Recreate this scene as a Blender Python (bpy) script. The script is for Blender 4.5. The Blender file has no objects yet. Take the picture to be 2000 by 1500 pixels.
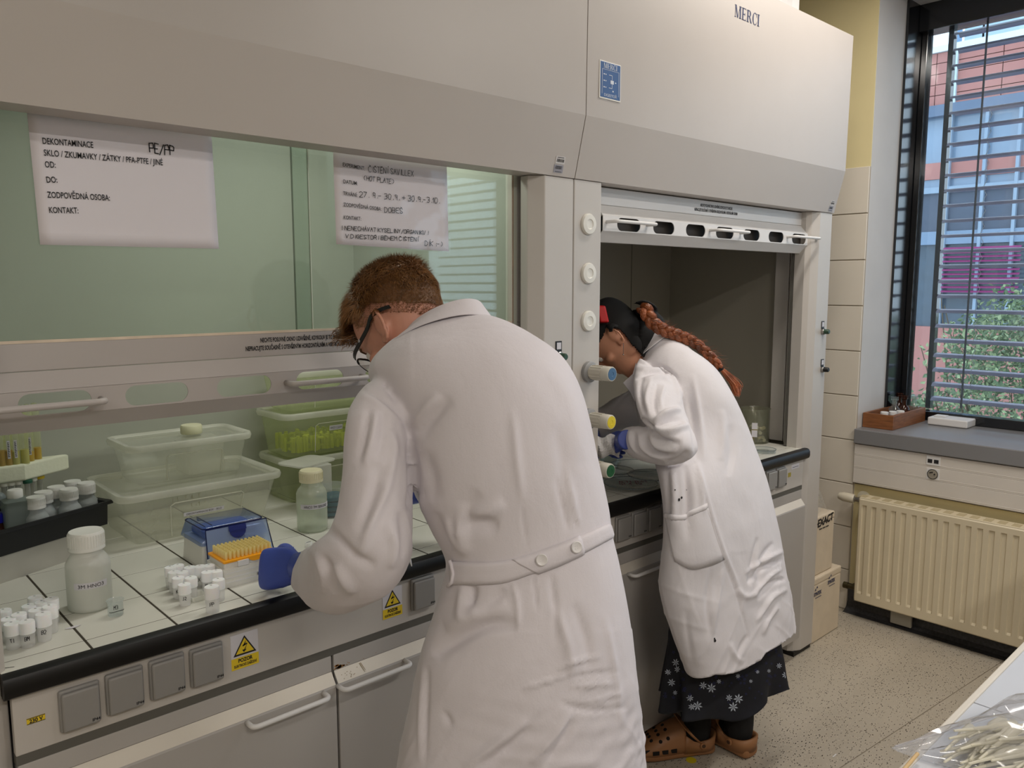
import bpy, bmesh, math, random
import numpy as np
from mathutils import Vector, Matrix
from mathutils.bvhtree import BVHTree

random.seed(7)
rng = np.random.default_rng(7)
S = bpy.context.scene
COL = S.collection
PI = math.pi

# ------------------------------------------------------------------ camera
FPX, PITCH, YAW = 1553.45, 0.122398, 0.822831
EYE = np.array([0.0, 0.0, 1.5])
FW = np.array([math.cos(YAW) * math.cos(PITCH), math.sin(YAW) * math.cos(PITCH), -math.sin(PITCH)])
RT = np.array([math.sin(YAW), -math.cos(YAW), 0.0])
UP = np.cross(RT, FW)
HD = np.array([math.cos(YAW), math.sin(YAW), 0.0])
cd = bpy.data.cameras.new('camera')
cam = bpy.data.objects.new('camera', cd)
COL.objects.link(cam)
cd.sensor_fit = 'HORIZONTAL'
cd.sensor_width = 36
cd.lens = FPX / 2000 * 36
cd.clip_start = 0.05
cd.clip_end = 200
cam.matrix_world = Matrix(((RT[0], UP[0], -FW[0], EYE[0]), (RT[1], UP[1], -FW[1], EYE[1]), (RT[2], UP[2], -FW[2], EYE[2]), (0, 0, 0, 1)))
S.camera = cam

# ------------------------------------------------------------------ world, light, exposure
S.view_settings.view_transform = 'Standard'
S.view_settings.look = 'None'
S.view_settings.gamma = 1
S.view_settings.use_curve_mapping = False
S.view_settings.exposure = -0.08
S.cycles.max_bounces = 10
S.cycles.transparent_max_bounces = 32
S.cycles.caustics_reflective = False
S.cycles.caustics_refractive = False
S.cycles.sample_clamp_indirect = 4
world = bpy.data.worlds.new('sky')
S.world = world
world.use_nodes = True
wn = world.node_tree
wbg = wn.nodes['Background']
wbg.inputs['Color'].default_value = (0.74, 0.86, 1.0, 1)
wbg.inputs['Strength'].default_value = 3.0


def area(name, loc, sx, sy, power, col, rot=(0, 0, 0)):
    l = bpy.data.lights.new(name, 'AREA')
    l.shape = 'RECTANGLE'
    l.size, l.size_y = sx, sy
    l.energy = power
    l.color = col
    o = bpy.data.objects.new(name, l)
    o.location = loc
    o.rotation_euler = rot
    COL.objects.link(o)
    return o


WARM = (1.0, 0.94, 0.88)
LAMPS = ((2.6, 1.06, 16), (0.3, -1.5, 37), (2.5, -0.45, 24), (-1.6, -0.6, 17))
for _x, _y, _p in LAMPS:
    area('ceiling_lamp_light', (_x, _y, 2.825), 1.2, 0.13, _p, WARM)
area('hood_lamp_light', (1.05, 1.80, 2.08), 0.7, 0.12, 5.2, (1.0, 0.99, 0.92))


# ------------------------------------------------------------------ helpers
def ray(x, y):
    return FW + RT * ((x - 1000) / FPX) - UP * ((y - 750) / FPX)


def D(x, y, d):
    return EYE + ray(x, y) * d


def onA(x, y, a, val):
    v = ray(x, y)
    return EYE + v * ((val - EYE[a]) / v[a])


def onX(x, y, v): return onA(x, y, 0, v)
def onY(x, y, v): return onA(x, y, 1, v)
def onZ(x, y, v): return onA(x, y, 2, v)


def proj(P):
    P = np.asarray(P, float) - EYE
    d = P @ FW
    return np.stack([1000 + FPX * (P @ RT) / d, 750 - FPX * (P @ UP) / d, d], -1)


def lin(c):
    c = c / 255.0
    return c / 12.92 if c <= 0.04045 else ((c + 0.055) / 1.055) ** 2.4


def rgb(c, a=1):
    return (lin(c[0]), lin(c[1]), lin(c[2]), a)


MATS = {}


def pm(name, c, rough=0.5, metal=0.0, var=0.04, vscale=6.0, bump=0.0, bscale=80.0, spec=0.5, emit=None, coat=0.0, sss=0.0, stretch=None):
    """principled material with procedural colour variation and bump"""
    m = bpy.data.materials.new(name)
    m.use_nodes = True
    nt = m.node_tree
    b = nt.nodes['Principled BSDF']
    b.inputs['Roughness'].default_value = rough
    b.inputs['Metallic'].default_value = metal
    b.inputs['Specular IOR Level'].default_value = spec
    b.inputs['Coat Weight'].default_value = coat
    if sss:
        b.inputs['Subsurface Weight'].default_value = sss
        b.inputs['Subsurface Radius'].default_value = (0.01, 0.004, 0.002)
        b.inputs['Subsurface Scale'].default_value = 0.5
    tc = nt.nodes.new('ShaderNodeTexCoord')
    src = tc.outputs['Object']
    if stretch:
        mp = nt.nodes.new('ShaderNodeMapping')
        mp.inputs['Scale'].default_value = stretch
        nt.links.new(src, mp.inputs['Vector'])
        src = mp.outputs['Vector']
    n = nt.nodes.new('ShaderNodeTexNoise')
    n.inputs['Scale'].default_value = vscale
    n.inputs['Detail'].default_value = 5
    nt.links.new(src, n.inputs['Vector'])
    r = nt.nodes.new('ShaderNodeValToRGB')
    lc = rgb(c)
    r.color_ramp.elements[0].position = 0.3
    r.color_ramp.elements[1].position = 0.7
    r.color_ramp.elements[0].color = tuple(max(0, v * (1 - var)) for v in lc[:3]) + (1,)
    r.color_ramp.elements[1].color = tuple(min(1, v * (1 + var)) for v in lc[:3]) + (1,)
    nt.links.new(n.outputs['Fac'], r.inputs['Fac'])
    nt.links.new(r.outputs['Color'], b.inputs['Base Color'])
    if emit:
        b.inputs['Emission Color'].default_value = lc
        b.inputs['Emission Strength'].default_value = emit
    if bump:
        n2 = nt.nodes.new('ShaderNodeTexNoise')
        n2.inputs['Scale'].default_value = bscale
        n2.inputs['Detail'].default_value = 4
        nt.links.new(src, n2.inputs['Vector'])
        bp = nt.nodes.new('ShaderNodeBump')
        bp.inputs['Strength'].default_value = bump
        bp.inputs['Distance'].default_value = 0.002
        nt.links.new(n2.outputs['Fac'], bp.inputs['Height'])
        nt.links.new(bp.outputs['Normal'], b.inputs['Normal'])
    MATS[name] = m
    return m


def tp(name, c, opacity, rough=0.25, tint=(255, 255, 255), fres=0.5, var=0.15):
    """thin clear or milky plastic / glass: see-through mixed with a lit surface and a fresnel sheen"""
    m = bpy.data.materials.new(name)
    m.use_nodes = True
    nt = m.node_tree
    for nd in list(nt.nodes):
        nt.nodes.remove(nd)
    out = nt.nodes.new('ShaderNodeOutputMaterial')
    tr = nt.nodes.new('ShaderNodeBsdfTransparent')
    tr.inputs['Color'].default_value = rgb(tint)
    df = nt.nodes.new('ShaderNodeBsdfDiffuse')
    df.inputs['Color'].default_value = rgb(c)
    tl = nt.nodes.new('ShaderNodeBsdfTranslucent')
    tl.inputs['Color'].default_value = rgb(c)
    gl = nt.nodes.new('ShaderNodeBsdfGlossy')
    gl.inputs['Roughness'].default_value = rough
    mx0 = nt.nodes.new('ShaderNodeMixShader')
    mx0.inputs['Fac'].default_value = 0.4
    nt.links.new(df.outputs[0], mx0.inputs[1])
    nt.links.new(tl.outputs[0], mx0.inputs[2])
    mx1 = nt.nodes.new('ShaderNodeMixShader')
    nt.links.new(tr.outputs[0], mx1.inputs[1])
    nt.links.new(mx0.outputs[0], mx1.inputs[2])
    nz = nt.nodes.new('ShaderNodeTexNoise')
    tcd = nt.nodes.new('ShaderNodeTexCoord')
    nt.links.new(tcd.outputs['Object'], nz.inputs['Vector'])
    nz.inputs['Scale'].default_value = 9
    mr = nt.nodes.new('ShaderNodeMapRange')
    mr.inputs['From Min'].default_value = 0.3
    mr.inputs['From Max'].default_value = 0.7
    mr.inputs['To Min'].default_value = opacity * (1 - var)
    mr.inputs['To Max'].default_value = opacity * (1 + var)
    nt.links.new(nz.outputs['Fac'], mr.inputs['Value'])
    nt.links.new(mr.outputs[0], mx1.inputs['Fac'])
    mx2 = nt.nodes.new('ShaderNodeMixShader')
    fr = nt.nodes.new('ShaderNodeLayerWeight')
    fr.inputs['Blend'].default_value = 0.5
    pw = nt.nodes.new('ShaderNodeMath')
    pw.operation = 'POWER'
    pw.inputs[1].default_value = 4.0
    nt.links.new(fr.outputs['Facing'], pw.inputs[0])
    mu = nt.nodes.new('ShaderNodeMath')
    mu.operation = 'MULTIPLY_ADD'
    mu.use_clamp = True
    mu.inputs[1].default_value = fres * .8
    mu.inputs[2].default_value = fres * .045
    nt.links.new(pw.outputs[0], mu.inputs[0])
    nt.links.new(mu.outputs[0], mx2.inputs['Fac'])
    nt.links.new(mx1.outputs[0], mx2.inputs[1])
    nt.links.new(gl.outputs[0], mx2.inputs[2])
    nt.links.new(mx2.outputs[0], out.inputs[0])
    MATS[name] = m
    return m


WM = {}


def _reg(o, parent):
    COL.objects.link(o)
    WM[o.name] = Matrix.Translation(o.location) @ o.rotation_euler.to_matrix().to_4x4()
    if parent is not None:
        o.parent = parent
        o.matrix_parent_inverse = WM[parent.name].inverted()
    return o


def tag(o, label=None, cat=None, group=None, kind=None):
    if label: o['label'] = label
    if cat: o['category'] = cat
    if group: o['group'] = group
    if kind: o['kind'] = kind
    return o


def thing(name, label, cat, loc=(0, 0, 0), group=None):
    o = bpy.data.objects.new(name, None)
    o.empty_display_size = 0.05
    o.location = tuple(float(v) for v in loc)
    _reg(o, None)
    return tag(o, label, cat, group)


def copy_tree(o, loc=None, rz=0.0, label=None, parent=None):
    c = o.copy()
    COL.objects.link(c)
    if parent is not None:
        c.parent = parent
        c.matrix_parent_inverse = o.matrix_parent_inverse.copy()
    if loc is not None:
        c.location = tuple(float(v) for v in loc)
        c.rotation_euler = (0, 0, rz)
    if label:
        c['label'] = label
    for ch in list(o.children):
        copy_tree(ch, parent=c)
    return c


class MB:
    def __init__(self):
        self.v = []
        self.f = []

    def add(self, vs, fs):
        n = len(self.v)
        self.v.extend([tuple(float(a) for a in p) for p in vs])
        self.f.extend([tuple(i + n for i in f) for f in fs])
        return self

    def box(self, x0, y0, z0, x1, y1, z1):
        x0, x1 = min(x0, x1), max(x0, x1)
        y0, y1 = min(y0, y1), max(y0, y1)
        z0, z1 = min(z0, z1), max(z0, z1)
        return self.add([(x0, y0, z0), (x1, y0, z0), (x1, y1, z0), (x0, y1, z0), (x0, y0, z1), (x1, y0, z1), (x1, y1, z1), (x0, y1, z1)],
                        [(0, 3, 2, 1), (4, 5, 6, 7), (0, 1, 5, 4), (1, 2, 6, 5), (2, 3, 7, 6), (3, 0, 4, 7)])

    def obox(self, c, a, b, d):
        """box about c with half axis vectors a, b, d"""
        c, a, b, d = [np.asarray(q, float) for q in (c, a, b, d)]
        vs = [c - a - b - d, c + a - b - d, c + a + b - d, c - a + b - d, c - a - b + d, c + a - b + d, c + a + b + d, c - a + b + d]
        return self.add(vs, [(0, 3, 2, 1), (4, 5, 6, 7), (0, 1, 5, 4), (1, 2, 6, 5), (2, 3, 7, 6), (3, 0, 4, 7)])

    def prism(self, poly, fn, a, b):
        """2-D polygon swept from a to b; fn(u, v, t) -> point"""
        n = len(poly)
        vs = [fn(u, v, a) for u, v in poly] + [fn(u, v, b) for u, v in poly]
        fs = [tuple(range(n))[::-1], tuple(range(n, 2 * n))]
        fs += [(i, (i + 1) % n, n + (i + 1) % n, n + i) for i in range(n)]
        return self.add(vs, fs)

    def lathe(self, prof, c=(0, 0, 0), n=24, ax=None):
        """prof: (r, h) from bottom up about a vertical (or ax) line through c"""
        c = np.asarray(c, float)
        if ax is None:
            e1, e2, e3 = np.eye(3)
        else:
            e3 = np.asarray(ax, float) / np.linalg.norm(ax)
            t = np.array([0, 0, 1.0]) if abs(e3[2]) < 0.9 else np.array([1.0, 0, 0])
            e1 = np.cross(t, e3); e1 /= np.linalg.norm(e1)
            e2 = np.cross(e3, e1)
        vs, fs = [], []
        for r, h in prof:
            for k in range(n):
                a = 2 * PI * k / n
                vs.append(c + e1 * (r * math.cos(a)) + e2 * (r * math.sin(a)) + e3 * h)
        m = len(prof)
        for i in range(m - 1):
            for k in range(n):
                k2 = (k + 1) % n
                fs.append((i * n + k, i * n + k2, (i + 1) * n + k2, (i + 1) * n + k))
        if prof[0][0] > 1e-6: fs.append(tuple(range(n))[::-1])
        if prof[-1][0] > 1e-6: fs.append(tuple((m - 1) * n + k for k in range(n)))
        return self.add(vs, fs)

    def cyl(self, p0, p1, r, n=16, r1=None):
        p0, p1 = np.asarray(p0, float), np.asarray(p1, float)
        L = np.linalg.norm(p1 - p0)
        return self.lathe([(r, 0), (r if r1 is None else r1, L)], p0, n, p1 - p0)

    def tube(self, pts, r, n=8, cap=True):
        pts = np.asarray(pts, float)
        rs = np.full(len(pts), r) if np.isscalar(r) else np.asarray(r, float)
        T = np.gradient(pts, axis=0)
        T /= np.linalg.norm(T, axis=1)[:, None] + 1e-12
        ref = np.array([0.0, 0.0, 1.0]) if abs(T[0][2]) < 0.9 else np.array([1.0, 0, 0])
        vs, fs = [], []
        e1 = np.cross(ref, T[0])
        for i in range(len(pts)):
            e1 = e1 - T[i] * (e1 @ T[i])
            e1 /= np.linalg.norm(e1) + 1e-12
            e2 = np.cross(T[i], e1)
            for k in range(n):
                a = 2 * PI * k / n
                vs.append(pts[i] + (e1 * math.cos(a) + e2 * math.sin(a)) * rs[i])
        for i in range(len(pts) - 1):
            for k in range(n):
                k2 = (k + 1) % n
                fs.append((i * n + k, i * n + k2, (i + 1) * n + k2, (i + 1) * n + k))
        if cap:
            fs.append(tuple(range(n))[::-1])
            fs.append(tuple((len(pts) - 1) * n + k for k in range(n)))
        return self.add(vs, fs)

    def ell(self, c, a, b, d, nu=16, nv=10):
        """ellipsoid with half axis vectors"""
        c, a, b, d = [np.asarray(q, float) for q in (c, a, b, d)]
        vs = [c - d]
        for i in range(1, nv):
            p = -PI / 2 + PI * i / nv
            for k in range(nu):
                t = 2 * PI * k / nu
                vs.append(c + (a * math.cos(t) + b * math.sin(t)) * math.cos(p) + d * math.sin(p))
        vs.append(c + d)
        fs = []
        for k in range(nu):
            fs.append((0, 1 + (k + 1) % nu, 1 + k))
            fs.append((len(vs) - 1, len(vs) - 1 - nu + k, len(vs) - 1 - nu + (k + 1) % nu))
        for i in range(nv - 2):
            for k in range(nu):
                a0 = 1 + i * nu
                fs.append((a0 + k, a0 + (k + 1) % nu, a0 + nu + (k + 1) % nu, a0 + nu + k))
        return self.add(vs, fs)

    def mesh(self, name):
        me = bpy.data.meshes.new(name)
        me.from_pydata(self.v, [], self.f)
        me.update()
        return me

    def build(self, name, mat, parent=None, smooth=None, bevel=0.0, seg=2, solid=0.0, label=None, kind=None, subsurf=0, fix=True):
        me = self.mesh(name)
        if fix:
            bm = bmesh.new()
            bm.from_mesh(me)
            bmesh.ops.recalc_face_normals(bm, faces=bm.faces)
            bm.to_mesh(me)
            bm.free()
        me.materials.append(mat)
        if smooth is not None:
            me.polygons.foreach_set('use_smooth', [True] * len(me.polygons))
            if smooth < 180:
                me.set_sharp_from_angle(angle=math.radians(smooth))
        o = bpy.data.objects.new(name, me)
        _reg(o, parent)
        if solid:
            md = o.modifiers.new('solid', 'SOLIDIFY'); md.thickness = solid; md.offset = 0
        if bevel:
            md = o.modifiers.new('bevel', 'BEVEL'); md.width = bevel; md.segments = seg; md.limit_method = 'ANGLE'; md.angle_limit = math.radians(40)
            md.harden_normals = False
        if subsurf:
            md = o.modifiers.new('sub', 'SUBSURF'); md.levels = md.render_levels = subsurf
        if label: o['label'] = label
        if kind: o['kind'] = kind
        return o


# ---- lettering: outlines from the built-in font, and a small stroke alphabet for handwriting
def text_into(mb, s, o, ex, ey, size, align='LEFT', sx=1.0, bold=0.0, width=None):
    """flat letters; o origin of the baseline, ex/ey unit vectors, size = line height"""
    cu = bpy.data.curves.new('t', 'FONT')
    cu.body = s
    cu.size = size
    cu.align_x = align
    cu.offset = bold
    cu.resolution_u = 3
    ob = bpy.data.objects.new('t', cu)
    COL.objects.link(ob)
    dg = bpy.context.evaluated_depsgraph_get()
    me = bpy.data.meshes.new_from_object(ob.evaluated_get(dg))
    o, ex, ey = [np.asarray(q, float) for q in (o, ex, ey)]
    if width:
        xs = [v.co.x for v in me.vertices]
        sx = width / (max(xs) - min(xs))
    vs = [o + ex * (v.co.x * sx) + ey * v.co.y for v in me.vertices]
    fs = [tuple(p.vertices) for p in me.polygons]
    mb.add(vs, fs)
    bpy.data.objects.remove(ob)
    bpy.data.curves.remove(cu)
    bpy.data.meshes.remove(me)
    return mb


HW = {'A': '00 26 40|13 33', 'B': '00 06 36 44 33 03|33 42 30 00', 'C': '45 36 16 04 02 10 30 41', 'D': '00 06 26 44 42 20 00', 'E': '46 06 00 40|03 33', 'G': '45 26 04 02 20 41 43 23',
      'H': '00 06|40 46|03 43', 'I': '20 26', 'J': '36 31 20 00', 'K': '00 06|46 03 40', 'L': '06 00 40', 'M': '00 06 23 46 40', 'N': '00 06 40 46', 'O': '10 02 04 16 36 44 42 30 10',
      'P': '00 06 36 45 43 03', 'R': '00 06 36 44 33 03|23 40', 'S': '45 26 05 13 32 41 20 01', 'T': '06 46|26 20', 'U': '06 01 20 31 46', 'V': '06 20 46', 'X': '00 46|06 40', 'Y': '06 23 46|23 20', 'Z': '06 46 00 40',
      '0': '10 02 04 16 36 44 42 30 10', '1': '04 26 20', '2': '05 26 45 43 00 40', '3': '06 36 44 23 42 30 00', '4': '36 02 42|36 30', '7': '06 46 10', '9': '43 23 15 26 45 40', '.': '20 21', ',': '21 1-', '-': '03 33', '+': '03 43|25 21',
      '/': '0- 46', '(': '36 14 12 30', ')': '16 34 32 10', ':': '20 21|23 24', '!': '26 22|20 21', '*': '02 44|04 42|05 01', 'v': '17 26 37', "'": '27 38', 'q': '08 17 28'}


def strokes_into(mb, s, o, ex, ey, h, pen=0.0009, adv=0.72, jit=0.06, slant=0.0, seed=1):
    r = random.Random(seed)
    o, ex, ey = [np.asarray(q, float) for q in (o, ex, ey)]
    u = h / 6.0
    x = 0.0
    for ch in s:
        acc = None
        base = ch
        if ch in 'ČŠĚŘŽ': base = {'Č': 'C', 'Š': 'S', 'Ě': 'E', 'Ř': 'R', 'Ž': 'Z'}[ch]; acc = '17 26 37'
        if ch in 'ÁÍÝÉ': base = {'Á': 'A', 'Í': 'I', 'Ý': 'Y', 'É': 'E'}[ch]; acc = '27 38'
        if base == ' ':
            x += h * 0.45
            continue
        g = HW.get(base, '20 26')
        parts = g.split('|') + ([acc] if acc else [])
        for pl in parts:
            pts = []
            for q in pl.split():
                gy = -1 if q[1] == '-' else int(q[1])
                gx = int(q[0])
                gx += (r.random() - .5) * jit * 8
                gy += (r.random() - .5) * jit * 8
                pts.append(np.array([x + (gx + slant * gy) * u * adv, gy * u]))
            # rounded by midpoint insertion
            for a, b in zip(pts[:-1], pts[1:]):
                dv = b - a
                L = np.linalg.norm(dv)
                if L < 1e-6: continue
                dv /= L
                nv = np.array([-dv[1], dv[0]]) * pen
                a2, b2 = a - dv * pen * .6, b + dv * pen * .6
                quad = [a2 + nv, b2 + nv, b2 - nv, a2 - nv]
                mb.add([o + ex * q[0] + ey * q[1] for q in quad], [(0, 1, 2, 3)])
        x += (5.2 if base not in 'I.!:1' else 3.2) * u * adv
    return x


def serif_into(mb, s, o, ex, ey, h):
    """roman capitals with thick and thin stems and slab serifs"""
    o, ex, ey = [np.asarray(q, float) for q in (o, ex, ey)]
    tk, tn, sf = 0.17 * h, 0.055 * h, 0.05 * h

    def q(pts):
        mb.add([o + ex * (x + a) + ey * b for a, b in pts], [tuple(range(len(pts)))])

    def stem(x0, w, serif=True, ylo=0.0, yhi=None):
        yhi = h if yhi is None else yhi
        q([(x0, ylo), (x0 + w, ylo), (x0 + w, yhi), (x0, yhi)])
        if serif:
            for yb in (0, h - sf):
                q([(x0 - .09 * h, yb), (x0 + w + .09 * h, yb), (x0 + w + .09 * h, yb + sf), (x0 - .09 * h, yb + sf)])

    def arc(cx, cy, rx, ry, a0, a1, wmid, wend, n=12):
        for i in range(n):
            t0 = a0 + (a1 - a0) * i / n
            t1 = a0 + (a1 - a0) * (i + 1) / n
            def wd(t):
                k = abs(math.cos(t))
                return wend + (wmid - wend) * k
            w0, w1 = wd(t0), wd(t1)
            q([(cx + rx * math.cos(t0), cy + ry * math.sin(t0)), (cx + rx * math.cos(t1), cy + ry * math.sin(t1)),
               (cx + (rx - w1) * math.cos(t1), cy + (ry - min(w1, tn)) * math.sin(t1)), (cx + (rx - w0) * math.cos(t0), cy + (ry - min(w0, tn)) * math.sin(t0))])
    x = 0.0
    for ch in s:
        if ch == 'M':
            stem(.1 * h, tn)
            stem(.82 * h, tk)
            q([(.1 * h, h), (.1 * h + tk, h), (.5 * h + tk * .4, 0), (.5 * h - tk * .4, 0)])
            q([(.82 * h + tn, h), (.82 * h, h), (.5 * h, 0), (.5 * h + tn, 0)])
            x += 1.14 * h
        elif ch == 'E':
            stem(.1 * h, tk)
            q([(.1 * h, 0), (.7 * h, 0), (.7 * h, .24 * h), (.64 * h, sf), (.1 * h, sf)])
            q([(.1 * h, h - sf), (.64 * h, h - sf), (.68 * h, .78 * h), (.68 * h, h), (.1 * h, h)])
            q([(.2 * h, .5 * h - tn / 2), (.5 * h, .5 * h - tn / 2), (.5 * h, .5 * h + tn / 2), (.2 * h, .5 * h + tn / 2)])
            q([(.5 * h, .36 * h), (.54 * h, .36 * h), (.54 * h, .64 * h), (.5 * h, .64 * h)])
            x += .8 * h
        elif ch == 'R':
            stem(.1 * h, tk)
            q([(.2 * h, h - tn), (.42 * h, h - tn), (.42 * h, h), (.2 * h, h)])
            q([(.2 * h, .48 * h), (.42 * h, .48 * h), (.42 * h, .48 * h + tn), (.2 * h, .48 * h + tn)])
            arc(.42 * h, .74 * h, .26 * h, .26 * h, -PI / 2, PI / 2, tk, tn)
            q([(.38 * h, .5 * h), (.52 * h, .5 * h), (.86 * h, 0), (.66 * h, 0)])
            x += .9 * h
        elif ch == 'C':
            arc(.46 * h, .5 * h, .4 * h, .52 * h, PI * .28, PI * 1.72, tk, tn, 20)
            q([(.72 * h, .68 * h), (.77 * h, .68 * h), (.77 * h, h), (.72 * h, h)])
            q([(.66 * h, .08 * h), (.76 * h, .3 * h), (.8 * h, .3 * h), (.7 * h, .08 * h)])
            x += .86 * h
        elif ch == 'I':
            stem(.1 * h, tk)
            x += .42 * h
    return x


# ------------------------------------------------------------------ palette
M_lam = pm('hood_grey_laminate', (192, 187, 181), 0.42, var=0.02, bump=0.02, bscale=300)
M_lam2 = pm('canopy_upper_laminate', (182, 175, 169), 0.36, var=0.015, bump=0.02, bscale=300)  # same laminate as the slope, toned down against the light on its front
M_lam3 = pm('canopy_lower_laminate', (188, 180, 173), 0.45, var=0.015)  # same laminate again, lightened to lift the shade on the slope
M_sash = pm('sash_grey_paint', (176, 170, 167), 0.4, var=0.02)
M_sashw = pm('sash_white_paint', (214, 212, 210), 0.4, var=0.02)
M_door = pm('cabinet_grey_laminate', (176, 172, 168), 0.45, var=0.03, vscale=3)
M_cream = pm('door_cream_edge', (214, 207, 194), 0.45, var=0.05)
M_dark = pm('shadow_gap_grey', (92, 90, 84), 0.6)
M_black = pm('black_edge', (12, 11, 11), 0.42, var=0.2, spec=.35)
M_blackm = pm('black_plastic', (9, 9, 10), 0.5, var=0.2)
M_tile = pm('worktop_tile', (214, 213, 203), 0.22, var=0.02, spec=0.6)
M_grout = pm('tile_grout', (58, 52, 40), 0.9)
M_sock = pm('socket_grey', (140, 138, 135), 0.5, var=0.03, bump=0.1, bscale=900)
M_wall = pm('wall_paint', (214, 208, 196), 0.85, var=0.02, bump=0.05, bscale=200)
M_wally = pm('wall_yellow_paint', (222, 208, 160), 0.85, var=0.02, bump=0.05, bscale=200)
M_walltile = pm('wall_tile_cream', (222, 214, 200), 0.3, var=0.02)
M_white = pm('white_paint', (222, 221, 220), 0.5, var=0.02)
M_whitep = pm('white_plastic', (224, 222, 214), 0.4, var=0.02)
M_paper = pm('paper', (226, 221, 226), 0.9, var=0.01)
M_ink = pm('ink', (28, 27, 30), 0.8)
M_inkblue = pm('ink_navy', (40, 48, 84), 0.7)
M_sticker = pm('sticker_white', (210, 208, 214), 0.6)
M_yel = pm('sign_yellow', (226, 196, 40), 0.6, var=0.02)
M_chrome = pm('chrome', (170, 168, 165), 0.25, metal=1)
M_inner = pm('hood_inner_panel', (150, 145, 133), 0.5, var=0.03, vscale=2)
M_innerL = pm('hood_inner_green', (174, 176, 165), 0.5, var=0.03, vscale=2)
M_glass = tp('sash_glass', (190, 204, 192), 0.09, 0.02, (244, 250, 246), 1.25)
M_glassedge = pm('glass_edge', (196, 206, 190), 0.3)
M_clear = tp('clear_glass', (225, 230, 228), 0.10, 0.05, (244, 248, 246), 1.0)
M_milky = tp('milky_plastic', (240, 240, 234), 0.62, 0.3, (255, 255, 252), 0.6)
M_box = tp('storage_box_plastic', (246, 246, 236), 0.26, 0.25, (255, 255, 250), 0.7)
M_boxrim = tp('storage_box_rim', (246, 246, 236), 0.62, 0.25, (255, 255, 250), 0.7)
M_liquid = tp('clear_liquid', (226, 232, 224), 0.3, 0.05, (246, 250, 246), 0.5)
M_vial = tp('vial_plastic', (255, 255, 255), 0.5, 0.3, (255, 255, 255), 0.6)


# ================================================================== THE ROOM
def struct(mb, name, mat, parent=None, **k):
    o = mb.build(name, mat, parent, **k)
    if parent is None:
        o['kind'] = 'structure'
    return o


# floor: speckled vinyl
M_floor = pm('floor_vinyl', (184, 175, 159), 0.38, var=0.05, vscale=3)
nt = M_floor.node_tree
b = nt.nodes['Principled BSDF']
lk = b.inputs['Base Color'].links[0].from_socket
tc = nt.nodes.new('ShaderNodeTexCoord')


def speck(src, scale, thr, colr, seed):
    mp = nt.nodes.new('ShaderNodeMapping')
    mp.inputs['Location'].default_value = (seed, seed * 2, 0)
    mp.inputs['Rotation'].default_value = (0, 0, seed)
    mp.inputs['Scale'].default_value = (1, 1.9, 1)
    nt.links.new(tc.outputs['Object'], mp.inputs['Vector'])
    v = nt.nodes.new('ShaderNodeTexVoronoi')
    v.inputs['Scale'].default_value = scale
    nt.links.new(mp.outputs[0], v.inputs['Vector'])
    lt = nt.nodes.new('ShaderNodeMath'); lt.operation = 'LESS_THAN'; lt.inputs[1].default_value = thr
    nt.links.new(v.outputs['Distance'], lt.inputs[0])
    sep = nt.nodes.new('ShaderNodeSeparateColor')
    nt.links.new(v.outputs['Color'], sep.inputs[0])
    g = nt.nodes.new('ShaderNodeMath'); g.operation = 'GREATER_THAN'; g.inputs[1].default_value = 0.45
    nt.links.new(sep.outputs[0], g.inputs[0])
    mu = nt.nodes.new('ShaderNodeMath'); mu.operation = 'MULTIPLY'
    nt.links.new(lt.outputs[0], mu.inputs[0]); nt.links.new(g.outputs[0], mu.inputs[1])
    mx = nt.nodes.new('ShaderNodeMixRGB')
    mx.inputs['Color2'].default_value = rgb(colr)
    nt.links.new(mu.outputs[0], mx.inputs['Fac'])
    nt.links.new(src, mx.inputs['Color1'])
    return mx.outputs[0]


c1 = speck(lk, 88, 0.24, (62, 54, 46), 1.3)
c2 = speck(c1, 90, 0.2, (206, 196, 178), 4.1)
c3 = speck(c2, 50, 0.17, (52, 45, 40), 2.2)
nt.links.new(c3, b.inputs['Base Color'])

fl = MB()
fl.box(-3, -3.2, -0.1, 3.7, 2.6, 0)
floor = struct(fl, 'floor', M_floor)
# welded seams of the vinyl sheets
M_seam = pm('vinyl_seam', (128, 118, 100), 0.5)
a0, a1 = onZ(1640, 1500, 0.0006), onZ(1800, 1395, 0.0006)
dv = (a1 - a0) / np.linalg.norm(a1 - a0)
nv = np.array([-dv[1], dv[0], 0]) * 0.0012
sm = MB()
p0, p1 = a0 - dv * 1.2, a1 + dv * 0.9
sm.add([p0 + nv, p1 + nv, p1 - nv, p0 - nv], [(0, 1, 2, 3)])
struct(sm, 'seam', M_seam, floor)
ce = MB(); ce.box(-3, -3.2, 2.9, 4.2, 2.6, 3.0)
struct(ce, 'ceiling', pm('ceiling_paint', (226, 222, 212), 0.9))
wb = MB(); wb.box(-3, 2.42, 0, 4.2, 2.6, 3.0)
struct(wb, 'wall_back', M_wall)
wl = MB(); wl.box(-3.15, -3.2, 0, -3, 2.6, 3.0)
struct(wl, 'wall_left', M_wall)
wf = MB(); wf.box(-3, -3.3, 0, 4.2, -3.2, 3.0)
struct(wf, 'wall_front', M_wall)

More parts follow.
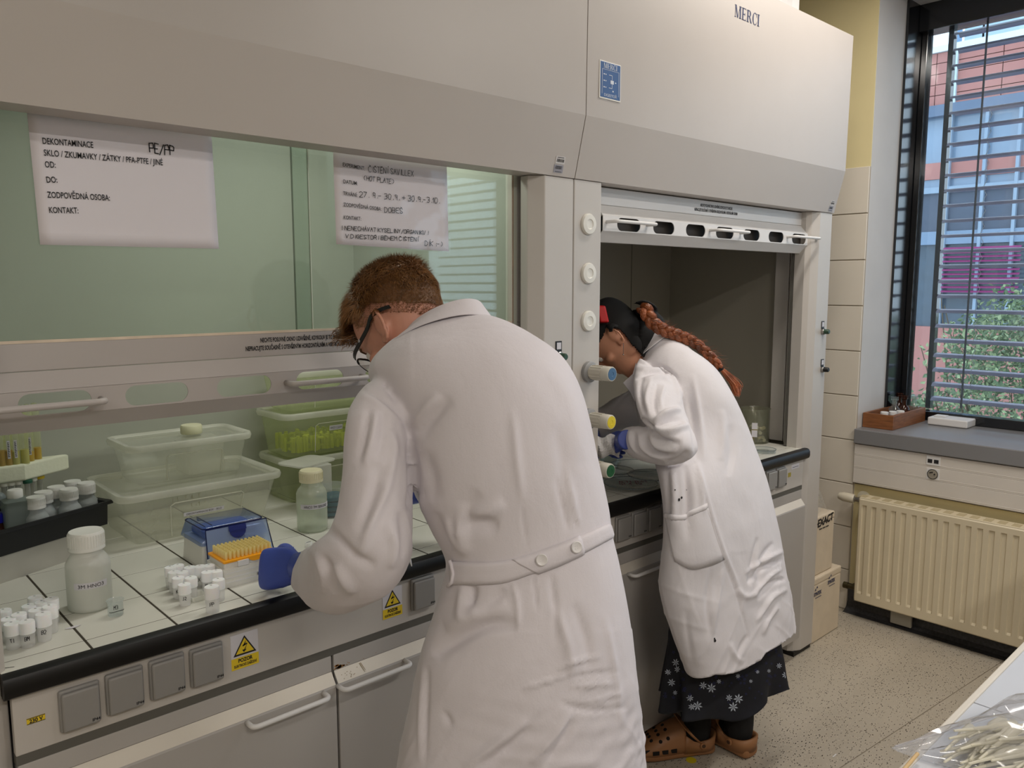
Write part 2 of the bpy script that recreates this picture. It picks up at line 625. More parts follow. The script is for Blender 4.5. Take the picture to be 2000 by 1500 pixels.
# right wall with the window; the opening is y -2.4 .. 1.548, z 0.794 .. 2.78
XW, YJ = 3.58, 1.548
wr = MB()
wr.box(XW, YJ, 0, 4.06, 2.42, 3.0)
wr.box(XW + .012, -2.4, 0, 4.1, YJ, 0.79)
wr.box(XW, -3.2, 0, 4.1, -2.4, 3.0)
wr.box(XW, -2.4, 2.78, 4.1, YJ, 3.0)
wall_r = struct(wr, 'wall_right', pm('reveal_white_paint', (206, 204, 202), 0.8, var=0.03))
yp = MB(); yp.box(XW - .006, YJ + .001, 2.02, XW, 2.42, 2.9)
struct(yp, 'plaster', M_wally, wall_r)
yn = MB(); yn.box(XW + .004, -2.4, 0.1, XW + .0115, YJ, 0.6)
struct(yn, 'niche_plaster', M_wally, wall_r)
gb = MB(); gb.box(XW - .004, YJ + .001, 0, XW, 2.42, 2.018)
struct(gb, 'grout', pm('grout_cream', (170, 158, 138), 0.9), wall_r)
tm = None
for r in range(10):
    for c in range(4):
        y0 = YJ + .002 + c * 0.2045
        z0 = 0.0 if r == 0 else -0.012 + r * 0.2035
        m = MB(); m.box(XW - .011, y0, z0 + .002, XW - .003, y0 + .2005, -0.012 + (r + 1) * 0.2035 - .002)
        struct(m, 'tile', M_walltile, wall_r, bevel=.0015, seg=1)

# dark coved skirting under the radiator
M_cove = pm('dark_speckled_skirting', (62, 62, 64), 0.5, var=0.35, vscale=90)
bb = MB()
bb.prism([(3.60, 0.0), (3.53, 0.0), (3.555, .006), (3.572, .02), (3.578, .045), (3.578, .125), (3.60, .125)], lambda u, v, t: (u, t, v), -3.2, YJ + .002)
struct(bb, 'baseboard_right', M_cove)

# window sill, trunking
ws = MB(); ws.box(3.545, -2.4, .794, 4.05, 1.547, .860)
sill = struct(ws, 'trim_1', pm('sill_grey_laminate', (128, 128, 130), 0.38, var=0.02), bevel=.004)
tr = thing('cable_trunking', 'white wall cable trunking with sockets under the grey window sill', 'trunking', (3.56, 0.3, .69))
for z0, z1, nm in ((.738, .790, 'upper_board'), (.680, .7375, 'middle_board'), (.612, .6795, 'lower_board')):
    m = MB(); m.box(3.556, -2.3, z0, 3.592, 1.545, z1)
    m.box(3.555, -2.3, z0 + .008, 3.557, 1.545, z0 + .010)
    m.build(nm, pm('trunking_white', (214, 208, 200), 0.45, var=0.03), tr, bevel=.0012, seg=1)
so = onX(1822, 926, 3.556)
m = MB(); m.box(3.5545, so[1] - .026, so[2] - .024, 3.557, so[1] + .026, so[2] + .024)
sf = m.build('socket_frame', M_white, tr, bevel=.001, seg=1)
m = MB(); m.lathe([(.0, .0), (.019, .0), (.019, .002), (.0215, .002)], (3.5535, so[1], so[2]), 24, (-1, 0, 0))
m.build('socket_well', pm('socket_well_grey', (150, 144, 132), 0.5), sf, smooth=40)
m = MB()
for dy, dz in ((-.008, .001), (.009, .006), (.002, .008)):
    m.cyl((3.5518, so[1] + dy, so[2] + dz), (3.549, so[1] + dy, so[2] + dz), .003, 10)
m.build('socket_hole', M_ink, sf)
s2 = onX(1823, 900, 3.556)
m = MB(); m.box(3.5535, s2[1] - .028, s2[2] - .02, 3.557, s2[1] + .028, s2[2] + .02)
pf = m.build('data_port_frame', M_white, tr, bevel=.001, seg=1)
for dy in (-.0125, .0125):
    m = MB(); m.box(3.5525, s2[1] + dy - .009, s2[2] - .01, 3.5537, s2[1] + dy + .009, s2[2] + .006)
    m.build('data_port', M_ink, pf)

# window 1: dark glossy reveal, frame, pane
M_frame = pm('dark_window_frame', (22, 24, 28), 0.12, var=0.1, spec=0.8)
win = thing('window_1', 'large dark framed window on the right above the grey sill', 'window', (4.05, -.4, .86))
win['kind'] = 'structure'
m = MB()
m.box(3.862, YJ - .012, .861, 4.06, YJ - .001, 2.78)
m.build('reveal_panel', M_frame, win)
m = MB()
m.box(4.02, YJ - .040, .861, 4.085, YJ - .0125, 2.78)
m.box(4.02, -2.4, .861, 4.085, YJ - .04, .905)
m.box(3.98, -2.4, 2.66, 4.085, YJ - .012, 2.78)
m.box(4.02, -2.4, .861, 4.085, -2.3, 2.74)
m.box(4.02, -.78, .861, 4.085, -.68, 2.74)
m.build('window_frame', M_frame, win, bevel=.003)
M_pane = tp('window_glass', (200, 210, 215), 0.03, 0.01, (238, 244, 246), 0.8)
for y0, y1 in ((-.68, YJ - .04), (-2.3, -.78)):
    m = MB(); m.box(4.050, y0, .905, 4.056, y1, 2.70)
    m.build('window_pane', M_pane, win)

# exterior venetian blind: separate slats
bl = thing('venetian_blind', 'lavender grey exterior venetian blind hanging outside the window, slats tilted open', 'blind', (4.16, -.4, 2.7))
M_slat = pm('slat_lavender', (150, 147, 172), 0.35, var=0.03, spec=0.6)
slat0 = None
zs = [2.662 - .0715 * i for i in range(25)]
ta = math.radians(3)
for z in zs:
    if slat0 is None:
        m = MB()
        w = .04
        cs = []
        for k in range(11):
            u = -1 + 2 * k / 10
            x = u * w * math.cos(ta)
            h = u * w * math.sin(ta) + .014 * (1 - u ** 4)
            cs.append((x, h))
        poly = cs + [(x, h - .0016) for x, h in cs[::-1]]
        m.prism(poly, lambda u, v, t: (4.18 + u, t, z + v), -2.25, 1.44)
        slat0 = m.build('slat', M_slat, bl, smooth=30)
        zz = z
    else:
        s = slat0.copy(); COL.objects.link(s); s.parent = bl; s.matrix_parent_inverse = slat0.matrix_parent_inverse.copy()
        s.location = (0, 0, z - zz)
m = MB(); m.box(4.165, 1.447, .9, 4.205, 1.470, 2.75)
m.build('guide_rail', M_frame, bl)
M_cord = pm('blind_cord_grey', (92, 92, 100), 0.7)
for y in (1.298, .4, -.5, -1.5):
    m = MB()
    m.box(4.134, y - .004, .92, 4.138, y + .004, 2.68)
    m.build('ladder_tape', M_cord, bl)
    for z in zs[:-1]:
        pass
    m = MB()
    for z in zs[5:-1]:
        m.tube([(4.139, y - .03, z - .004), (4.136, y - .045, z - .03), (4.137, y - .028, z - .066)], .0012, 5)
    m.build('ladder_cord', pm('cord_white', (200, 200, 206), 0.7), bl)

# ---------------------------------------------------------------- outside
gr = MB(); gr.box(4.6, -20, -1.6, 45, 25, -1.5)
g = struct(gr, 'ground_outside', pm('courtyard_ground', (196, 200, 196), 0.9, var=0.1))
XB = 18.0
bld = thing('building', 'terracotta and grey office building across the courtyard behind the blind', 'building', (XB, 5, -1.5))
M_terra = pm('terracotta_cladding', (176, 118, 110), 0.7, var=0.05, vscale=1)
M_fasc = pm('fascia_bluegrey', (96, 112, 136), 0.6)
M_bglass = pm('far_glass', (122, 142, 164), 0.15, var=0.2, vscale=.6, spec=0.9)
M_panelg = pm('spandrel_grey', (70, 80, 98), 0.4, var=0.05)
M_mull = pm('mullion_grey', (140, 158, 178), 0.5)
Y0, Y1 = -2.0, 9.0


def zof(y): return onX(1880, y, XB)[2]


def bbx(nm, z0, z1, mat, y0=Y0, y1=Y1, dx=0.0, th=.15, **k):
    m = MB(); m.box(XB - dx, y0, z0, XB - dx + th, y1, z1)
    return m.build(nm, mat, bld, **k)


zt, zf, zw0, zw1, zp0 = zof(95), zof(200), zof(222), zof(362), zof(450)
bbx('wall_core', -1.5, zt - .1, pm('core_grey', (120, 130, 144), 0.8), dx=-.2, th=4)
nrow = 5
hh = (zt - zf) / nrow
tp0 = None
for r in range(nrow):
    for c in range(9):
        m = MB(); y0 = Y0 + c * 1.22
        m.box(XB - .03, y0 + .008, zf + r * hh + .008, XB + .2, y0 + 1.212, zf + (r + 1) * hh - .008)
        m.build('cladding_panel', M_terra, bld)
bbx('parapet_cap', zt, zt + .12, pm('parapet_white', (222, 230, 236), 0.6), dx=.1, th=4.2)
bbx('fascia', zw0, zf, M_fasc, dx=.12, th=.3)
bbx('window_band', zw1, zw0, M_bglass, dx=-.1)
bbx('sill_band', zw1 - .12, zw1, M_mull, dx=.05)
bbx('brick_band', zof(345), zof(312), M_terra, dx=-.05)
bbx('spandrel_band', zp0, zw1 - .12, M_panelg, dx=-.04)
bbx('lower_fascia', zof(476), zp0, pm('fascia_pale', (120, 140, 164), 0.6), dx=.03)
bbx('lower_glass', zof(640), zof(476), pm('dark_glass', (70, 84, 98), 0.2, var=.1), dx=-.1)
bbx('lower_cladding', zof(820), zof(640), M_terra, dx=0)
bbx('plinth', -1.5, zof(820), pm('plinth_grey', (120, 116, 112), 0.8), dx=.02)
for pxm in (1745, 1855, 1925, 1990, 2090):
    y = onX(pxm, 300, XB)[1]
    bbx('mullion', zof(640), zw0, M_mull, y - .03, y + .03, dx=.06, th=.1)
y = onX(1868, 150, XB)[1]
bbx('rain_pipe', zf, zt, pm('pipe_pale', (190, 206, 214), 0.5), y - .035, y + .035, dx=.1, th=.08)
# magenta blind in the lower window
mag = [onX(1845, 482, XB), onX(1990, 579, XB)]
M_mag = pm('magenta_slat', (150, 50, 112), 0.6)
zz = mag[0][2]
i = 0
while zz > mag[1][2]:
    m = MB(); m.obox((XB - .08, (mag[0][1] + mag[1][1]) / 2, zz - .04), (.03, 0, .016), (0, abs(mag[0][1] - mag[1][1]) / 2, 0), (-.002, 0, .004))
    m.build('magenta_slat', M_mag, bld, label='magenta blind slat' if i == 0 else None)
    zz -= .088; i += 1
# roof plant
for pa, pb, dep in (((1918, 30), (1990, 62), 1.2), ((1885, 38), (1925, 75), .6)):
    A, B_ = onX(*pa, XB + 1.5), onX(*pb, XB + 1.5)
    m = MB(); m.box(XB + 1.5, A[1], zt + .02, XB + 1.5 + dep, B_[1], A[2])
    m.build('roof_unit', pm('roof_unit_grey', (170, 190, 204), 0.6), bld, bevel=.03)
A = onX(1877, 0, XB + .6)
m = MB(); m.cyl((XB + .6, A[1], zt), (XB + .6, A[1], A[2] + 1), .07, 10)
m.build('roof_pole', pm('pole_bluegrey', (110, 140, 170), 0.5), bld)

# shrub close to the window
sh = thing('shrub', 'leafy green shrub growing outside in front of the far building', 'shrub', (7.6, 1.6, -1.5))
m = MB()
for k in range(26):
    y = 1.5 + rng.uniform(-.9, 1.1)
    tip = np.array([7.6 + rng.uniform(-.5, .5), y + rng.uniform(-.5, .5), rng.uniform(.3, 1.45)])
    base = np.array([7.6 + rng.uniform(-.3, .3), 1.6 + (y - 1.6) * .4, -1.5])
    mid = (tip + base) / 2 + rng.uniform(-.15, .15, 3)
    m.tube([base, mid, tip], [.018, .012, .004], 5)
m.build('stem', pm('stem_brown', (92, 76, 56), 0.8), sh)
for nm, colr, n0 in (('foliage', (92, 112, 78), 17000), ('young_foliage', (150, 164, 120), 9000)):
    m = MB()
    cnt = 0
    while cnt < n0:
        y = rng.uniform(-.4, 3.05); x = 7.6 + rng.normal(0, .42)
        top = 1.42 - .62 * ((y - 1.35) / 1.7) ** 2 - (.55 if y > 2.45 else 0) + .12 * math.sin(y * 7) + .08 * math.sin(y * 17)
        z = top - abs(rng.normal(0, .75))
        if z < -1.4: continue
        d = rng.normal(0, 1, 3); d /= np.linalg.norm(d)
        s = np.cross(d, rng.normal(0, 1, 3)); s /= np.linalg.norm(s)
        L = rng.uniform(.032, .062); w = L * .3
        c = np.array([x, y, z]); nn = np.cross(d, s) * L * .12
        m.add([c, c + d * L * .45 + s * w + nn, c + d * L, c + d * L * .45 - s * w + nn], [(0, 1, 2), (0, 2, 3)])
        cnt += 1
    o = m.build(nm, pm('leaf_' + nm, colr, 0.6, var=0.25, vscale=3), sh, fix=False)
    o['kind'] = 'stuff'

# ---------------------------------------------------------------- ceiling lamps
for k, (x, y, _p) in enumerate(LAMPS):
    t = thing('ceiling_lamp', ['ceiling tube lamp above the right fume hood', 'ceiling tube lamp above the camera side of the room', 'ceiling tube lamp by the window behind the bench', 'ceiling tube lamp at the far left of the room'][k], 'lamp', (x, y, 2.9))
    m = MB(); m.box(x - .68, y - .1, 2.84, x + .68, y + .1, 2.9)
    m.build('lamp_body', M_white, t, bevel=.004)
    m = MB(); m.box(x - .65, y - .07, 2.832, x + .65, y + .07, 2.84)
    m.build('diffuser', pm('lamp_diffuser', (255, 240, 214), 0.5, emit=4.0), t)


# ================================================================== FUME HOODS
def label_plate(mb, fn, u0, u1, v0, v1):
    mb.add([fn(u0, v0), fn(u1, v0), fn(u1, v1), fn(u0, v1)], [(0, 1, 2, 3)])


def canopy(hood, x0, x1):
    prof = [(1.4675, 1.783), (1.43, 1.94), (1.425, 2.437), (1.445, 2.437), (1.45, 1.945), (1.487, 1.80), (1.545, 1.80), (1.545, 1.783)]
    # vertical upper panel, sloping lower panel: one laminate, light and shade evened by tone
    m = MB(); m.prism([(1.43, 1.9395), (1.425, 2.437), (1.445, 2.437), (1.45, 1.9425)], lambda u, v, t: (t, u, v), x0, x1)
    up = m.build('upper_panel', M_lam2, hood)
    m = MB(); m.prism([(1.4675, 1.783), (1.43, 1.9395), (1.45, 1.9415), (1.487, 1.80), (1.536, 1.80), (1.536, 1.783)], lambda u, v, t: (t, u, v), x0, x1)
    lo = m.build('lower_panel', M_lam3, hood)
    m = MB()
    m.box(x0, 1.446, 2.417, x1, 2.34, 2.437)
    for xs in (x0, x1 - .018):
        m.prism([(1.536, 1.783), (1.487, 1.801), (1.4505, 1.944), (1.4455, 2.416), (2.34, 2.416), (2.34, 1.783)], lambda u, v, t: (t, u, v), xs, xs + .018)
    m.build('top_case', M_lam2, hood)
    return up, lo


def rail_profile(hood_sash, x0, x1, zt, slots, ypl=0.0, mat=M_sash, matw=None):
    """sash bottom rail: upper band, sloping band, slotted face, chamfered lip. zt = top"""
    Y = lambda y: y + ypl
    m = MB(); m.box(x0, Y(1.548), zt - .049, x1, Y(1.572), zt)
    m.build('upper_band', mat, hood_sash, bevel=.002)
    m = MB(); m.prism([(Y(1.549), zt - .0495), (Y(1.524), zt - .080), (Y(1.527), zt - .082), (Y(1.552), zt - .0515)], lambda u, v, t: (t, u, v), x0, x1)
    m.build('sloping_band', matw or mat, hood_sash)
    zf1, zf0 = zt - .0805, zt - .124
    yf = Y(1.523)
    zc, hr = (zf1 + zf0) / 2 - .0005, .0185
    m = MB()
    xs = [(x0, zc, zc)]
    for a, b in slots:
        n = 8
        for k in range(n + 1):
            t = PI / 2 * k / n
            xs.append((a + hr * (1 - math.sin(t)) if False else a + hr * (1 - math.cos(t)), zc + hr * math.sin(t), zc - hr * math.sin(t)))
        for k in range(n + 1):
            t = PI / 2 * (1 - k / n)
            xs.append((b - hr * (1 - math.cos(t)), zc + hr * math.sin(t), zc - hr * math.sin(t)))
    xs.append((x1, zc, zc))
    top = [(x, yf, zf1) for x, _, _ in xs]
    hi = [(x, yf, h) for x, h, _ in xs]
    lo = [(x, yf, l) for x, _, l in xs]
    bot = [(x, yf, zf0) for x, _, _ in xs]
    N = len(xs)
    vs = top + hi + lo + bot
    fs = []
    for i in range(N - 1):
        fs.append((i, i + 1, N + i + 1, N + i))
        fs.append((2 * N + i, 2 * N + i + 1, 3 * N + i + 1, 3 * N + i))
    m.add(vs, fs)
    m.build('slotted_face', mat, hood_sash, solid=.0022)
    m = MB(); m.prism([(yf - .001, zf0 + .0005), (Y(1.550), zf0 - .030), (Y(1.566), zf0 - .030), (Y(1.566), zf0 - .027), (Y(1.551), zf0 - .027), (yf + .002, zf0 + .0005)], lambda u, v, t: (t, u, v), x0, x1)
    m.build('bottom_lip', mat, hood_sash)
    return yf, zc


def bar_handle(mb, xa, xb, z, yf, out=.034, r=.0058, rb=.012):
    pts = [(xa, yf, z)]
    for k in range(7):
        t = PI / 2 * k / 6
        pts.append((xa + rb * (1 - math.cos(t)), yf - out + rb - rb * math.sin(t), z))
    for k in range(7):
        t = PI / 2 * (1 - k / 6)
        pts.append((xb - rb * (1 - math.cos(t)), yf - out + rb - rb * math.sin(t), z))
    pts.append((xb, yf, z))
    mb.tube(pts, r, 12)


XA0, XA1, XB0, XB1 = .095, 1.5865, 1.5895, 3.08
hoodL = thing('fume_hood', 'left fume hood with lowered sash carrying two paper notices', 'fume hood', (.84, 1.9, 0))
hoodR = thing('fume_hood', 'right fume hood with raised sash where the person with the braid works', 'fume hood', (2.33, 1.9, 0))
canopy(hoodL, XA0, XA1)
upR, loR = canopy(hoodR, XB0, XB1)

# columns (polygons in plan)
def column(hood, name, poly, z0=.02, z1=1.782, mat=M_lam):
    m = MB(); m.prism(poly, lambda u, v, t: (u, v, t), z0, z1)
    return m.build(name, mat, hood, bevel=.0025)


colL = column(hoodL, 'side_column', [(1.447, 1.528), (1.447, 1.502), (1.479, 1.47), (1.5865, 1.47), (1.5865, 1.528)])
column(hoodL, 'side_column', [(.095, 1.528), (.095, 1.47), (.205, 1.47), (.2365, 1.498), (.2365, 1.528)])
colM = column(hoodR, 'side_column', [(1.5895, 1.545), (1.5895, 1.47), (1.698, 1.47), (1.735, 1.503), (1.735, 1.545)])
colR = column(hoodR, 'side_column', [(2.928, 1.545), (2.928, 1.503), (2.941, 1.486), (2.975, 1.47), (3.072, 1.47), (3.08, 1.478), (3.08, 1.545)])
m = MB(); m.box(2.935, 1.478, 0, 3.076, 1.545, .02)
m.build('column_gasket', M_blackm, hoodR)
# wall panels behind the fronts
def shell(hood, x0, x1, yb, mat, zb=.80, ztp=2.1, seamx=None):
    m = MB(); m.box(x0, yb, zb, x1, yb + .015, ztp)
    bp = m.build('back_panel', mat, hood)
    m = MB(); m.box(x0 - .012, 1.546, zb, x0, yb + .015, ztp)
    m.build('inner_side_panel', mat, hood)
    m = MB(); m.box(x1, 1.546, zb, x1 + .012, yb + .015, ztp)
    m.build('inner_side_panel', mat, hood)
    m = MB(); m.box(x0 - .012, 1.60, ztp, x1 + .012, yb + .015, ztp + .012)
    m.build('inner_ceiling', mat, hood)
    if seamx is not None:
        m = MB(); m.box(seamx - .0015, yb - .0012, zb, seamx + .0015, yb, ztp)
        m.build('panel_joint', M_dark, bp)


shell(hoodL, .24, 1.44, 2.33, M_innerL)
shell(hoodR, 1.72, 3.03, 2.20, M_inner, seamx=onY(1232, 600, 2.2)[0])
m = MB(); m.box(2.995, 1.60, .868, 3.029, 1.66, 1.78)
m.build('sash_guide', M_lam, hoodR, bevel=.003)
m = MB(); m.box(2.975, 1.5465, .868, 3.029, 1.585, 1.78)
m.build('sash_guide', M_lam, hoodR, bevel=.003)
m = MB(); m.box(2.928, 1.546, .868, 2.974, 1.556, 1.78)
m.build('sash_track', M_dark, hoodR)
# outer carcass sides under the bench
for hood, x0, x1 in ((hoodL, XA0, XA1), (hoodR, XB0, XB1)):
    m = MB()
    for xs in (x0, x1 - .018):
        m.box(xs, 1.546, .0, xs + .018, 2.34, 1.782)
    m.box(x0 + .018, 2.346, .0, x1 - .018, 2.36, 2.2)
    m.build('carcass_side', M_lam, hood)

# ---- left sash
sashL = MB()
sx0, sx1 = .235, 1.445
sf = MB()
sf.box(1.4385, 1.548, 1.4045, 1.474, 1.572, 1.90)
sL = sf.build('sash', M_sash, hoodL, bevel=.002)
slots = [(.115 + .1690 * k + .004, .115 + .1690 * k + .117) for k in range(2, 8)]
off = .457 - slots[0][0]
slots = [(a + off - .1690, b + off - .1690) for a, b in slots] + [(slots[-1][0] + off, slots[-1][1] + off)]
yf, zc = rail_profile(sL, sx0, 1.474, 1.4045, slots)
m = MB(); m.box(1.4355, 1.549, 1.4045, 1.4385, 1.571, 1.90)
m.build('sash_bead', pm('bead_white', (214, 210, 200), 0.4), sL)
m = MB(); m.box(1.4386, 1.5472, 1.4045, 1.4412, 1.548, 1.90)
m.build('worn_edge', pm('worn_edge_brown', (150, 116, 84), 0.8, var=.3, vscale=30), sL)
m = MB(); m.box(sx0, 1.5475, 1.4035, 1.4355, 1.551, 1.4085)
m.build('worn_edge', pm('worn_edge_pale', (212, 196, 176), 0.8, var=.12, vscale=20), sL)
m = MB(); m.box(.225, 1.551, 1.405, .854, 1.555, 1.90)
m.build('glass_pane', M_glass, sL)
m = MB(); m.box(.822, 1.562, 1.405, 1.436, 1.566, 1.90)
m.build('glass_pane', M_glass, sL)
m = MB(); m.box(.8525, 1.5505, 1.405, .8545, 1.5555, 1.90); m.build('pane_edge', M_glassedge, sL)
m = MB(); m.box(.821, 1.5615, 1.405, .8225, 1.5665, 1.90); m.build('pane_edge', pm('pane_edge_dark', (110, 122, 104), .4), sL)
m = MB(); bar_handle(m, .232, .416, zc - .001, yf); m.build('sash_handle', M_sash, sL, smooth=180)
m = MB(); bar_handle(m, .772, .952, zc - .001, yf); m.build('sash_handle', M_sash, sL, smooth=180)
# printed notice on the sash band
m = MB(); yb = 1.5474
c0 = onY(480, 684, yb)
text_into(m, 'NECHTE POSUVNÉ OKNO UZAVŘENÉ, KDYKOLIV JE TO MOŽNÉ', (c0[0] + .128, yb, 1.3855), (1, 0, 0), (0, 0, 1), .0125, 'CENTER', 1, .0004, .192)
text_into(m, 'NEPRACUJTE SOUČASNĚ S OTEVŘENÝM HORIZONTÁLNÍM A VERTIKÁLNÍM OKNEM', (c0[0] + .128, yb, 1.3695), (1, 0, 0), (0, 0, 1), .0125, 'CENTER', 1, .0004, .256)
m.build('printed_notice', M_ink, sL, fix=False)

# ---- right sash (raised)
m = MB(); m.box(1.738, 1.5225, 1.731, 2.974, 1.536, 1.776)
sR = m.build('sash', M_sashw, hoodR, bevel=.002)
DY = -.003
sc = [1.853 + .1687 * k for k in range(7)]
ZT = 1.7785
yfR, zcR = rail_profile(sR, 1.738, 2.974, 1.7795, [(c - .0535, c + .0535) for c in sc], ypl=-.026, mat=M_sashw)
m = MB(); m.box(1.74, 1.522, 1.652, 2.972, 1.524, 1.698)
m.build('slot_shade_strip', pm('slot_shadow_grey', (58, 54, 50), .7), sR)  # added dark strip, its colour stands in for shade behind the slots
for a, b in ((sc[0] - .10, sc[0] + .085), (sc[3] - .09, sc[3] + .095), (sc[6] - .09, sc[6] + .095)):
    m = MB(); bar_handle(m, a, b, zcR + .004, yfR, out=.04, r=.005)
    m.build('sash_handle', M_white, sR, smooth=180)
m = MB()
cx = onY(1400, 412, 1.521)[0]
text_into(m, 'NECHTE POSUVNÉ OKNO UZAVŘENÉ, KDYKOLIV JE TO MOŽNÉ', (cx, 1.5214, 1.7585), (1, 0, 0), (0, 0, 1), .0125, 'CENTER', 1, .0003, .19)
text_into(m, 'NEPRACUJTE SOUČASNĚ S OTEVŘENÝM HORIZONTÁLNÍM A VERTIKÁLNÍM OKNEM', (cx, 1.5214, 1.743), (1, 0, 0), (0, 0, 1), .0125, 'CENTER', 1, .0004, .256)
m.build('printed_notice', M_ink, sR, fix=False)

# ---- lettering and stickers on the canopies
FYs = lambda z: 1.43 - .005 * (z - 1.9405) / .4965 - .0008
m = MB()
p = onY(1434, 32, 1.4265)
ey = np.array([0, -.005 / .4965, 1.0])
serif_into(m, 'MERCI', (p[0], FYs(p[2]), p[2]), (1, 0, 0), ey, .036)
m.build('brand_lettering', M_inkblue, upR, fix=False)
# blue indicator plate
p0, p1 = onY(1172, 118, 1.429), onY(1210, 198, 1.429)
px0, px1, pz1, pz0 = p0[0], p1[0], p0[2], p1[2]
yq = FYs((pz0 + pz1) / 2)
m = MB(); m.box(px0, yq - .0012, pz0, px1, yq + .004, pz1)
bp = m.build('indicator_plate', pm('indicator_blue', (62, 96, 146), 0.35), upR, bevel=.001)
m = MB(); m.box(px0 - .003, yq - .0008, pz0 - .003, px1 + .002, yq + .003, pz1 + .002)
m.build('plate_frame', M_whitep, bp)
m = MB(); yy = yq - .0016
W_, H_ = px1 - px0, pz1 - pz0
serif_into(m, 'MERCI', (px0 + .15 * W_, yy, pz0 + .82 * H_), (1, 0, 0), (0, 0, 1), .0135)
def rr(u0, v0, u1, v1):
    m.add([(px0 + u0 * W_, yy, pz0 + v0 * H_), (px0 + u1 * W_, yy, pz0 + v0 * H_), (px0 + u1 * W_, yy, pz0 + v1 * H_), (px0 + u0 * W_, yy, pz0 + v1 * H_)], [(0, 1, 2, 3)])
rr(.08, .785, .92, .793); rr(.08, .10, .093, .785); rr(.907, .10, .92, .785)
rr(.5, .42, .66, .52); rr(.57, .52, .585, .66); rr(.42, .65, .585, .665); rr(.57, .3, .585, .42); rr(.42, .29, .585, .305)
for v in (.64, .46, .28):
    rr(.15, v, .22, v + .03); rr(.25, v, .29, v + .03)
rr(.6, .2, .66, .24); rr(.72, .46, .78, .49)
text_into(m, 'DIGESTOŘ', (px0 + .5 * W_, yy, pz0 + .045 * H_), (1, 0, 0), (0, 0, 1), .010, 'CENTER', 1, 0, .62 * W_)
m.build('plate_print', pm('plate_print_white', (206, 212, 222), 0.6), bp, fix=False)
# barcode stickers on the sloping panels
FL = lambda z: 1.4675 - (z - 1.783) / .1565 * .0375 - .0006
eyl = np.array([0, -.0375, .1565]); eyl /= np.linalg.norm(eyl)
def barcode_sticker(hoodpart, x0, z0, mirror=False, both=True):
    for k, (dz, h, colr, nm) in enumerate(((.020, .019, (206, 202, 200), 'inventory_sticker'), (-.002, .020, (152, 150, 158), 'inventory_sticker'))):
        o = np.array([x0 - .002 * k, FL(z0 + dz), z0 + dz])
        w = .034
        m = MB(); m.add([o, o + [w, 0, 0], o + [w, 0, 0] + eyl * h, o + eyl * h], [(0, 1, 2, 3)])
        st = m.build(nm, pm('sticker_%d_%d' % (k, int(x0 * 100)), colr, 0.5), hoodpart, solid=.0006)
        m = MB(); e = np.array([0, -.0008, 0])
        r = random.Random(3 + k)
        x = .004
        while x < w - .005:
            bw = r.choice((.0008, .0012, .0018))
            q = o + e + np.array([x, 0, 0]) + eyl * h * (.22 if k == 0 else .45)
            hh_ = h * (.4 if k == 0 else .3)
            m.add([q, q + [bw, 0, 0], q + [bw, 0, 0] + eyl * hh_, q + eyl * hh_], [(0, 1, 2, 3)])
            x += bw + r.choice((.0008, .0016))
        for u, v in ((.78, .07), (.1, .08) if k else (.8, .05)):
            q = o + e + np.array([.005, 0, 0]) + eyl * h * u
            m.add([q, q + [w - .01, 0, 0], q + [w - .01, 0, 0] + eyl * h * .06, q + eyl * h * .06], [(0, 1, 2, 3)])
        m.build('barcode', M_ink, st, fix=False)
lowL = [o for o in hoodL.children if o.name.startswith('lower_panel')][0]
q = onY(1083, 335, 1.462)
barcode_sticker(lowL, q[0], 1.793)
q = onY(1612, 412, 1.462)
barcode_sticker(loR, 3.028, 1.790)

# ---- column fittings: blanking caps, valves, switches
for yy_, nm in ((438, 0), (534, 0), (627, 0)):
    p = onY(1148, yy_, 1.47)
    m = MB(); m.lathe([(.0, 0), (.0285, 0), (.0285, .004), (.026, .0075), (.014, .0085), (.012, .0065), (.0, .006)], (p[0], 1.4695, p[2]), 32, (0, -1, 0))
    m.build('blanking_cap', M_whitep, colM, smooth=40)
for (bx, by), (tx, ty), cc, cn in (((1160, 722), (1182, 722), (66, 104, 140), 'blue'), ((1152, 814), (1172, 815), (222, 200, 40), 'yellow'), ((1152, 906), (1178, 905), (18, 84, 44), 'green')):
    p = onY(bx, by, 1.47)
    x, z = 1.653, p[2] - .004
    m = MB(); m.lathe([(0, 0), (.029, 0), (.029, .010), (.024, .014), (0, .014)], (x, 1.4695, z), 32, (0, -1, 0))
    vr = m.build('valve_rosette', pm('valve_grey', (142, 142, 142), 0.45), colM, smooth=40)
    m = MB()
    m.lathe([(.0, .012), (.0185, .012), (.0195, .02), (.0195, .058), (.0205, .060), (.0205, .083), (.019, .086), (.0, .086)], (x, 1.4695, z), 28, (0, -1, 0))
    for k in range(14):
        a = 2 * PI * k / 14
        m.obox((x + .0198 * math.cos(a), 1.4695 - .038, z + .0198 * math.sin(a)), (.0013, 0, 0), (0, .019, 0), (0, 0, .0013))
    vk = m.build('valve_knob', pm('knob_white', (206, 202, 190), 0.4), vr, smooth=40)
    m = MB(); m.lathe([(0, .0855), (.0168, .0855), (.0168, .0872), (.006, .0874), (.0055, .0866), (0, .0866)], (x, 1.4695, z), 28, (0, -1, 0))
    kc = m.build('knob_cap', pm('knob_cap_' + cn, cc, 0.4), vr, smooth=40, label=cn + ' valve cap')
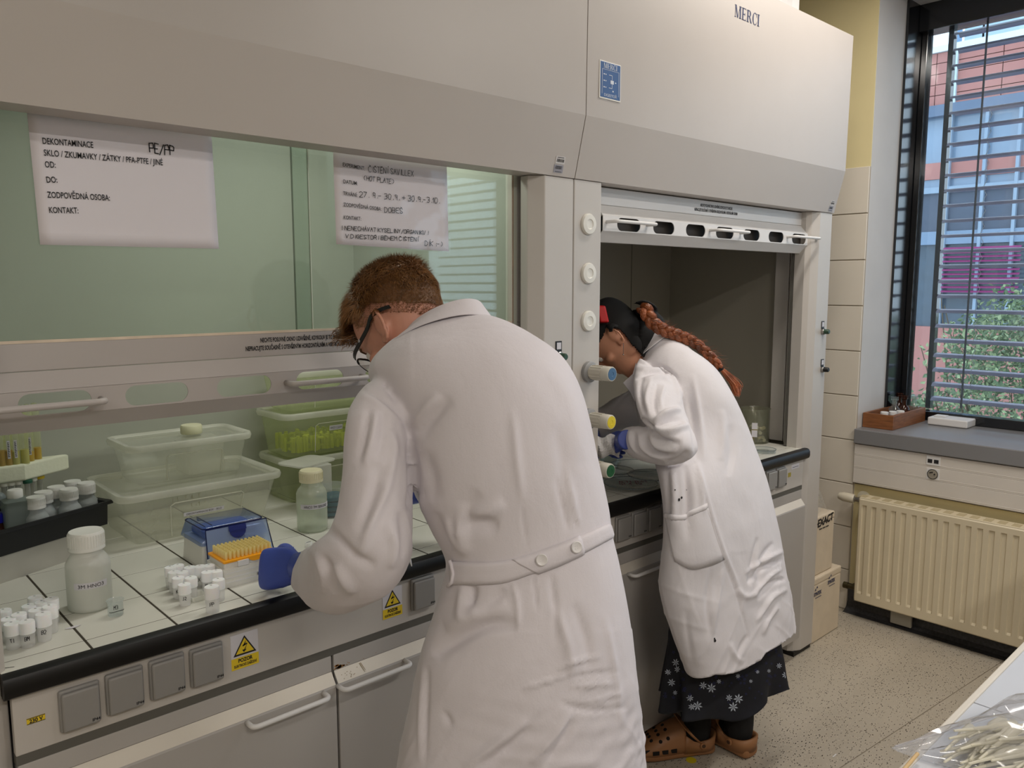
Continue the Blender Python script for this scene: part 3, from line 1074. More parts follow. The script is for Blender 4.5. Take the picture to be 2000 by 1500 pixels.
def rotary(col_, bx, by, yb, lamp=False):
    p = onY(bx, by, yb)
    m = MB(); m.box(p[0] - .011, yb - .002, p[2] - .0, p[0] + .013, yb, p[2] + .030)
    pl = m.build('switch_plate', M_blackm, col_, bevel=.001)
    m = MB(); m.box(p[0] - .007, yb - .0026, p[2] + .008, p[0] + .009, yb - .002, p[2] + .026)
    m.build('switch_print', M_sticker, pl)
    m = MB(); m.lathe([(0, 0), (.013, 0), (.013, .008), (.011, .010), (0, .010)], (p[0] + .001, yb, p[2] - .011), 24, (0, -1, 0))
    m.build('switch_ring', M_chrome, pl, smooth=40)
    m = MB(); m.lathe([(0, .010), (.010, .010), (.0095, .026), (.007, .029), (0, .029)], (p[0] + .001, yb, p[2] - .011), 20, (0, -1, 0))
    m.build('switch_knob', pm('switch_green', (40, 70, 52), 0.4) if lamp else M_blackm, pl, smooth=40)
rotary(colL, 1090, 688, 1.47, True)
rotary(colR, 1606, 642, 1.47, True)
rotary(colR, 1605, 716, 1.47)

# ---- worktops
def worktop(x0, x1, label, jx, y1):
    w = thing('worktop', label, 'worktop', ((x0 + x1) / 2, 1.9, .83))
    m = MB(); m.box(x0, 1.478, .826, x1, y1, .8634)
    m.build('tile_bed', M_grout, w)
    # bull-nosed black front edge
    prof = [(1.482, .8655), (1.470, .8655), (1.462, .862), (1.4575, .854), (1.457, .838), (1.460, .829), (1.468, .824), (1.482, .824)]
    m = MB(); m.prism(prof, lambda u, v, t: (t, u, v), x0, x1)
    m.build('front_edge', M_black, w, smooth=35)
    P = .1475
    xs = []
    x = jx
    while x > x0 + .02: x -= P
    while x < x1:
        a, b_ = max(x, x0), min(x + P, x1)
        if b_ - a > .012: xs.append((a, b_))
        x += P
    ys = [(1.4835, 1.531)] + [(1.531 + P * k, min(1.531 + P * (k + 1), y1)) for k in range(6)]
    for a, b_ in xs:
        for c, d in ys:
            if d - c < .01 or c > y1: continue
            m = MB(); m.box(a + .0019, c + .0011, .858, b_ - .0019, d - .0011, .864)
            m.build('tile', M_tile, w, bevel=.0008, seg=1)
    return w
wtL = worktop(.226, 1.446, 'white tiled worktop with black rounded edge inside the left fume hood', .3665, 2.325)
m = MB()
for p_, q_, w_ in ((onZ(-8, 1307, .8646), onZ(28, 1302, .8646), .0008), (onZ(3, 1318, .8646), onZ(6, 1317, .8646), .0012)):
    d_ = (q_ - p_); d_ /= np.linalg.norm(d_); n_ = np.array([-d_[1], d_[0], 0]) * w_
    m.add([p_ + n_, q_ + n_, q_ - n_, p_ - n_], [(0, 1, 2, 3)])
m.build('ink_line', M_ink, wtL, fix=False, kind='stuff')
worktop(1.737, 2.955, 'white tiled worktop with black rounded edge inside the right fume hood', 1.871, 2.195)

# ---- aprons with sockets and labels
def socket(mb_parent, x0, x1, z0, z1):
    m = MB(); m.box(x0, 1.4665, z0, x1, 1.4752, z1)
    a = m.build('socket_cover', M_sock, mb_parent, bevel=.006, seg=3, smooth=60)
    m = MB(); m.box(x0 + .003, 1.459, z0 + .003, x1 - .003, 1.4668, z1 - .005)
    l = m.build('socket_lid', M_sock, a, bevel=.0045, seg=3, smooth=60)
    m = MB(); text_into(m, 'IP44', (x1 - .0045, 1.4586, z0 + .009), (1, 0, 0), (0, 0, 1), .0075, 'RIGHT', 1, .0002)
    m.build('socket_print', M_ink, l, fix=False)
def warning(parent, x0, x1, z0, z1):
    W, H = x1 - x0, z1 - z0
    yb = 1.4746
    def P(u, v, e=0): return (x0 + u * W, yb - e, z0 + v * H)
    m = MB(); m.box(x0, yb, z0, x1, 1.4755, z1)
    st = m.build('warning_sticker', M_sticker, parent)
    m = MB(); m.add([P(0, 0, .0003), P(1, 0, .0003), P(1, .33, .0003), P(0, .33, .0003)], [(0, 1, 2, 3)])
    m.add([P(.17, .43, .0006), P(.83, .43, .0006), P(.5, .86, .0006)], [(0, 1, 2)])
    m.build('yellow_field', M_yel, st, fix=False)
    m = MB(); m.add([P(.08, .38, .0004), P(.92, .38, .0004), P(.5, .93, .0004)], [(0, 1, 2)])
    m.add([P(u, v, .0009) for u, v in ((.56, .8), (.42, .63), (.5, .64))], [(0, 1, 2)])
    m.add([P(u, v, .0009) for u, v in ((.42, .66), (.42, .62), (.6, .66), (.58, .70))], [(0, 1, 2, 3)])
    m.add([P(u, v, .0009) for u, v in ((.6, .68), (.5, .5), (.45, .5))], [(0, 1, 2)])
    m.add([P(u, v, .0009) for u, v in ((.40, .53), (.46, .45), (.56, .52))], [(0, 1, 2)])
    text_into(m, 'POZOR', P(.5, .19, .0009), (1, 0, 0), (0, 0, 1), .0105, 'CENTER', 1, .0004, .52 * W)
    text_into(m, 'ELEKTRICKÉ ZAŘÍZENÍ', P(.5, .06, .0009), (1, 0, 0), (0, 0, 1), .0075, 'CENTER', 1, .0002, .82 * W)
    m.build('warning_print', M_ink, st, fix=False)
    return st
def apron(x0, x1, label):
    a = thing('service_panel', label, 'panel', ((x0 + x1) / 2, 1.49, .70))
    m = MB(); m.box(x0, 1.4755, .718, x1, 1.493, .823)
    body = m.build('front_panel', M_lam, a, bevel=.0015)
    m = MB(); m.box(x0, 1.4768, .7005, x1, 1.495, .7178)
    m.build('gap_shade_strip', M_dark, a)  # solid strip, dark colour stands in for the shade of a recess
    return a, body
apL, bodyL = apron(.238, 1.446, 'grey socket panel under the left worktop edge with yellow warning stickers')
for x0, x1, zb in ((.3045, .370, .735), (.379, .4435, .738), (.4535, .518, .739), (.5275, .592, .737), (1.042, 1.108, .742)):
    socket(apL, x0, x1, zb, zb + .077)
warning(apL, .610, .667, .7415, .8135)
warning(apL, .966, 1.0195, .7425, .8125)
m = MB(); m.box(.257, 1.4748, .768, .2845, 1.4756, .7785)
vl = m.build('voltage_label', M_yel, apL)
m = MB(); text_into(m, '230 V', (.2707, 1.4744, .7697), (1, 0, 0), (0, 0, 1), .0095, 'CENTER', 1, .0003, .0205)
m.box(.257, 1.4744, .7774, .2845, 1.4747, .7785); m.box(.257, 1.4744, .768, .2845, 1.4747, .7689)
m.build('voltage_print', M_ink, vl, fix=False)
apR, bodyR = apron(1.737, 2.938, 'grey socket panel under the right worktop edge behind the person with the braid')
for x0 in (1.784, 1.8585, 1.9325, 2.006, 2.648, 2.7215):
    socket(apR, x0, x0 + .0655, .742, .742 + .077)
m = MB(); m.box(2.845, 1.4748, .795, 2.905, 1.4756, .812); m.build('paper_label', M_sticker, apR)
m = MB(); m.box(2.852, 1.4742, .801, 2.898, 1.4748, .8025); m.build('label_print', M_ink, apR)
m = MB(); m.box(2.82, 1.4748, .768, 2.842, 1.4756, .785); m.build('yellow_label', pm('olive_yellow', (168, 152, 62), 0.6), apR)

# ---- base cabinets
def cabinet(x0, x1, label, hsp):
    c = thing('base_cabinet', label, 'cabinet', ((x0 + x1) / 2, 1.6, 0))
    m = MB(); m.box(x0 + .002, 1.486, .085, x1 - .002, 2.2, .6895)
    m.box(x0 + .002, 1.4765, .664, x1 - .002, 1.4865, .700)
    m.build('carcass', M_door, c, bevel=.001)
    m = MB(); m.box(x0 + .005, 1.55, .0, x1 - .005, 1.565, .085)
    m.build('toe_kick', pm('toe_kick_grey', (150, 150, 148), 0.5), c)
    m = MB(); m.prism([(1.4775, .663), (1.460, .640), (1.458, .636), (1.458, .09), (1.4775, .09)], lambda u, v, t: (t, u, v), x0 + .002, x1 - .002)
    d = m.build('door', M_door, c, bevel=.0012)
    m = MB(); m.add([(x0 + .002, 1.4772, .6634), (x1 - .002, 1.4772, .6634), (x1 - .002, 1.4594, .6401), (x0 + .002, 1.4594, .6401)], [(0, 1, 2, 3)])
    m.build('door_edge', M_cream, d, solid=.0006)
    if hsp:
        m = MB(); bar_handle(m, hsp[0], hsp[1], hsp[2], 1.458, out=.03, r=.0052, rb=.012)
        m.build('handle', M_white, d, smooth=180)
    return c, d
zh = onY(642, 1366, 1.43)
hA = (onY(490, 1420, 1.44)[0], onY(640, 1368, 1.44)[0], onY(565, 1394, 1.43)[2])
hB = (onY(668, 1345, 1.44)[0], onY(799, 1304, 1.44)[0], onY(733, 1325, 1.43)[2])
cab1, d1 = cabinet(.238, .834, 'grey base cabinet at lower left under the 230 V label', hA)
cab2, d2 = cabinet(.836, 1.446, 'grey base cabinet with rust stained top beside the person in glasses', hB)
cabinet(1.737, 2.336, 'grey base cabinet in shade between the two people', (1.83, 2.01, hB[2]))
cabinet(2.338, 2.938, 'grey base cabinet behind the person with the braid', (2.45, 2.63, hB[2]))
# rust and stains at the door joint
M_rust = pm('rust', (150, 104, 50), 0.9, var=0.35, vscale=60)
m = MB()
r = random.Random(5)
for k in range(26):
    x = .8385 + abs(r.gauss(.0, .012 if k < 16 else .05)); z = .667 + abs(r.gauss(0, .0028)); s = r.uniform(.001, .0032)
    if k >= 16: s *= .4
    m.add([(max(.8365, x + s * 1.6 * math.cos(a)), 1.4762, min(.699, z + s * math.sin(a))) for a in [2 * PI * i / 8 for i in range(8)]], [tuple(range(8))])
m.build('rust_stain', M_rust, cab2, fix=False)
m = MB()
def dpt(x, t): return (x, 1.4772 - .0178 * t - .0012, .6634 - .0233 * t + .0004)
for (xa, ta_, xb, tb_) in ((.9, .1, .906, .85), (.903, .1, .909, .75)):
    m.add([dpt(xa, ta_), dpt(xa + .0016, ta_), dpt(xb + .001, tb_), dpt(xb, tb_)], [(0, 1, 2, 3)])
for k in range(14):
    x = .868 + r.gauss(0, .01); t = r.uniform(.25, .8); s = .0006
    m.add([dpt(x, t), dpt(x + s * 3, t), dpt(x + s * 3, t + .05), dpt(x, t + .05)], [(0, 1, 2, 3)])
m.build('stain', pm('stain_brown', (150, 134, 104), 0.9), d2, fix=False)

# ---- paper notices on the left sash
def sheet(name, label, c4, curl=0.004):
    """c4 = TL TR BR BL; slightly wavy sheet with thickness"""
    t = thing(name, label, 'notice', c4[3])
    TL, TR, BR, BL = [np.asarray(q, float) for q in c4]
    m = MB(); N, K = 16, 10
    vs = []
    for j in range(K + 1):
        for i in range(N + 1):
            u, v = i / N, j / K
            p = (TL * (1 - u) + TR * u) * (1 - v) + (BL * (1 - u) + BR * u) * v
            p = p + np.array([0, -.0006 - curl * (v ** 2) * (.5 + .5 * math.sin(u * 9 + v * 3)) - curl * .3 * math.sin(u * 6) ** 2, 0])
            vs.append(p)
    fs = [(j * (N + 1) + i, j * (N + 1) + i + 1, (j + 1) * (N + 1) + i + 1, (j + 1) * (N + 1) + i) for j in range(K) for i in range(N)]
    m.add(vs, fs)
    pp = m.build('sheet', M_paper, t, smooth=180, solid=.0003)
    return t, pp
YP = 1.549
tA, ppA = sheet('paper_notice', 'large paper notice headed DEKONTAMINACE on left sash glass', [onY(52, 215, YP), onY(412, 254, YP), onY(427, 486, YP), onY(78, 478, YP)], .001)
def on_paper(m, c4):
    TL, TR, BR, BL = [np.asarray(q, float) for q in c4]
    ex = (TR - TL + BR - BL) / 2
    ey = (TL - BL + TR - BR) / 2
    return BL, ex / np.linalg.norm(ex), ey / np.linalg.norm(ey)
E = np.array([0, -.0026, 0])
exA = (onY(325, 318, YP) - onY(85, 299, YP)); exA /= np.linalg.norm(exA)
eyA = np.array([-exA[2], 0, exA[0]])
m = MB()
for s, q, e in (('DEKONTAMINACE', (82, 281), (181, 289)), ('SKLO / ZKUMAVKY / ZÁTKY / PFA-PTFE / JINÉ', (85, 304), (317, 323)), ('OD:', (87, 327), (108, 328)), ('DO:', (90, 357), (111, 357)), ('ZODPOVĚDNÁ OSOBA:', (92, 386), (214, 392)), ('KONTAKT:', (95, 416), (152, 417))):
    a, b_ = onY(q[0], q[1], YP), onY(e[0], e[1], YP)
    ex = (b_ - a); L = np.linalg.norm(ex); ex /= L
    text_into(m, s, a + E, ex, np.array([-ex[2], 0, ex[0]]), .0145, 'LEFT', 1, .00015, L)
m.build('printed_text', M_ink, ppA, fix=False)
m = MB()
a = onY(291, 298, YP) + E
strokes_into(m, 'PE/PP', a, (1, 0, -.02), (0, 0, 1), .017, .0009, .62, .08, .05, 2)
m.build('handwriting', M_ink, ppA, fix=False)
tB, ppB = sheet('paper_notice', 'smaller notice in a plastic sleeve headed EXPERIMENT with handwriting', [onY(650, 290, YP), onY(872, 322, YP), onY(876, 491, YP), onY(656, 477, YP)], .002)
m = MB()
for s, q, e in (('EXPERIMENT:', (667, 325), (710, 333)), ('DATUM:', (668, 358), (696, 362)), ('TRVÁNÍ:', (668, 381), (696, 385)), ('ZODPOVĚDNÁ OSOBA:', (669, 403), (743, 412)), ('KONTAKT:', (669, 428), (703, 431))):
    a, b_ = onY(q[0], q[1], YP), onY(e[0], e[1], YP)
    ex = (b_ - a); L = np.linalg.norm(ex); ex /= L
    text_into(m, s, a + E * 1.6, ex, np.array([-ex[2], 0, ex[0]]), .0115, 'LEFT', 1, .0001, L)
m.build('printed_text', M_ink, ppB, fix=False)
m = MB()
for s, q, e, h in (('ČIŠTĚNÍ SAVILLEX', (718, 336), (807, 345), .0125), ('(HOT PLATE)', (708, 352), (770, 360), .010), ('27. 9.- 30.9. + 30.9.-3.10.', (700, 385), (864, 398), .012), ('DOBEŠ', (749, 415), (786, 417), .0115),
                   ('! NENECHÁVAT KYSELINY/ORGANIKU !', (664, 449), (840, 459), .0088), ('V DIGESTOŘI BĚHEM ČIŠTĚNÍ', (673, 465), (822, 472), .0086), ('DÍK :-)', (828, 480), (866, 482), .0115)):
    a, b_ = onY(q[0], q[1], YP), onY(e[0], e[1], YP)
    ex = (b_ - a); L = np.linalg.norm(ex); ex /= L
    t_ = MB(); W0 = strokes_into(t_, s, (0, 0, 0), (1, 0, 0), (0, 0, 1), h, 0, .7, .07, .05, 3)
    strokes_into(m, s, a + E * 1.6, ex, np.array([-ex[2], 0, ex[0]]), h, .00065, .7 * L / W0, .07, .05, 3)
m.build('handwriting', M_ink, ppB, fix=False)
# clear plastic sleeve
m = MB()
c4 = [onY(649, 286, YP - .004), onY(876, 320, YP - .004), onY(880, 493, YP - .004), onY(655, 479, YP - .004)]
N, K = 14, 10
vs = []
for j in range(K + 1):
    for i in range(N + 1):
        u, v = i / N, j / K
        p = (c4[0] * (1 - u) + c4[1] * u) * (1 - v) + (c4[3] * (1 - u) + c4[2] * u) * v
        vs.append(p + np.array([0, -.0015 * (math.sin(u * 13 + v * 4) * math.sin(v * 9 + u * 5) + 1), 0]))
m.add(vs, [(j * (N + 1) + i, j * (N + 1) + i + 1, (j + 1) * (N + 1) + i + 1, (j + 1) * (N + 1) + i) for j in range(K) for i in range(N)])
m.build('plastic_sleeve', tp('sleeve_film', (250, 250, 255), 0.03, 0.06, (255, 255, 255), .9), tB, smooth=180)

# ================================================================== THINGS ON THE LEFT WORKTOP
ZB = .8642


def rrect(cx, cy, hx, hy, r, z, n=6, rot=0.0):
    pts = []
    for sx, sy, a0 in ((1, 1, 0), (-1, 1, PI / 2), (-1, -1, PI), (1, -1, 1.5 * PI)):
        for k in range(n + 1):
            a = a0 + PI / 2 * k / n
            x, y = sx * (hx - r) + r * math.cos(a), sy * (hy - r) + r * math.sin(a)
            pts.append((cx + x * math.cos(rot) - y * math.sin(rot), cy + x * math.sin(rot) + y * math.cos(rot), z))
    return pts


def rloft(m, rings, cap0=True, cap1=True):
    n = len(rings[0])
    vs = [p for r in rings for p in r]
    fs = [(i * n + k, i * n + (k + 1) % n, (i + 1) * n + (k + 1) % n, (i + 1) * n + k) for i in range(len(rings) - 1) for k in range(n)]
    if cap0: fs.append(tuple(range(n))[::-1])
    if cap1: fs.append(tuple((len(rings) - 1) * n + k for k in range(n)))
    return m.add(vs, fs)


def storage_box(label, x0, y0, x1, y1, z0, h, taper=.016, group=None, mat=None, rim=None, cat='box', lid=True, rot=0.0):
    """translucent tapered tub, x0.. are the bottom's bounds"""
    mat = mat or M_box
    rim = rim or M_boxrim
    cx, cy, hx, hy = (x0 + x1) / 2, (y0 + y1) / 2, (x1 - x0) / 2, (y1 - y0) / 2
    t = thing('storage_box', label, cat, (cx, cy, z0), group)
    m = MB()
    rloft(m, [rrect(cx, cy, hx - .006, hy - .006, .018, z0 + .0005, rot=rot), rrect(cx, cy, hx, hy, .022, z0 + .006, rot=rot), rrect(cx, cy, hx + taper, hy + taper, .026, z0 + h - .012, rot=rot)], True, False)
    b = m.build('tub', mat, t, smooth=50)
    m = MB()
    e = taper + .010
    rloft(m, [rrect(cx, cy, hx + taper + .001, hy + taper + .001, .027, z0 + h - .02, rot=rot), rrect(cx, cy, hx + e, hy + e, .032, z0 + h - .018, rot=rot), rrect(cx, cy, hx + e + .003, hy + e + .003, .034, z0 + h - .008, rot=rot),
              rrect(cx, cy, hx + e, hy + e, .032, z0 + h - .001, rot=rot), rrect(cx, cy, hx + e - .012, hy + e - .012, .026, z0 + h - .001, rot=rot), rrect(cx, cy, hx + e - .016, hy + e - .016, .024, z0 + h - .006, rot=rot)], False, False)
    rm = m.build('lid_rim' if lid else 'rim', rim, t, smooth=50)
    if lid:
        m = MB(); rloft(m, [rrect(cx, cy, hx + e - .016, hy + e - .016, .024, z0 + h - .006, rot=rot), rrect(cx, cy, hx + e - .05, hy + e - .05, .016, z0 + h - .007, rot=rot)], False, True)
        m.build('lid_panel', mat, t)
    # raised panel frame on the front face
    def F(u, v, o=.0012):
        z = z0 + .006 + v * (h - .03)
        k = v
        p = np.array([-(hx + taper * k) * (1 - u) + (hx + taper * k) * u, -(hy + taper * k) - o, 0])
        return np.array([cx + p[0] * math.cos(rot) - p[1] * math.sin(rot), cy + p[0] * math.sin(rot) + p[1] * math.cos(rot), z])
    m = MB()
    w = .0016
    m.tube([F(.26, .02), F(.27, .80), F(.30, .86), F(.74, .86), F(.76, .80), F(.77, .02)], w, 6)
    m.build('panel_ridge', rim, b, smooth=60)
    return t, b, F


def sticker_on(F, parent, u0, u1, v0, v1, s, mat=None, name='paper_label', rot=0, th=None):
    a, b_, c = F(u0, v0, .003), F(u1, v0, .003), F(u0, v1, .003)
    m = MB(); d = F(u1, v1, .003)
    m.add([a, b_, d, c], [(0, 1, 2, 3)])
    o = m.build(name, mat or M_sticker, parent, solid=.0004)
    ex = b_ - a; L = np.linalg.norm(ex); ex /= L
    ey = c - a; H = np.linalg.norm(ey); ey /= H
    m = MB()
    nrm = np.cross(ex, ey)
    text_into(m, s, a + ex * L * .06 + ey * H * .24 + nrm * .0006, ex, ey, H * .74, 'LEFT', 1, .0, L * .88)
    m.build('label_print', M_ink, o, fix=False)


# big lower box and the clear box on top of it
bx1, tb1, F1 = storage_box('large translucent box labelled DEKONTAMINACNI BOX on the left worktop', .608, 2.018, .948, 2.235, ZB, .137, .030)
sticker_on(F1, tb1, .35, .63, .47, .565, 'DEKONTAMINACNI BOX – SKLO')
m = MB()
strokes_into(m, 'S I L I C A', F1(.30, .88, .002), F1(.8, .88) - F1(.3, .88), (0, 0, 1), .012, .0007, .7 / .2, .08, 0, 5) if False else None
r = random.Random(2)
for (u, v, s) in ((.28, .9, 'I'), (.31, .91, '1'), (.36, .92, '1'), (.40, .9, '4'), (.45, .92, 'E'), (.40, .70, 'F'), (.43, .71, '.'), (.45, .70, '1'), (.49, .71, '-')):
    ex = F1(.9, .5) - F1(.1, .5); ex /= np.linalg.norm(ex)
    strokes_into(m, s, F1(u, v, .003), ex, (0, 0, 1), .009, .0005, .7, .1, 0, int(u * 100))
m.build('faded_marking', pm('faded_ink', (140, 138, 112), 0.8), tb1, fix=False)
p0 = onZ(315, 955, 1.0015); p1 = onZ(496, 921, 1.0015); p2 = onZ(288, 942, 1.0015)
bx2, tb2, F2 = storage_box('clear lidded box stacked on the large labelled box', .636, 2.055, .905, 2.20, ZB + .1375, .108, .016, mat=tp('clear_box_plastic', (246, 248, 238), 0.24, 0.2, (255, 255, 252), 0.7))
# plastic bottle lying inside, its cap above the lid
jb = thing('plastic_canister', 'milky square canister with a cream cap standing inside the clear stacked box', 'canister', (.815, 2.13, ZB + .139))
m = MB()
rloft(m, [rrect(.822, 2.135, .048, .05, .01, ZB + .1400), rrect(.822, 2.135, .05, .052, .012, ZB + .146), rrect(.822, 2.135, .05, .052, .012, ZB + .222), rrect(.822, 2.135, .03, .03, .012, ZB + .238)])
m.build('canister_body', tp('canister_plastic', (232, 232, 220), 0.4, 0.3), jb, smooth=50)
m = MB(); m.lathe([(.0, 0), (.026, 0), (.0275, .003), (.0275, .02), (.025, .0235), (0, .0235)], (.797, 2.12, ZB + .2452), 28)
m.build('canister_cap', pm('cap_cream', (222, 220, 186), 0.45), jb, smooth=40)

# right-hand stack of three boxes
M_boxg = tp('stack_box_plastic', (232, 238, 206), 0.28, 0.25, (250, 253, 238), 0.7)
sx0, sy0, sx1, sy1 = 1.075, 2.11, 1.395, 2.26
bs1, tbs1, Fs1 = storage_box('bottom translucent box of the stack of three against the hood back', sx0, sy0, sx1, sy1, ZB, .135, .014, mat=M_boxg)
bs2, tbs2, Fs2 = storage_box('middle translucent box of the stack holding yellow green tubes', sx0 - .004, sy0, sx1, sy1, ZB + .1355, .134, .014, mat=M_boxg)
bs3, tbs3, Fs3 = storage_box('topmost translucent box of the stack of three behind the slotted sash', sx0 + .008, sy0 + .01, sx1, sy1, ZB + .270, .12, .014, mat=M_boxg)
sticker_on(Fs2, tbs2, .40, .53, .62, .76, 'HNO3 CLEAN')
# contents: mass of yellow green tubes
M_yg = tp('yellow_green_plastic', (232, 238, 60), 0.85, 0.3, (255, 255, 190), 0.4)
tg = thing('tube_fill', 'mass of yellow green plastic tubes inside the middle stacked box', 'tubes', (1.235, 2.185, ZB + .142))
tg['kind'] = 'stuff'
m = MB()
r = random.Random(11)
for k in range(330):
    x, y = r.uniform(sx0 + .012, sx1 - .012), r.uniform(sy0 + .012, sy1 - .012)
    z = ZB + .146 + r.random() * .05
    if k % 3 == 0:
        a = r.uniform(0, PI)
        v = np.array([math.cos(a) * .012, math.sin(a) * .006, r.uniform(-.004, .004)])
        m.cyl(np.array([x, y, z]) - v, np.array([x, y, z]) + v, .0045, 7)
    else:
        m.cyl((x, y, ZB + .1455), (x, y, ZB + .185 + r.random() * .012), .0048, 7)
o = m.build('tube_mass', M_yg, tg, smooth=40); o['kind'] = 'stuff'
# wrapped bag lying in the top box
m = MB()
N = 12
vs = []
for j in range(N + 1):
    for i in range(N + 1):
        u, v = i / N, j / N
        vs.append((1.16 + .18 * u, 2.135 + .10 * v, ZB + .300 + .03 * math.sin(PI * u) * math.sin(PI * v) + .012 * r.random()))
m.add(vs, [(j * (N + 1) + i, j * (N + 1) + i + 1, (j + 1) * (N + 1) + i + 1, (j + 1) * (N + 1) + i) for j in range(N) for i in range(N)])
bgx = thing('plastic_bag', 'crumpled clear bag lying inside the topmost stacked box', 'bag', (1.25, 2.19, ZB + .29))
m.build('film', tp('bag_film_small', (230, 236, 220), 0.3, 0.15), bgx, smooth=20)

# small blue lidded dish box behind the HNO3 bottle
db = thing('sample_container', 'round clear container with blue insides behind the HNO3 bottle', 'container', (1.105, 1.935, ZB))
m = MB(); m.lathe([(0, .001), (.043, .001), (.045, .004), (.046, .062), (.048, .064), (.048, .082), (.046, .085), (0, .085)], (1.105, 1.935, ZB), 32)
m.build('clear_shell', tp('shell_clear', (220, 230, 226), 0.2, 0.1), db, smooth=40)
m = MB()
for k in range(4):
    m.lathe([(0, .006 + k * .014), (.04, .006 + k * .014), (.04, .015 + k * .014), (0, .015 + k * .014)], (1.105, 1.935, ZB), 28)
m.build('blue_stack', tp('teal_plastic', (52, 110, 128), 0.8, 0.2), db, smooth=40)
lidx = thing('loose_lid', 'translucent flat lid resting above the bottom stacked box behind the bottle', 'lid', (1.02, 2.0, ZB + .139))
m = MB()
c_ = onY(640, 914, 2.095)
rloft(m, [rrect(1.085, 2.03, .068, .052, .02, ZB + .1365, rot=.3), rrect(1.085, 2.03, .07, .054, .022, ZB + .1385, rot=.3), rrect(1.085, 2.03, .07, .054, .022, ZB + .1415, rot=.3)])
m.build('lid_plate', M_milky, lidx)
m = MB(); rloft(m, [rrect(1.1, 1.985, .03, .02, .01, ZB), rrect(1.1, 1.985, .03, .02, .01, ZB + .1362)])
bpst = thing('reagent_box', 'small milky box standing behind the HNO3 bottle under the loose lid', 'box', (1.10, 1.99, ZB))
m.build('box_body', M_milky, bpst, bevel=.002)


# lab bottle
def bottle(label, c, r, h, capr, caph, M_body, M_cap, fill=None, group=None, text=None, tz=.4, name='lab_bottle', capmat=None, tilt=None):
    t = thing(name, label, 'bottle', c, group)
    sh_ = h - caph - .012
    prof = [(0, .002), (r * .86, .0), (r * .97, .003), (r, .010), (r, sh_ * .80), (r * .985, sh_ * .86), (r * .88, sh_ * .94), (capr * .95, sh_), (capr * .86, sh_ + .004), (capr * .86, h - caph + .004)]
    m = MB(); m.lathe(prof, c, 36); m.f.pop() if False else None
    b_ = m.build('bottle_body', M_body, t, smooth=50)
    if fill:
        m = MB(); m.lathe([(0, .004), (r * .93, .004), (r * .96, .011), (r * .96, fill), (0, fill)], c, 32)
        m.build('liquid', M_liquid, t, smooth=50)
    m = MB(); z0 = h - caph
    m.lathe([(capr * .82, z0 - .001), (capr * 1.02, z0), (capr * 1.02, z0 + .004), (capr, z0 + .006), (capr * .99, h - .003), (capr * .93, h), (capr * .8, h - .0004), (0, h - .001)], c, 40)
    for k in range(40):
        a = 2 * PI * k / 40
        m.obox((c[0] + capr * math.cos(a), c[1] + capr * math.sin(a), c[2] + z0 + .006 + (caph - .01) / 2), (.0007 * math.cos(a), .0007 * math.sin(a), 0), (-.0007 * math.sin(a), .0007 * math.cos(a), 0), (0, 0, (caph - .012) / 2))
    m.build('screw_cap', M_cap, t, smooth=40)
    if text:
        # curved strip label facing the room
        m = MB(); a_c = math.atan2(-c[1], -c[0]) + text[2]
        N, w, hh_ = 14, text[1], text[3]
        vs = []
        for i in range(N + 1):
            a = a_c - w / r / 2 + w / r * i / N
            for z in (tz * h - hh_ / 2, tz * h + hh_ / 2):
                vs.append((c[0] + (r + .0008) * math.cos(a), c[1] + (r + .0008) * math.sin(a), c[2] + z))
        m.add(vs, [(2 * i, 2 * i + 2, 2 * i + 3, 2 * i + 1) for i in range(N)])
        lb = m.build('paper_label', M_sticker, b_, fix=False)
        tmp = MB(); text_into(tmp, text[0], (0, 0, 0), (1, 0, 0), (0, 0, 1), hh_ * .78, 'CENTER', 1, 0, w * .74)
        m = MB()
        m.add([(c[0] + (r + .0014) * math.cos(a_c + x / r), c[1] + (r + .0014) * math.sin(a_c + x / r), c[2] + tz * h - hh_ * .28 + z) for x, y, z in tmp.v], tmp.f)
        m.build('label_print', M_ink, lb, fix=False)
    return t


M_capw = pm('cap_white', (226, 226, 220), 0.42, var=0.02)
bottle('milky wide-mouth bottle labelled 3M HNO3 at the front of the left worktop', (.419, 1.690, ZB), .0405, .157, .0325, .036, tp('bottle_hdpe', (244, 243, 238), 0.66, 0.3), M_capw, fill=.075, text=('3M HNO3', .062, .08, .013), tz=.36)
bottle('clear bottle with cream cap labelled HNO3 7M beside the box stack', (.998, 1.848, ZB), .0395, .160, .030, .030, tp('bottle_pp', (236, 240, 228), 0.34, 0.15, (252, 254, 248)), pm('cap_ivory', (216, 210, 176), 0.42), fill=.075, text=('HNO3 7M SEKUND', .085, .30, .013), tz=.44)

# little beaker by the 3M bottle
bk = thing('small_beaker', 'tiny clear glass beaker marked M3 beside the 3M bottle', 'beaker', (.443, 1.612, ZB))
m = MB(); m.lathe([(0, .001), (.0125, .0), (.014, .002), (.014, .026), (.0165, .031), (.0155, .0315), (.0128, .026), (.0128, .004), (0, .003)], (.443, 1.612, ZB), 28)
m.build('glass_wall', tp('beaker_glass', (214, 224, 222), 0.3, 0.05), bk, smooth=40)
m = MB(); strokes_into(m, 'M3', (.436, 1.5972, ZB + .017), (.98, -.05, 0), (0, 0, 1), .007, .0005, .7, .08)
m.build('ink_mark', M_ink, bk, fix=False, kind='stuff')
m = MB()
m.tube([(.443 + .0145 * math.cos(a), 1.612 + .0145 * math.sin(a), ZB + .011 + .001 * math.sin(a * 3)) for a in np.linspace(3.6, 5.9, 10)], .0006, 5)
m.build('level_line', M_ink, bk, fix=False)

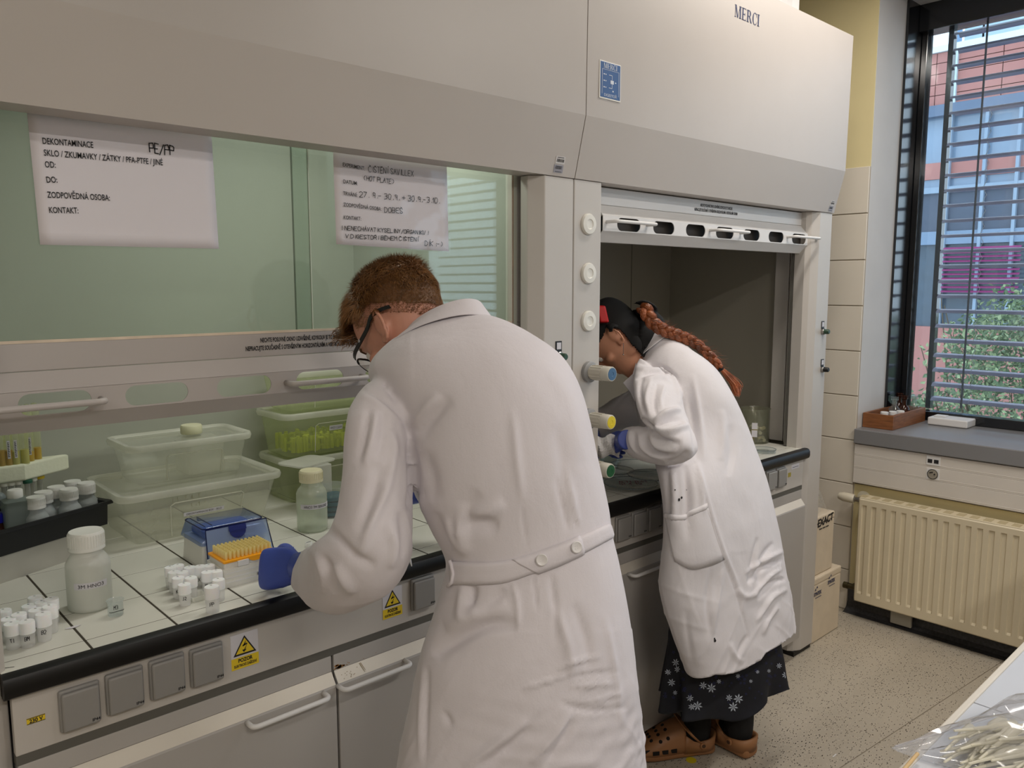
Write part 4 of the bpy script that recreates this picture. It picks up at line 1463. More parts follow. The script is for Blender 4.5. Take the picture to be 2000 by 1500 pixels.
# vials: body, cap, ink mark
M_vcap = pm('vial_cap_plastic', (244, 246, 248), .4, var=.01, sss=.2)
def vial_proto(c, label, group, h=.046, r=.0135, mark='B2'):
    t = thing('sample_vial', label, 'vial', c, group)
    m = MB(); m.lathe([(0, .001), (r * .8, 0), (r * .86, .002), (r * .9, h * .62), (r * .9, h * .64)], c, 20)
    m.build('vial_body', M_vial, t, smooth=50)
    m = MB(); m.lathe([(r * .9, h * .55), (r, h * .56), (r, h - .003), (r * .93, h), (0, h - .0006)], c, 22)
    m.build('vial_cap', M_vcap, t, smooth=50)
    m = MB()
    u = -np.array([c[0], c[1], 0]); u /= np.linalg.norm(u); s_ = np.array([-u[1], u[0], 0])
    strokes_into(m, mark, np.array(c) + u * (r * .92 + .0006) - s_ * .0045 + np.array([0, 0, h * .33]), s_, (0, 0, 1), .0068, .0005, .66, .12, 0, 4)
    strokes_into(m, '-', np.array(c) - s_ * .003 + np.array([0, 0, h + .0003]) - u * .002, s_, u * -1, .009, .0007, .8, .2, 0, 6)
    m.build('ink_mark', M_ink, t, fix=False)
    return t


g1 = [(18, 1272, 'T5', .046), (47, 1268, 'BM', .046), (80, 1256, 'B2', .050), (93, 1240, 'A', .050), (66, 1243, 'C', .046), (32, 1250, 'D', .044), (10, 1258, 'E', .042), (52, 1232, 'F', .044), (78, 1226, 'H', .046), (96, 1222, 'K', .048), (64, 1214, 'L', .044), (2, 1240, 'N', .042)]
lab1 = ['white capped vial marked T5 at the front left of the left worktop', 'white capped vial marked with two scrawled letters, between the T5 and B2 vials', 'tall white capped vial marked B2 in the left vial cluster', 'white vial just right of and behind the B2 vial', 'white vial directly behind the B2 vial', 'white vial behind the gap between the T5 vial and the scrawled one', 'white vial behind and left of the T5 vial', 'white vial in the third row of the left cluster, at its middle', 'white vial in the third row of the left cluster, right of the middle one', 'white vial at the rear right corner of the left cluster', 'rearmost white vial of the left cluster', 'white vial cut off by the left edge of the photo']
for k, (x, y, mk, h) in enumerate(g1):
    p = onZ(x, y, ZB); p = p + HD * .0125
    vial_proto((p[0], p[1], ZB), lab1[k], 'vials in the left cluster', h, .0132, mk)
g2 = [(357, 1186, 'J2'), (345, 1172, 'K'), (337, 1160, 'L'), (330, 1150, 'A'), (370, 1172, 'N'), (353, 1160, 'O'), (345, 1146, 'I'), (368, 1150, 'S'), (411, 1200, 'PP'), (424, 1176, 'H'), (402, 1160, 'M'), (388, 1148, 'X'), (406, 1146, 'Z'), (420, 1158, 'E')]
lab2 = ['small white vial marked J2 at the front of the middle vial cluster', 'white vial directly behind the J2 vial', 'third white vial from the front along the left edge of the middle cluster', 'rearmost white vial on the left edge of the middle cluster', 'white vial to the right of and behind the J2 vial', 'white vial halfway back in the second column of the middle cluster', 'rear white vial in the second column of the middle cluster', 'white vial at the back centre of the middle cluster', 'taller white vial with a scrawled line, nearest the worktop edge by the tip rack', 'white vial right of the tall scrawled vial, close to the tip rack', 'white vial right behind the tall scrawled vial', 'leftmost white vial at the back of the right arm of the middle cluster', 'middle white vial at the back of the right arm of the middle cluster', 'white vial by the tip rack corner, behind the right-hand vial']
for k, (x, y, mk) in enumerate(g2):
    p = onZ(x, y, ZB); p = p + HD * .0125
    vial_proto((p[0], p[1], ZB), lab2[k], 'vials in the middle cluster', .043 if mk != 'PP' else .052, .0125 if mk != 'PP' else .0145, mk)
wt = thing('weighing_dish', 'small square white dish between the vials before the tip rack', 'dish', (.60, 1.55, ZB))
p = onZ(385, 1170, ZB)
m = MB(); rloft(m, [rrect(p[0], p[1], .012, .012, .003, ZB), rrect(p[0], p[1], .015, .015, .004, ZB + .010)], True, False)
m.build('dish', M_milky, wt, solid=.001)
# white spill on a joint, pen marks on tiles
sp = thing('powder_trace', 'white dried trace across the tile joint by the left vials', 'residue', onZ(140, 1228, ZB))
m = MB()
p = onZ(143, 1226, ZB)
m.add([(p[0] + .012 * math.cos(a) * (1 + .3 * math.sin(3 * a)), p[1] + .0035 * math.sin(a), ZB + .0012) for a in np.linspace(0, 2 * PI, 14)[:-1]], [tuple(range(13))])
m.build('residue', M_sticker, sp, fix=False, solid=.001)

# blue tip box with tilted-back lid
def P3(c, ux, uy, a, b_, z): return np.array([c[0] + ux[0] * a + uy[0] * b_, c[1] + ux[1] * a + uy[1] * b_, z])
M_blue = tp('blue_lid_plastic', (96, 126, 184), 0.34, 0.08, (214, 226, 250), 1.0)
M_blued = tp('blue_lid_edge', (24, 36, 92), 0.85, 0.1, (80, 100, 180), 0.8)
tbx = thing('tip_box', 'pipette tip box with transparent blue lid raised over its white base', 'box', (.74, 1.79, ZB))
cx, cy, hx, hy = .742, 1.80, .078, .062
m = MB(); rloft(m, [rrect(cx, cy, hx, hy, .008, ZB), rrect(cx, cy, hx - .004, hy - .004, .008, ZB + .060)])
m.build('white_base', M_whitep, tbx, smooth=40)
m = MB()
for z in (.014, .024, .034, .044):
    m.box(cx - hx + .008, cy - hy - .0012 + z * .06, ZB + z, cx + hx - .008, cy - hy + .002, ZB + z + .003)
m.build('base_rib', M_white, tbx)
m = MB(); rloft(m, [rrect(cx, cy, hx + .003, hy + .003, .009, ZB + .056), rrect(cx, cy, hx - .006, hy - .006, .010, ZB + .090), rrect(cx, cy, hx - .012, hy - .012, .010, ZB + .095)], False, True)
lidb = m.build('blue_lid', M_blue, tbx, smooth=40)
m = MB(); m.tube(rrect(cx, cy, hx - .006, hy - .006, .010, ZB + .0915) + [rrect(cx, cy, hx - .006, hy - .006, .010, ZB + .0915)[0]], .0014, 6)
m.box(cx - hx + .014, cy - hy + .016, ZB + .0951, cx - hx + .016, cy + hy - .02, ZB + .0960)
m.box(cx - hx + .03, cy - hy + .016, ZB + .0951, cx - hx + .032, cy + hy - .02, ZB + .0960)
m.build('lid_edge', M_blued, lidb)
# inserts seen through the lid
m = MB(); m.box(cx - .06, cy - .045, ZB + .062, cx + .06, cy + .045, ZB + .078)
m.build('tip_tray', pm('tray_blue', (70, 100, 172), 0.4), tbx, bevel=.003)
# flap: the front lid hanging open
fl_ = [(cx - hx + .002, cy - hy - .028, ZB + .006), (cx + hx + .004, cy - hy - .028, ZB + .006), (cx + hx - .004, cy - hy - .004, ZB + .092), (cx - hx + .008, cy - hy - .004, ZB + .092)]
m = MB(); m.add(fl_, [(0, 1, 2, 3)])
flap = m.build('front_flap', tp('blue_flap_plastic', (190, 208, 234), 0.40, 0.08, (226, 236, 252), 1.0), tbx, solid=.0016)
m = MB(); m.tube([fl_[0], fl_[3], fl_[2], fl_[1]], .0016, 6); m.build('flap_edge', M_blued, flap)
fu = lambda u, v, e=.0016: (np.array(fl_[0]) * (1 - u) + np.array(fl_[1]) * u) * (1 - v) + (np.array(fl_[3]) * (1 - u) + np.array(fl_[2]) * u) * v + np.array([0, -e, 0])
m = MB()
m.add([fu(.5, .86)] + [fu(.5 + .13 * math.cos(a), .86 + .20 * math.sin(a)) for a in np.linspace(PI, 2 * PI, 14)], [tuple(range(15))])
m.add([fu(.36, .86, .003), fu(.64, .86, .003), fu(.64, 1.0, .003), fu(.36, 1.0, .003)], [(0, 1, 2, 3)])
m.build('flap_latch', pm('latch_blue', (24, 38, 110), 0.3), flap, solid=.002, fix=False)
m = MB(); text_into(m, 'eppendorf', fu(.50, .54, .004), (1, 0, 0), (0, .25, .97), .013, 'LEFT', 1, .0006, .036)
text_into(m, 'Box 2.0', fu(.48, .66, .004), (1, 0, 0), (0, .25, .97), .007, 'LEFT', 1, .0, .016)
m.build('lettering', M_inkblue, flap, fix=False)

# open rack of yellow tips
tr_ = thing('tip_rack', 'open white tip rack with orange tray full of yellow pipette tips', 'rack', (.70, 1.64, ZB))
rx0, rx1, ry0, ry1 = .656, .776, 1.600, 1.690
rcx, rcy = (rx0 + rx1) / 2, (ry0 + ry1) / 2
m = MB(); rloft(m, [rrect(rcx, rcy, .062, .045, .006, ZB), rrect(rcx, rcy, .0625, .0455, .006, ZB + .040), rrect(rcx, rcy, .058, .041, .005, ZB + .0405), rrect(rcx, rcy, .057, .040, .005, ZB + .052)])
bs_ = m.build('rack_base', M_whitep, tr_, smooth=40)
m = MB()
for z in (.010, .020, .030):
    m.box(rcx - .058, rcy - .0465, ZB + z, rcx + .058, rcy - .044, ZB + z + .002)
m.box(rcx - .03, rcy - .046, ZB + .041, rcx - .006, rcy - .039, ZB + .053)
m.box(rcx + .030, rcy - .046, ZB + .041, rcx + .054, rcy - .039, ZB + .053)
m.build('base_rib', M_white, tr_)
m = MB(); rloft(m, [rrect(rcx, rcy, .060, .043, .004, ZB + .0525), rrect(rcx, rcy, .060, .043, .004, ZB + .0565)])
m.add([(rcx + .012, rcy - .0435, ZB + .0562)] + [(rcx + .012 + .018 * math.cos(a), rcy - .0436, ZB + .0562 + .011 * math.sin(a)) for a in np.linspace(PI, 2 * PI, 12)], [tuple(range(13))])
m.build('orange_tray', pm('tray_orange', (244, 164, 16), 0.45), tr_)
m = MB()
for i in range(12):
    for j in range(8):
        x, y = rcx - .0495 + i * .009, rcy - .0315 + j * .009
        m.lathe([(.0022, .056), (.0030, .058), (.0031, .073), (.0026, .074), (.0024, .066)], (x, y, ZB), 7)
o = m.build('yellow_tips', tp('tip_yellow', (255, 245, 190), 0.7, 0.3, (255, 254, 240)), tr_, smooth=40, kind='stuff')
m = MB(); text_into(m, 'eppendorf', (rcx + .012, rcy - .0467, ZB + .0125), (1, 0, 0), (0, 0, 1), .012, 'LEFT', 1, .0006, .034)
m.box(rcx + .018, rcy - .0468, ZB + .030, rcx + .032, rcy - .0466, ZB + .0315)
m.box(rcx + .02, rcy - .0468, ZB + .0265, rcx + .031, rcy - .0466, ZB + .028)
m.box(rcx + .022, rcy - .0468, ZB + .0235, rcx + .028, rcy - .0466, ZB + .0245)
m.build('lettering', M_inkblue, bs_, fix=False)
# two small items behind the hand
for (x, y, l_) in ((570, 1079, 'small clear cap lying behind the blue gloved hand'), (603, 1068, 'small clear tube lying farther behind the blue gloved hand')):
    p = onZ(x, y, ZB)
    t = thing('tube_cap', l_, 'cap', p)
    m = MB(); m.lathe([(0, 0), (.009, 0), (.0095, .002), (.0095, .010), (.008, .012), (0, .012)], (p[0], p[1], ZB), 20)
    m.build('cap_body', M_vial, t, smooth=40)
    m = MB(); m.box(p[0] - .006, p[1] - .001, ZB + .0121, p[0] + .006, p[1] + .001, ZB + .0125); m.build('ink_mark', M_ink, t)

# white crate with a black tray of bottles on top
wr0 = thing('white_crate', 'low white plastic crate under the black bottle tray', 'crate', (.36, 2.08, ZB))
# the tray's long front runs obliquely across the bench
A = onZ(27, 1080, ZB + .062); B_ = onZ(209, 1024, ZB + .062)
dx = (B_ - A); Ld = np.linalg.norm(dx); dx /= Ld
dyv = np.array([-dx[1], dx[0], 0])
zc0 = ZB
def TP(u, w, z): return B_ * [1, 1, 0] + dx * u + dyv * w + np.array([0, 0, z])
def tray_ring(u0, u1, w0, w1, z): return [tuple(TP(u0, w0, z)), tuple(TP(u1, w0, z)), tuple(TP(u1, w1, z)), tuple(TP(u0, w1, z))]
m = MB()
rloft(m, [tray_ring(-.55, -.055, .012, .165, zc0), tray_ring(-.555, -.05, .006, .17, zc0 + .0615)], True, False)
m.build('crate_wall', tp('crate_white', (226, 224, 216), 0.85, .35), wr0, solid=.003)
bt = thing('bottle_tray', 'long black plastic tray of white-capped bottles on the white crate', 'tray', TP(-.25, .08, zc0 + .062))
m = MB()
z0, z1 = zc0 + .0635, zc0 + .120
rloft(m, [tray_ring(-.60, 0, 0, .17, z0), tray_ring(-.602, .002, -.002, .172, z1)], True, False)
rloft(m, [tray_ring(-.602, .002, -.002, .172, z1 - .002), tray_ring(-.612, .012, -.009, .18, z1), tray_ring(-.612, .012, -.009, .18, z1 - .007)], False, False)
m.build('tray_body', M_blackm, bt, solid=.003)
capmat = pm('cap_white_small', (222, 222, 218), 0.45)
M_bb = tp('bottle_grey_hdpe', (206, 212, 212), 0.8, 0.3)
first = None
caps6 = [(69, 972), (84, 962), (109, 952), (134, 956), (141, 941), (168, 944)]
for k, (x, y) in enumerate(caps6):
    p = onZ(x, y, z0 + .098)
    c = (p[0], p[1], z0 + .0025)
    lab = ['white capped bottle in the black tray, nearest the square grey bottle', 'white capped bottle behind the nearest one in the black tray', 'white capped bottle in the back row of the black tray, next to last', 'white capped bottle in the middle of the front row in the black tray', 'white capped bottle at the back row end of the black tray', 'white capped bottle at the right end of the front row in the black tray'][k]
    if first is None:
        first = bottle(lab, c, .0245, .098, .0195, .026, M_bb, capmat, group='bottles in the black tray'); fc = c
    else:
        copy_tree(first, c, 0, lab)
p = onZ(29, 960, z0 + .115)
t = thing('square_bottle', 'grey square bottle with white cap at the back of the black tray', 'bottle', (p[0], p[1], z0))
m = MB(); rloft(m, [rrect(p[0], p[1], .026, .026, .006, z0 + .003), rrect(p[0], p[1], .026, .026, .006, z0 + .096), rrect(p[0], p[1], .014, .014, .006, z0 + .102)])
m.build('bottle_body', tp('square_bottle_grey', (150, 162, 158), 0.85, .3), t, smooth=40)
m = MB(); m.lathe([(.015, .100), (.0155, .100), (.0155, .118), (.014, .12), (0, .12)], (p[0], p[1], z0), 24); m.build('screw_cap', capmat, t, smooth=40)
p = onZ(31, 1017, z0 + .045)
t = thing('small_jar', 'short white screw jar low in the black tray by the pipette bulb', 'jar', (p[0], p[1], z0))
m = MB(); m.lathe([(0, .003), (.021, .003), (.022, .03), (.0225, .031), (.0225, .044), (.021, .046), (.019, .0445), (0, .0445)], (p[0], p[1], z0), 28); m.build('jar_body', capmat, t, smooth=40)
p = onZ(10, 1005, z0 + .06)
t = thing('dropper', 'glass dropper with grey bulb and blue collar at the left end of the black tray', 'dropper', (p[0], p[1], z0))
m = MB(); m.lathe([(0, .003), (.006, .003), (.007, .075), (.012, .077), (.012, .083), (0, .083)], (p[0], p[1], z0), 20); m.build('glass_stem', M_clear, t, smooth=40)
m = MB(); m.ell((p[0] - .008, p[1] + .01, z0 + .095), (.015, 0, 0), (0, .015, 0), (0, 0, .016)); m.build('bulb', tp('bulb_grey', (160, 172, 176), 0.8, .3), t, smooth=180)
p = onZ(-6, 1018, z0 + .05)
t = thing('blue_cap_bottle', 'brown bottle with blue cap at the very left of the black tray', 'bottle', (p[0], p[1], z0))
m = MB(); m.lathe([(0, .003), (.022, .003), (.022, .035), (.014, .045), (.014, .05)], (p[0], p[1], z0), 24); m.build('brown_body', pm('brown_glass', (60, 28, 18), 0.15), t, smooth=40)
m = MB(); m.lathe([(.016, .048), (.0165, .048), (.0165, .068), (0, .07)], (p[0], p[1], z0), 24); m.build('blue_cap', pm('cap_blue', (34, 36, 170), 0.4), t, smooth=40)

# white foam rack with inverted tubes of yellow liquid
M_foam = pm('white_foam', (226, 228, 206), 0.9, var=0.03, bump=0.3, bscale=120)
YF = 2.10
c0 = onY(50, 939, YF); zfb = c0[2]; zft = onY(50, 906, YF)[2]
cr = onZ(115, 922, zfb)
fr = thing('foam_rack', 'white foam block holding inverted tubes of yellow liquid above the black tray', 'rack', (c0[0], c0[1], zfb))
u2 = cr - c0; u2 = u2 / np.linalg.norm(u2) * .125
u1 = np.array([-.30, .015, 0])
m = MB()
ring = lambda z, s=1: [tuple(c0 * [1, 1, 0] + np.array([0, 0, z]) + v) for v in (0 * u1, u2, u2 + u1, u1)]
rloft(m, [ring(zfb), ring(zft)])
m.build('foam_block', M_foam, fr, bevel=.005, seg=3)
tubecols = {'amber': (214, 170, 30), 'yellow': (238, 200, 30), 'pale': (228, 222, 140)}
specs = [(4, 'amber', 4), (20, 'amber', 3), (34, 'pale', 2), (50, 'pale', 3), (61, 'yellow', 5), (75, 'yellow', 6)]
tlab = ['tube of amber liquid at the left end of the foam rack', 'tube of amber liquid with paper strip, second in the foam rack', 'tube of pale liquid with a paper strip on the foam rack', 'tube of pale yellow liquid at the corner of the foam rack', 'tube of yellow liquid with paper strip toward the back of the foam rack', 'tube of bright yellow liquid at the back of the foam rack']
for k, (x, cn, dd) in enumerate(specs):
    tpos = c0 + u1 * (0.12 if x < 45 else .06) + u2 * (.18 if x < 55 else (.42 if k == 4 else .66))
    # choose the spot on the block's top whose pixel column matches
    best = None
    for a in np.linspace(.04, .95, 60):
        for bb_ in ((.2,) if x < 55 else ((.45,) if k == 4 else (.66,))):
            q = c0 + u1 * a + u2 * bb_
            e = abs(proj(np.array([q[0], q[1], zft]))[0] - x)
            if best is None or e < best[0]: best = (e, q)
    q = best[1]
    t = thing('liquid_tube', tlab[k], 'tube', (q[0], q[1], zft))
    rr_ = .0095
    zt1 = zft + .135
    m = MB(); m.lathe([(rr_ * .5, -.02), (rr_, .0), (rr_, zt1 - zft - .01), (rr_ * .6, zt1 - zft), (0, zt1 - zft + .002)], (q[0], q[1], zft), 18)
    m.build('glass_wall', tp('tube_glass', (232, 236, 200), 0.2, 0.08, (252, 253, 240)), t, smooth=50)
    lv = (.036, .034, .030, .032, .022, .028)[k]
    m = MB(); m.lathe([(0, .0), (rr_ * .9, .0), (rr_ * .9, lv), (0, lv)], (q[0], q[1], zft), 16)
    m.build('yellow_liquid', tp('liquid_' + cn, tubecols[cn], 0.85, 0.1, tubecols[cn]), t, smooth=50)
    if k in (1, 2, 4):
        m = MB(); u = -np.array([q[0], q[1], 0]); u /= np.linalg.norm(u); s_ = np.array([-u[1], u[0], 0])
        o_ = np.array([q[0], q[1], zft]) + u * (rr_ + .001) + s_ * .001
        m.add([o_ - s_ * .003 + [0, 0, .016], o_ + s_ * .003 + [0, 0, .016], o_ + s_ * .003 + [0, 0, .058], o_ - s_ * .003 + [0, 0, .058]], [(0, 1, 2, 3)])
        st = m.build('paper_strip', M_sticker, t, fix=False)
        m = MB()
        for i in range(9):
            o2 = o_ + u * .0004 + np.array([0, 0, .02 + .004 * i])
            m.add([o2 - s_ * .0018, o2 + s_ * (.0018 - .001 * (i % 3)), o2 + s_ * .0018 + [0, 0, .0016], o2 - s_ * .0018 + [0, 0, .0022]], [(0, 1, 2, 3)])
        m.build('strip_print', M_ink, st, fix=False)
    # stopper and stem hanging below, down to the tray floor
    cc = {3: (22, 84, 62), 5: (226, 196, 40)}.get(k, (214, 212, 200))
    m = MB(); m.lathe([(.010, 0), (.0115, .0), (.0115, .006), (.009, .008)], (q[0], q[1], zfb - .008), 18)
    m.build('stopper', pm('stopper_%d' % k, cc, 0.4), t, smooth=40)
    m = MB(); m.lathe([(.006, z0 + .004), (.006, zfb - .012), (.009, zfb - .008)], (q[0], q[1], 0), 14)
    m.build('stem', M_milky, t, smooth=40)

# pipette in the hidden right hand, tip seen below the coat sleeve
p0, p1 = D(793, 1050, 1.74), D(801, 1106, 1.72)

# ================================================================== RIGHT HOOD CONTENTS
def dish(label, px_, py_, r, h, name='watch_glass', group=None, z=ZB, writing=None, flat=False):
    p = onZ(px_, py_, z)
    t = thing(name, label, 'dish', (p[0], p[1], z), group)
    m = MB()
    if flat:
        m.lathe([(0, .001), (r, .001), (r, h), (r - .002, h), (r - .002, .003), (0, .003)], (p[0], p[1], z), 48)
    else:
        pr = [(r * k / 10, .001 + h * (k / 10) ** 2) for k in range(11)]
        m.lathe(pr + [(r + .001, h + .0015)] + [(a, b_ + .002) for a, b_ in pr[::-1]], (p[0], p[1], z), 48)
    m.build('glass', tp('dish_glass', (220, 230, 230), 0.10, 0.04, (250, 252, 252), 1.0, .2), t, smooth=40)
    m = MB(); N = 48
    ringp = [(p[0] + r * math.cos(2 * PI * k / N), p[1] + r * math.sin(2 * PI * k / N), z + h + .001) for k in range(N + 1)]
    m.tube(ringp, .0013, 5, cap=False)
    m.build('rim', tp('dish_rim', (130, 146, 150), 0.5, 0.05), t, smooth=60)
    if writing:
        m = MB()
        for i, s in enumerate(writing):
            strokes_into(m, s, (p[0] - .036 - .018 * i, p[1] + .016 - .018 * i, z + h + .0045), (.80, -.6, 0), (.6, .8, 0), .0185, .0016, .7, .1, 0, 8 + i)
        m.build('pen_writing', pm('ink_crimson', (112, 28, 60), 0.7), t, fix=False)
    return t
dish('large watch glass with dark red writing at the front of the right worktop', 1232, 952, .085, .014, writing=('ALTI TEST', '08.4 TO'))
dish('large clear watch glass behind the written one in the right hood', 1245, 918, .095, .016)
dish('clear watch glass partly under the bent sleeve in the right hood', 1275, 935, .08, .012, z=ZB + .0185)
dish('clear watch glass by the green valve in the right hood', 1196, 925, .07, .012, z=ZB + .0185)
bkp = onZ(1192, 905, ZB)
t = thing('glass_beaker', 'clear glass beaker standing behind the green valve knob', 'beaker', (bkp[0], bkp[1], ZB))
m = MB(); m.lathe([(0, .001), (.036, .0), (.038, .004), (.038, .075), (.041, .08), (.040, .08), (.0365, .075), (.0365, .005), (0, .004)], (bkp[0], bkp[1], ZB), 36)
m.build('glass_wall', M_clear, t, smooth=40)
tsp = thing('tissue', 'crumpled white paper tissue by the gloved hands in the right hood', 'tissue', D(1187, 868, 2.42))
m = MB()
c_ = D(1183, 871, 2.40)
N = 14; vs = []
r = random.Random(4)
for j in range(N + 1):
    for i in range(N + 1):
        u, v = i / N - .5, j / N - .5
        vs.append(tuple(c_ + RT * (u * .080 + .003 * r.random()) + UP * (v * .062 + .006 * math.sin(9 * u)) - FW * (.030 * max(0, 1 - 3 * (u * u + v * v)) + .006 * math.sin(14 * u + 5 * v) + .002 * r.random())))
m.add(vs, [(j * (N + 1) + i, j * (N + 1) + i + 1, (j + 1) * (N + 1) + i + 1, (j + 1) * (N + 1) + i) for j in range(N) for i in range(N)])
m.build('paper', M_white, tsp, solid=.0008)
jr = onZ(1482, 864, ZB)
t = thing('specimen_jar', 'clear glass jar of white and yellow bits by the right hood wall', 'jar', (jr[0], jr[1], ZB))
jc = (jr[0], jr[1] + .02, ZB)
m = MB(); m.lathe([(0, .002), (.055, .0), (.058, .006), (.058, .135), (.061, .14), (.060, .1405), (.0565, .136), (.0565, .008), (0, .006)], jc, 40)
m.build('glass_wall', tp('jar_glass', (200, 204, 190), 0.16, .05, (240, 240, 230), 1.0), t, smooth=40)
for k in range(22):
    a, rr_ = r.uniform(0, 2 * PI), r.uniform(.005, .045)
    q = np.array([jc[0] + rr_ * math.cos(a), jc[1] + rr_ * math.sin(a), ZB + .012 + (k // 6) * .016 + r.uniform(0, .008)])
    d = np.array([r.uniform(-1, 1), r.uniform(-1, 1), r.uniform(-.4, .4)]); d /= np.linalg.norm(d)
    m = MB(); m.cyl(q - d * .008, q + d * .008, .007, 12)
    pc = k % 3
    m.build('plastic_piece', (M_whitep, pm('piece_yellow', (206, 176, 70), 0.5), pm('piece_cream', (216, 208, 176), 0.5))[pc] if k < 3 else bpy.data.materials[('white_plastic', 'piece_yellow', 'piece_cream')[pc]], t, smooth=40)
m = MB(); u = -np.array([jc[0], jc[1], 0]); u /= np.linalg.norm(u); s_ = np.array([-u[1], u[0], 0]); o_ = np.array(jc) + u * .0588 - s_ * .012
for z0_, z1_ in ((.03, .058), (.062, .088)):
    m.add([o_ + [0, 0, z0_], o_ + s_ * .022 + [0, 0, z0_], o_ + s_ * .022 + [0, 0, z1_], o_ + [0, 0, z1_]], [(0, 1, 2, 3)])
m.build('paper_label', M_sticker, t, fix=False)
pd_ = dish('small clear petri dish at the right front of the right worktop', 1492, 883, .045, .012, 'petri_dish', flat=True)

# ================================================================== WINDOW SILL
ZS = .8603
M_wood = pm('crate_wood', (132, 82, 46), 0.55, var=0.3, vscale=5, stretch=(3, 3, 30), bump=.15, bscale=30)
wc = thing('wooden_crate', 'open reddish wooden crate of small bottles on the grey window sill', 'crate', (3.81, 1.48, ZS))
X0, X1, Y0_, Y1_ = 3.622, 4.0, 1.408, 1.543
H_ = .066
for nm, bxs in (('end_board', (X0, Y0_, X0 + .012, Y1_)), ('end_board', (X1 - .012, Y0_, X1, Y1_)), ('side_board', (X0 + .0125, Y0_, X1 - .0125, Y0_ + .012)), ('side_board', (X0 + .0125, Y1_ - .012, X1 - .0125, Y1_))):
    m = MB(); m.box(bxs[0], bxs[1], ZS + .0002, bxs[2], bxs[3], ZS + H_)
    m.build(nm, M_wood, wc, bevel=.0012)
m = MB(); m.box(X0 + .0125, Y0_ + .0125, ZS, X1 - .0125, Y1_ - .0125, ZS + .006); m.build('bottom_board', M_wood, wc)
M_brown = tp('brown_glass_clear', (70, 32, 14), 0.75, 0.06, (150, 80, 40), 1.0)
for k, (x, y, mt, lab, hh_) in enumerate(((3.80, 1.475, M_clear, 'clear glass bottle at the front of the wooden crate', .115), (3.86, 1.455, M_brown, 'brown glass bottle beside the clear bottle in the wooden crate', .118), (3.93, 1.505, M_brown, 'brown glass bottle at the back of the wooden crate', .118), (3.95, 1.445, M_clear, 'clear glass bottle at the back right of the wooden crate', .112))):
    t = thing('reagent_bottle', lab, 'bottle', (x, y, ZS + .006))
    rb_ = .026
    m = MB(); m.lathe([(0, .001), (rb_, 0), (rb_, .055), (rb_ * .9, .068), (.011, .082), (.0105, hh_ - .012), (.016, hh_ - .008), (.016, hh_), (.009, hh_), (.0085, hh_ - .02), (.0085, .085)], (x, y, ZS + .0062), 28)
    m.build('glass_body', mt, t, smooth=40)
    m = MB(); m.lathe([(0, hh_ - .018), (.0083, hh_ - .018), (.0086, hh_ + .001), (.0165, hh_ + .004), (.0165, hh_ + .008), (0, hh_ + .009)], (x, y, ZS + .0062), 24)
    m.build('stopper', mt, t, smooth=40)
for k, (x, y) in enumerate(((3.665, 1.465), (3.71, 1.445), (3.755, 1.43))):
    t = thing('white_plug', ['white plastic plug nearest the end of the wooden crate', 'white plastic plug, middle of three in the wooden crate', 'white plastic plug closest to the bottles in the wooden crate'][k], 'plug', (x, y, ZS + .006))
    m = MB(); m.lathe([(0, 0), (.012, 0), (.013, .05), (.017, .052), (.017, .066), (.015, .068), (0, .068)], (x, y, ZS + .0062), 20)
    m.build('plug_body', M_white, t, smooth=40)
wbx = thing('router_box', 'flat white plastic box with dark vents lying on the grey window sill', 'box', (3.94, 1.28, ZS))
m = MB(); m.box(3.905, 1.195, ZS + .001, 4.02, 1.365, ZS + .036)
wb_ = m.build('case', M_white, wbx, bevel=.006, seg=3)
m = MB(); m.box(3.94, 1.30, ZS + .0362, 3.985, 1.35, ZS + .042); m.build('raised_lid', M_white, wb_, bevel=.002)

# ================================================================== RADIATOR
M_rad = pm('radiator_cream', (218, 206, 178), 0.4, var=0.02)
rad = thing('radiator', 'cream ribbed panel radiator under the window sill', 'radiator', (3.52, .6, .09))
P_ = .0422
ys, xs_ = [], []
y = 1.479
prof = [(1.479, 0.004), (1.474, 0.0)]
yy_ = 1.4665
zs_ = [(.089, 0, .004), (.094, 0, 0), (.128, 0, 0), (.140, 1, 0), (.528, 1, 0), (.536, 0, 0), (.558, 0, 0), (.563, 0, .004)]
cols = [(1.480, 0, .005), (1.476, 0, 0)]
k = 0
while yy_ > -.6:
    cols += [(yy_, 0, 0), (yy_ - .004, 1, 0), (yy_ - .018, 1, 0), (yy_ - .022, 0, 0)]
    yy_ -= P_
cols += [(yy_, 0, 0), (yy_ - .004, 0, .005)]
vs = []
for (yc, dpth, ed) in cols:
    for (z, zd, ed2) in zs_:
        vs.append((3.480 + .0075 * (dpth * zd) + max(ed, ed2), yc, z))
nz_ = len(zs_)
m = MB(); m.add(vs, [(i * nz_ + j, i * nz_ + j + 1, (i + 1) * nz_ + j + 1, (i + 1) * nz_ + j) for i in range(len(cols) - 1) for j in range(nz_ - 1)])
yend = cols[-1][0]
m.build('front_panel', M_rad, rad, fix=True, smooth=25)
m = MB(); m.box(3.486, yend, .092, 3.499, 1.478, .561)
m.box(3.545, yend, .10, 3.558, 1.475, .553)
m.build('water_panel', M_rad, rad)
m = MB(); m.box(3.4845, yend - .001, .5625, 3.559, 1.480, .566)
m.box(3.4845, 1.4785, .095, 3.557, 1.4815, .5625)
tg_ = m.build('top_grille', M_rad, rad, bevel=.001)
m = MB()
for i in range(40):
    y = 1.46 - i * .05
    m.box(3.50, y, .5662, 3.544, y + .03, .5668)
m.build('slot_shade_bar', pm('grille_shadow', (186, 172, 138), 0.8), tg_)  # flat bars, darker tone paints the shade inside the grille openings
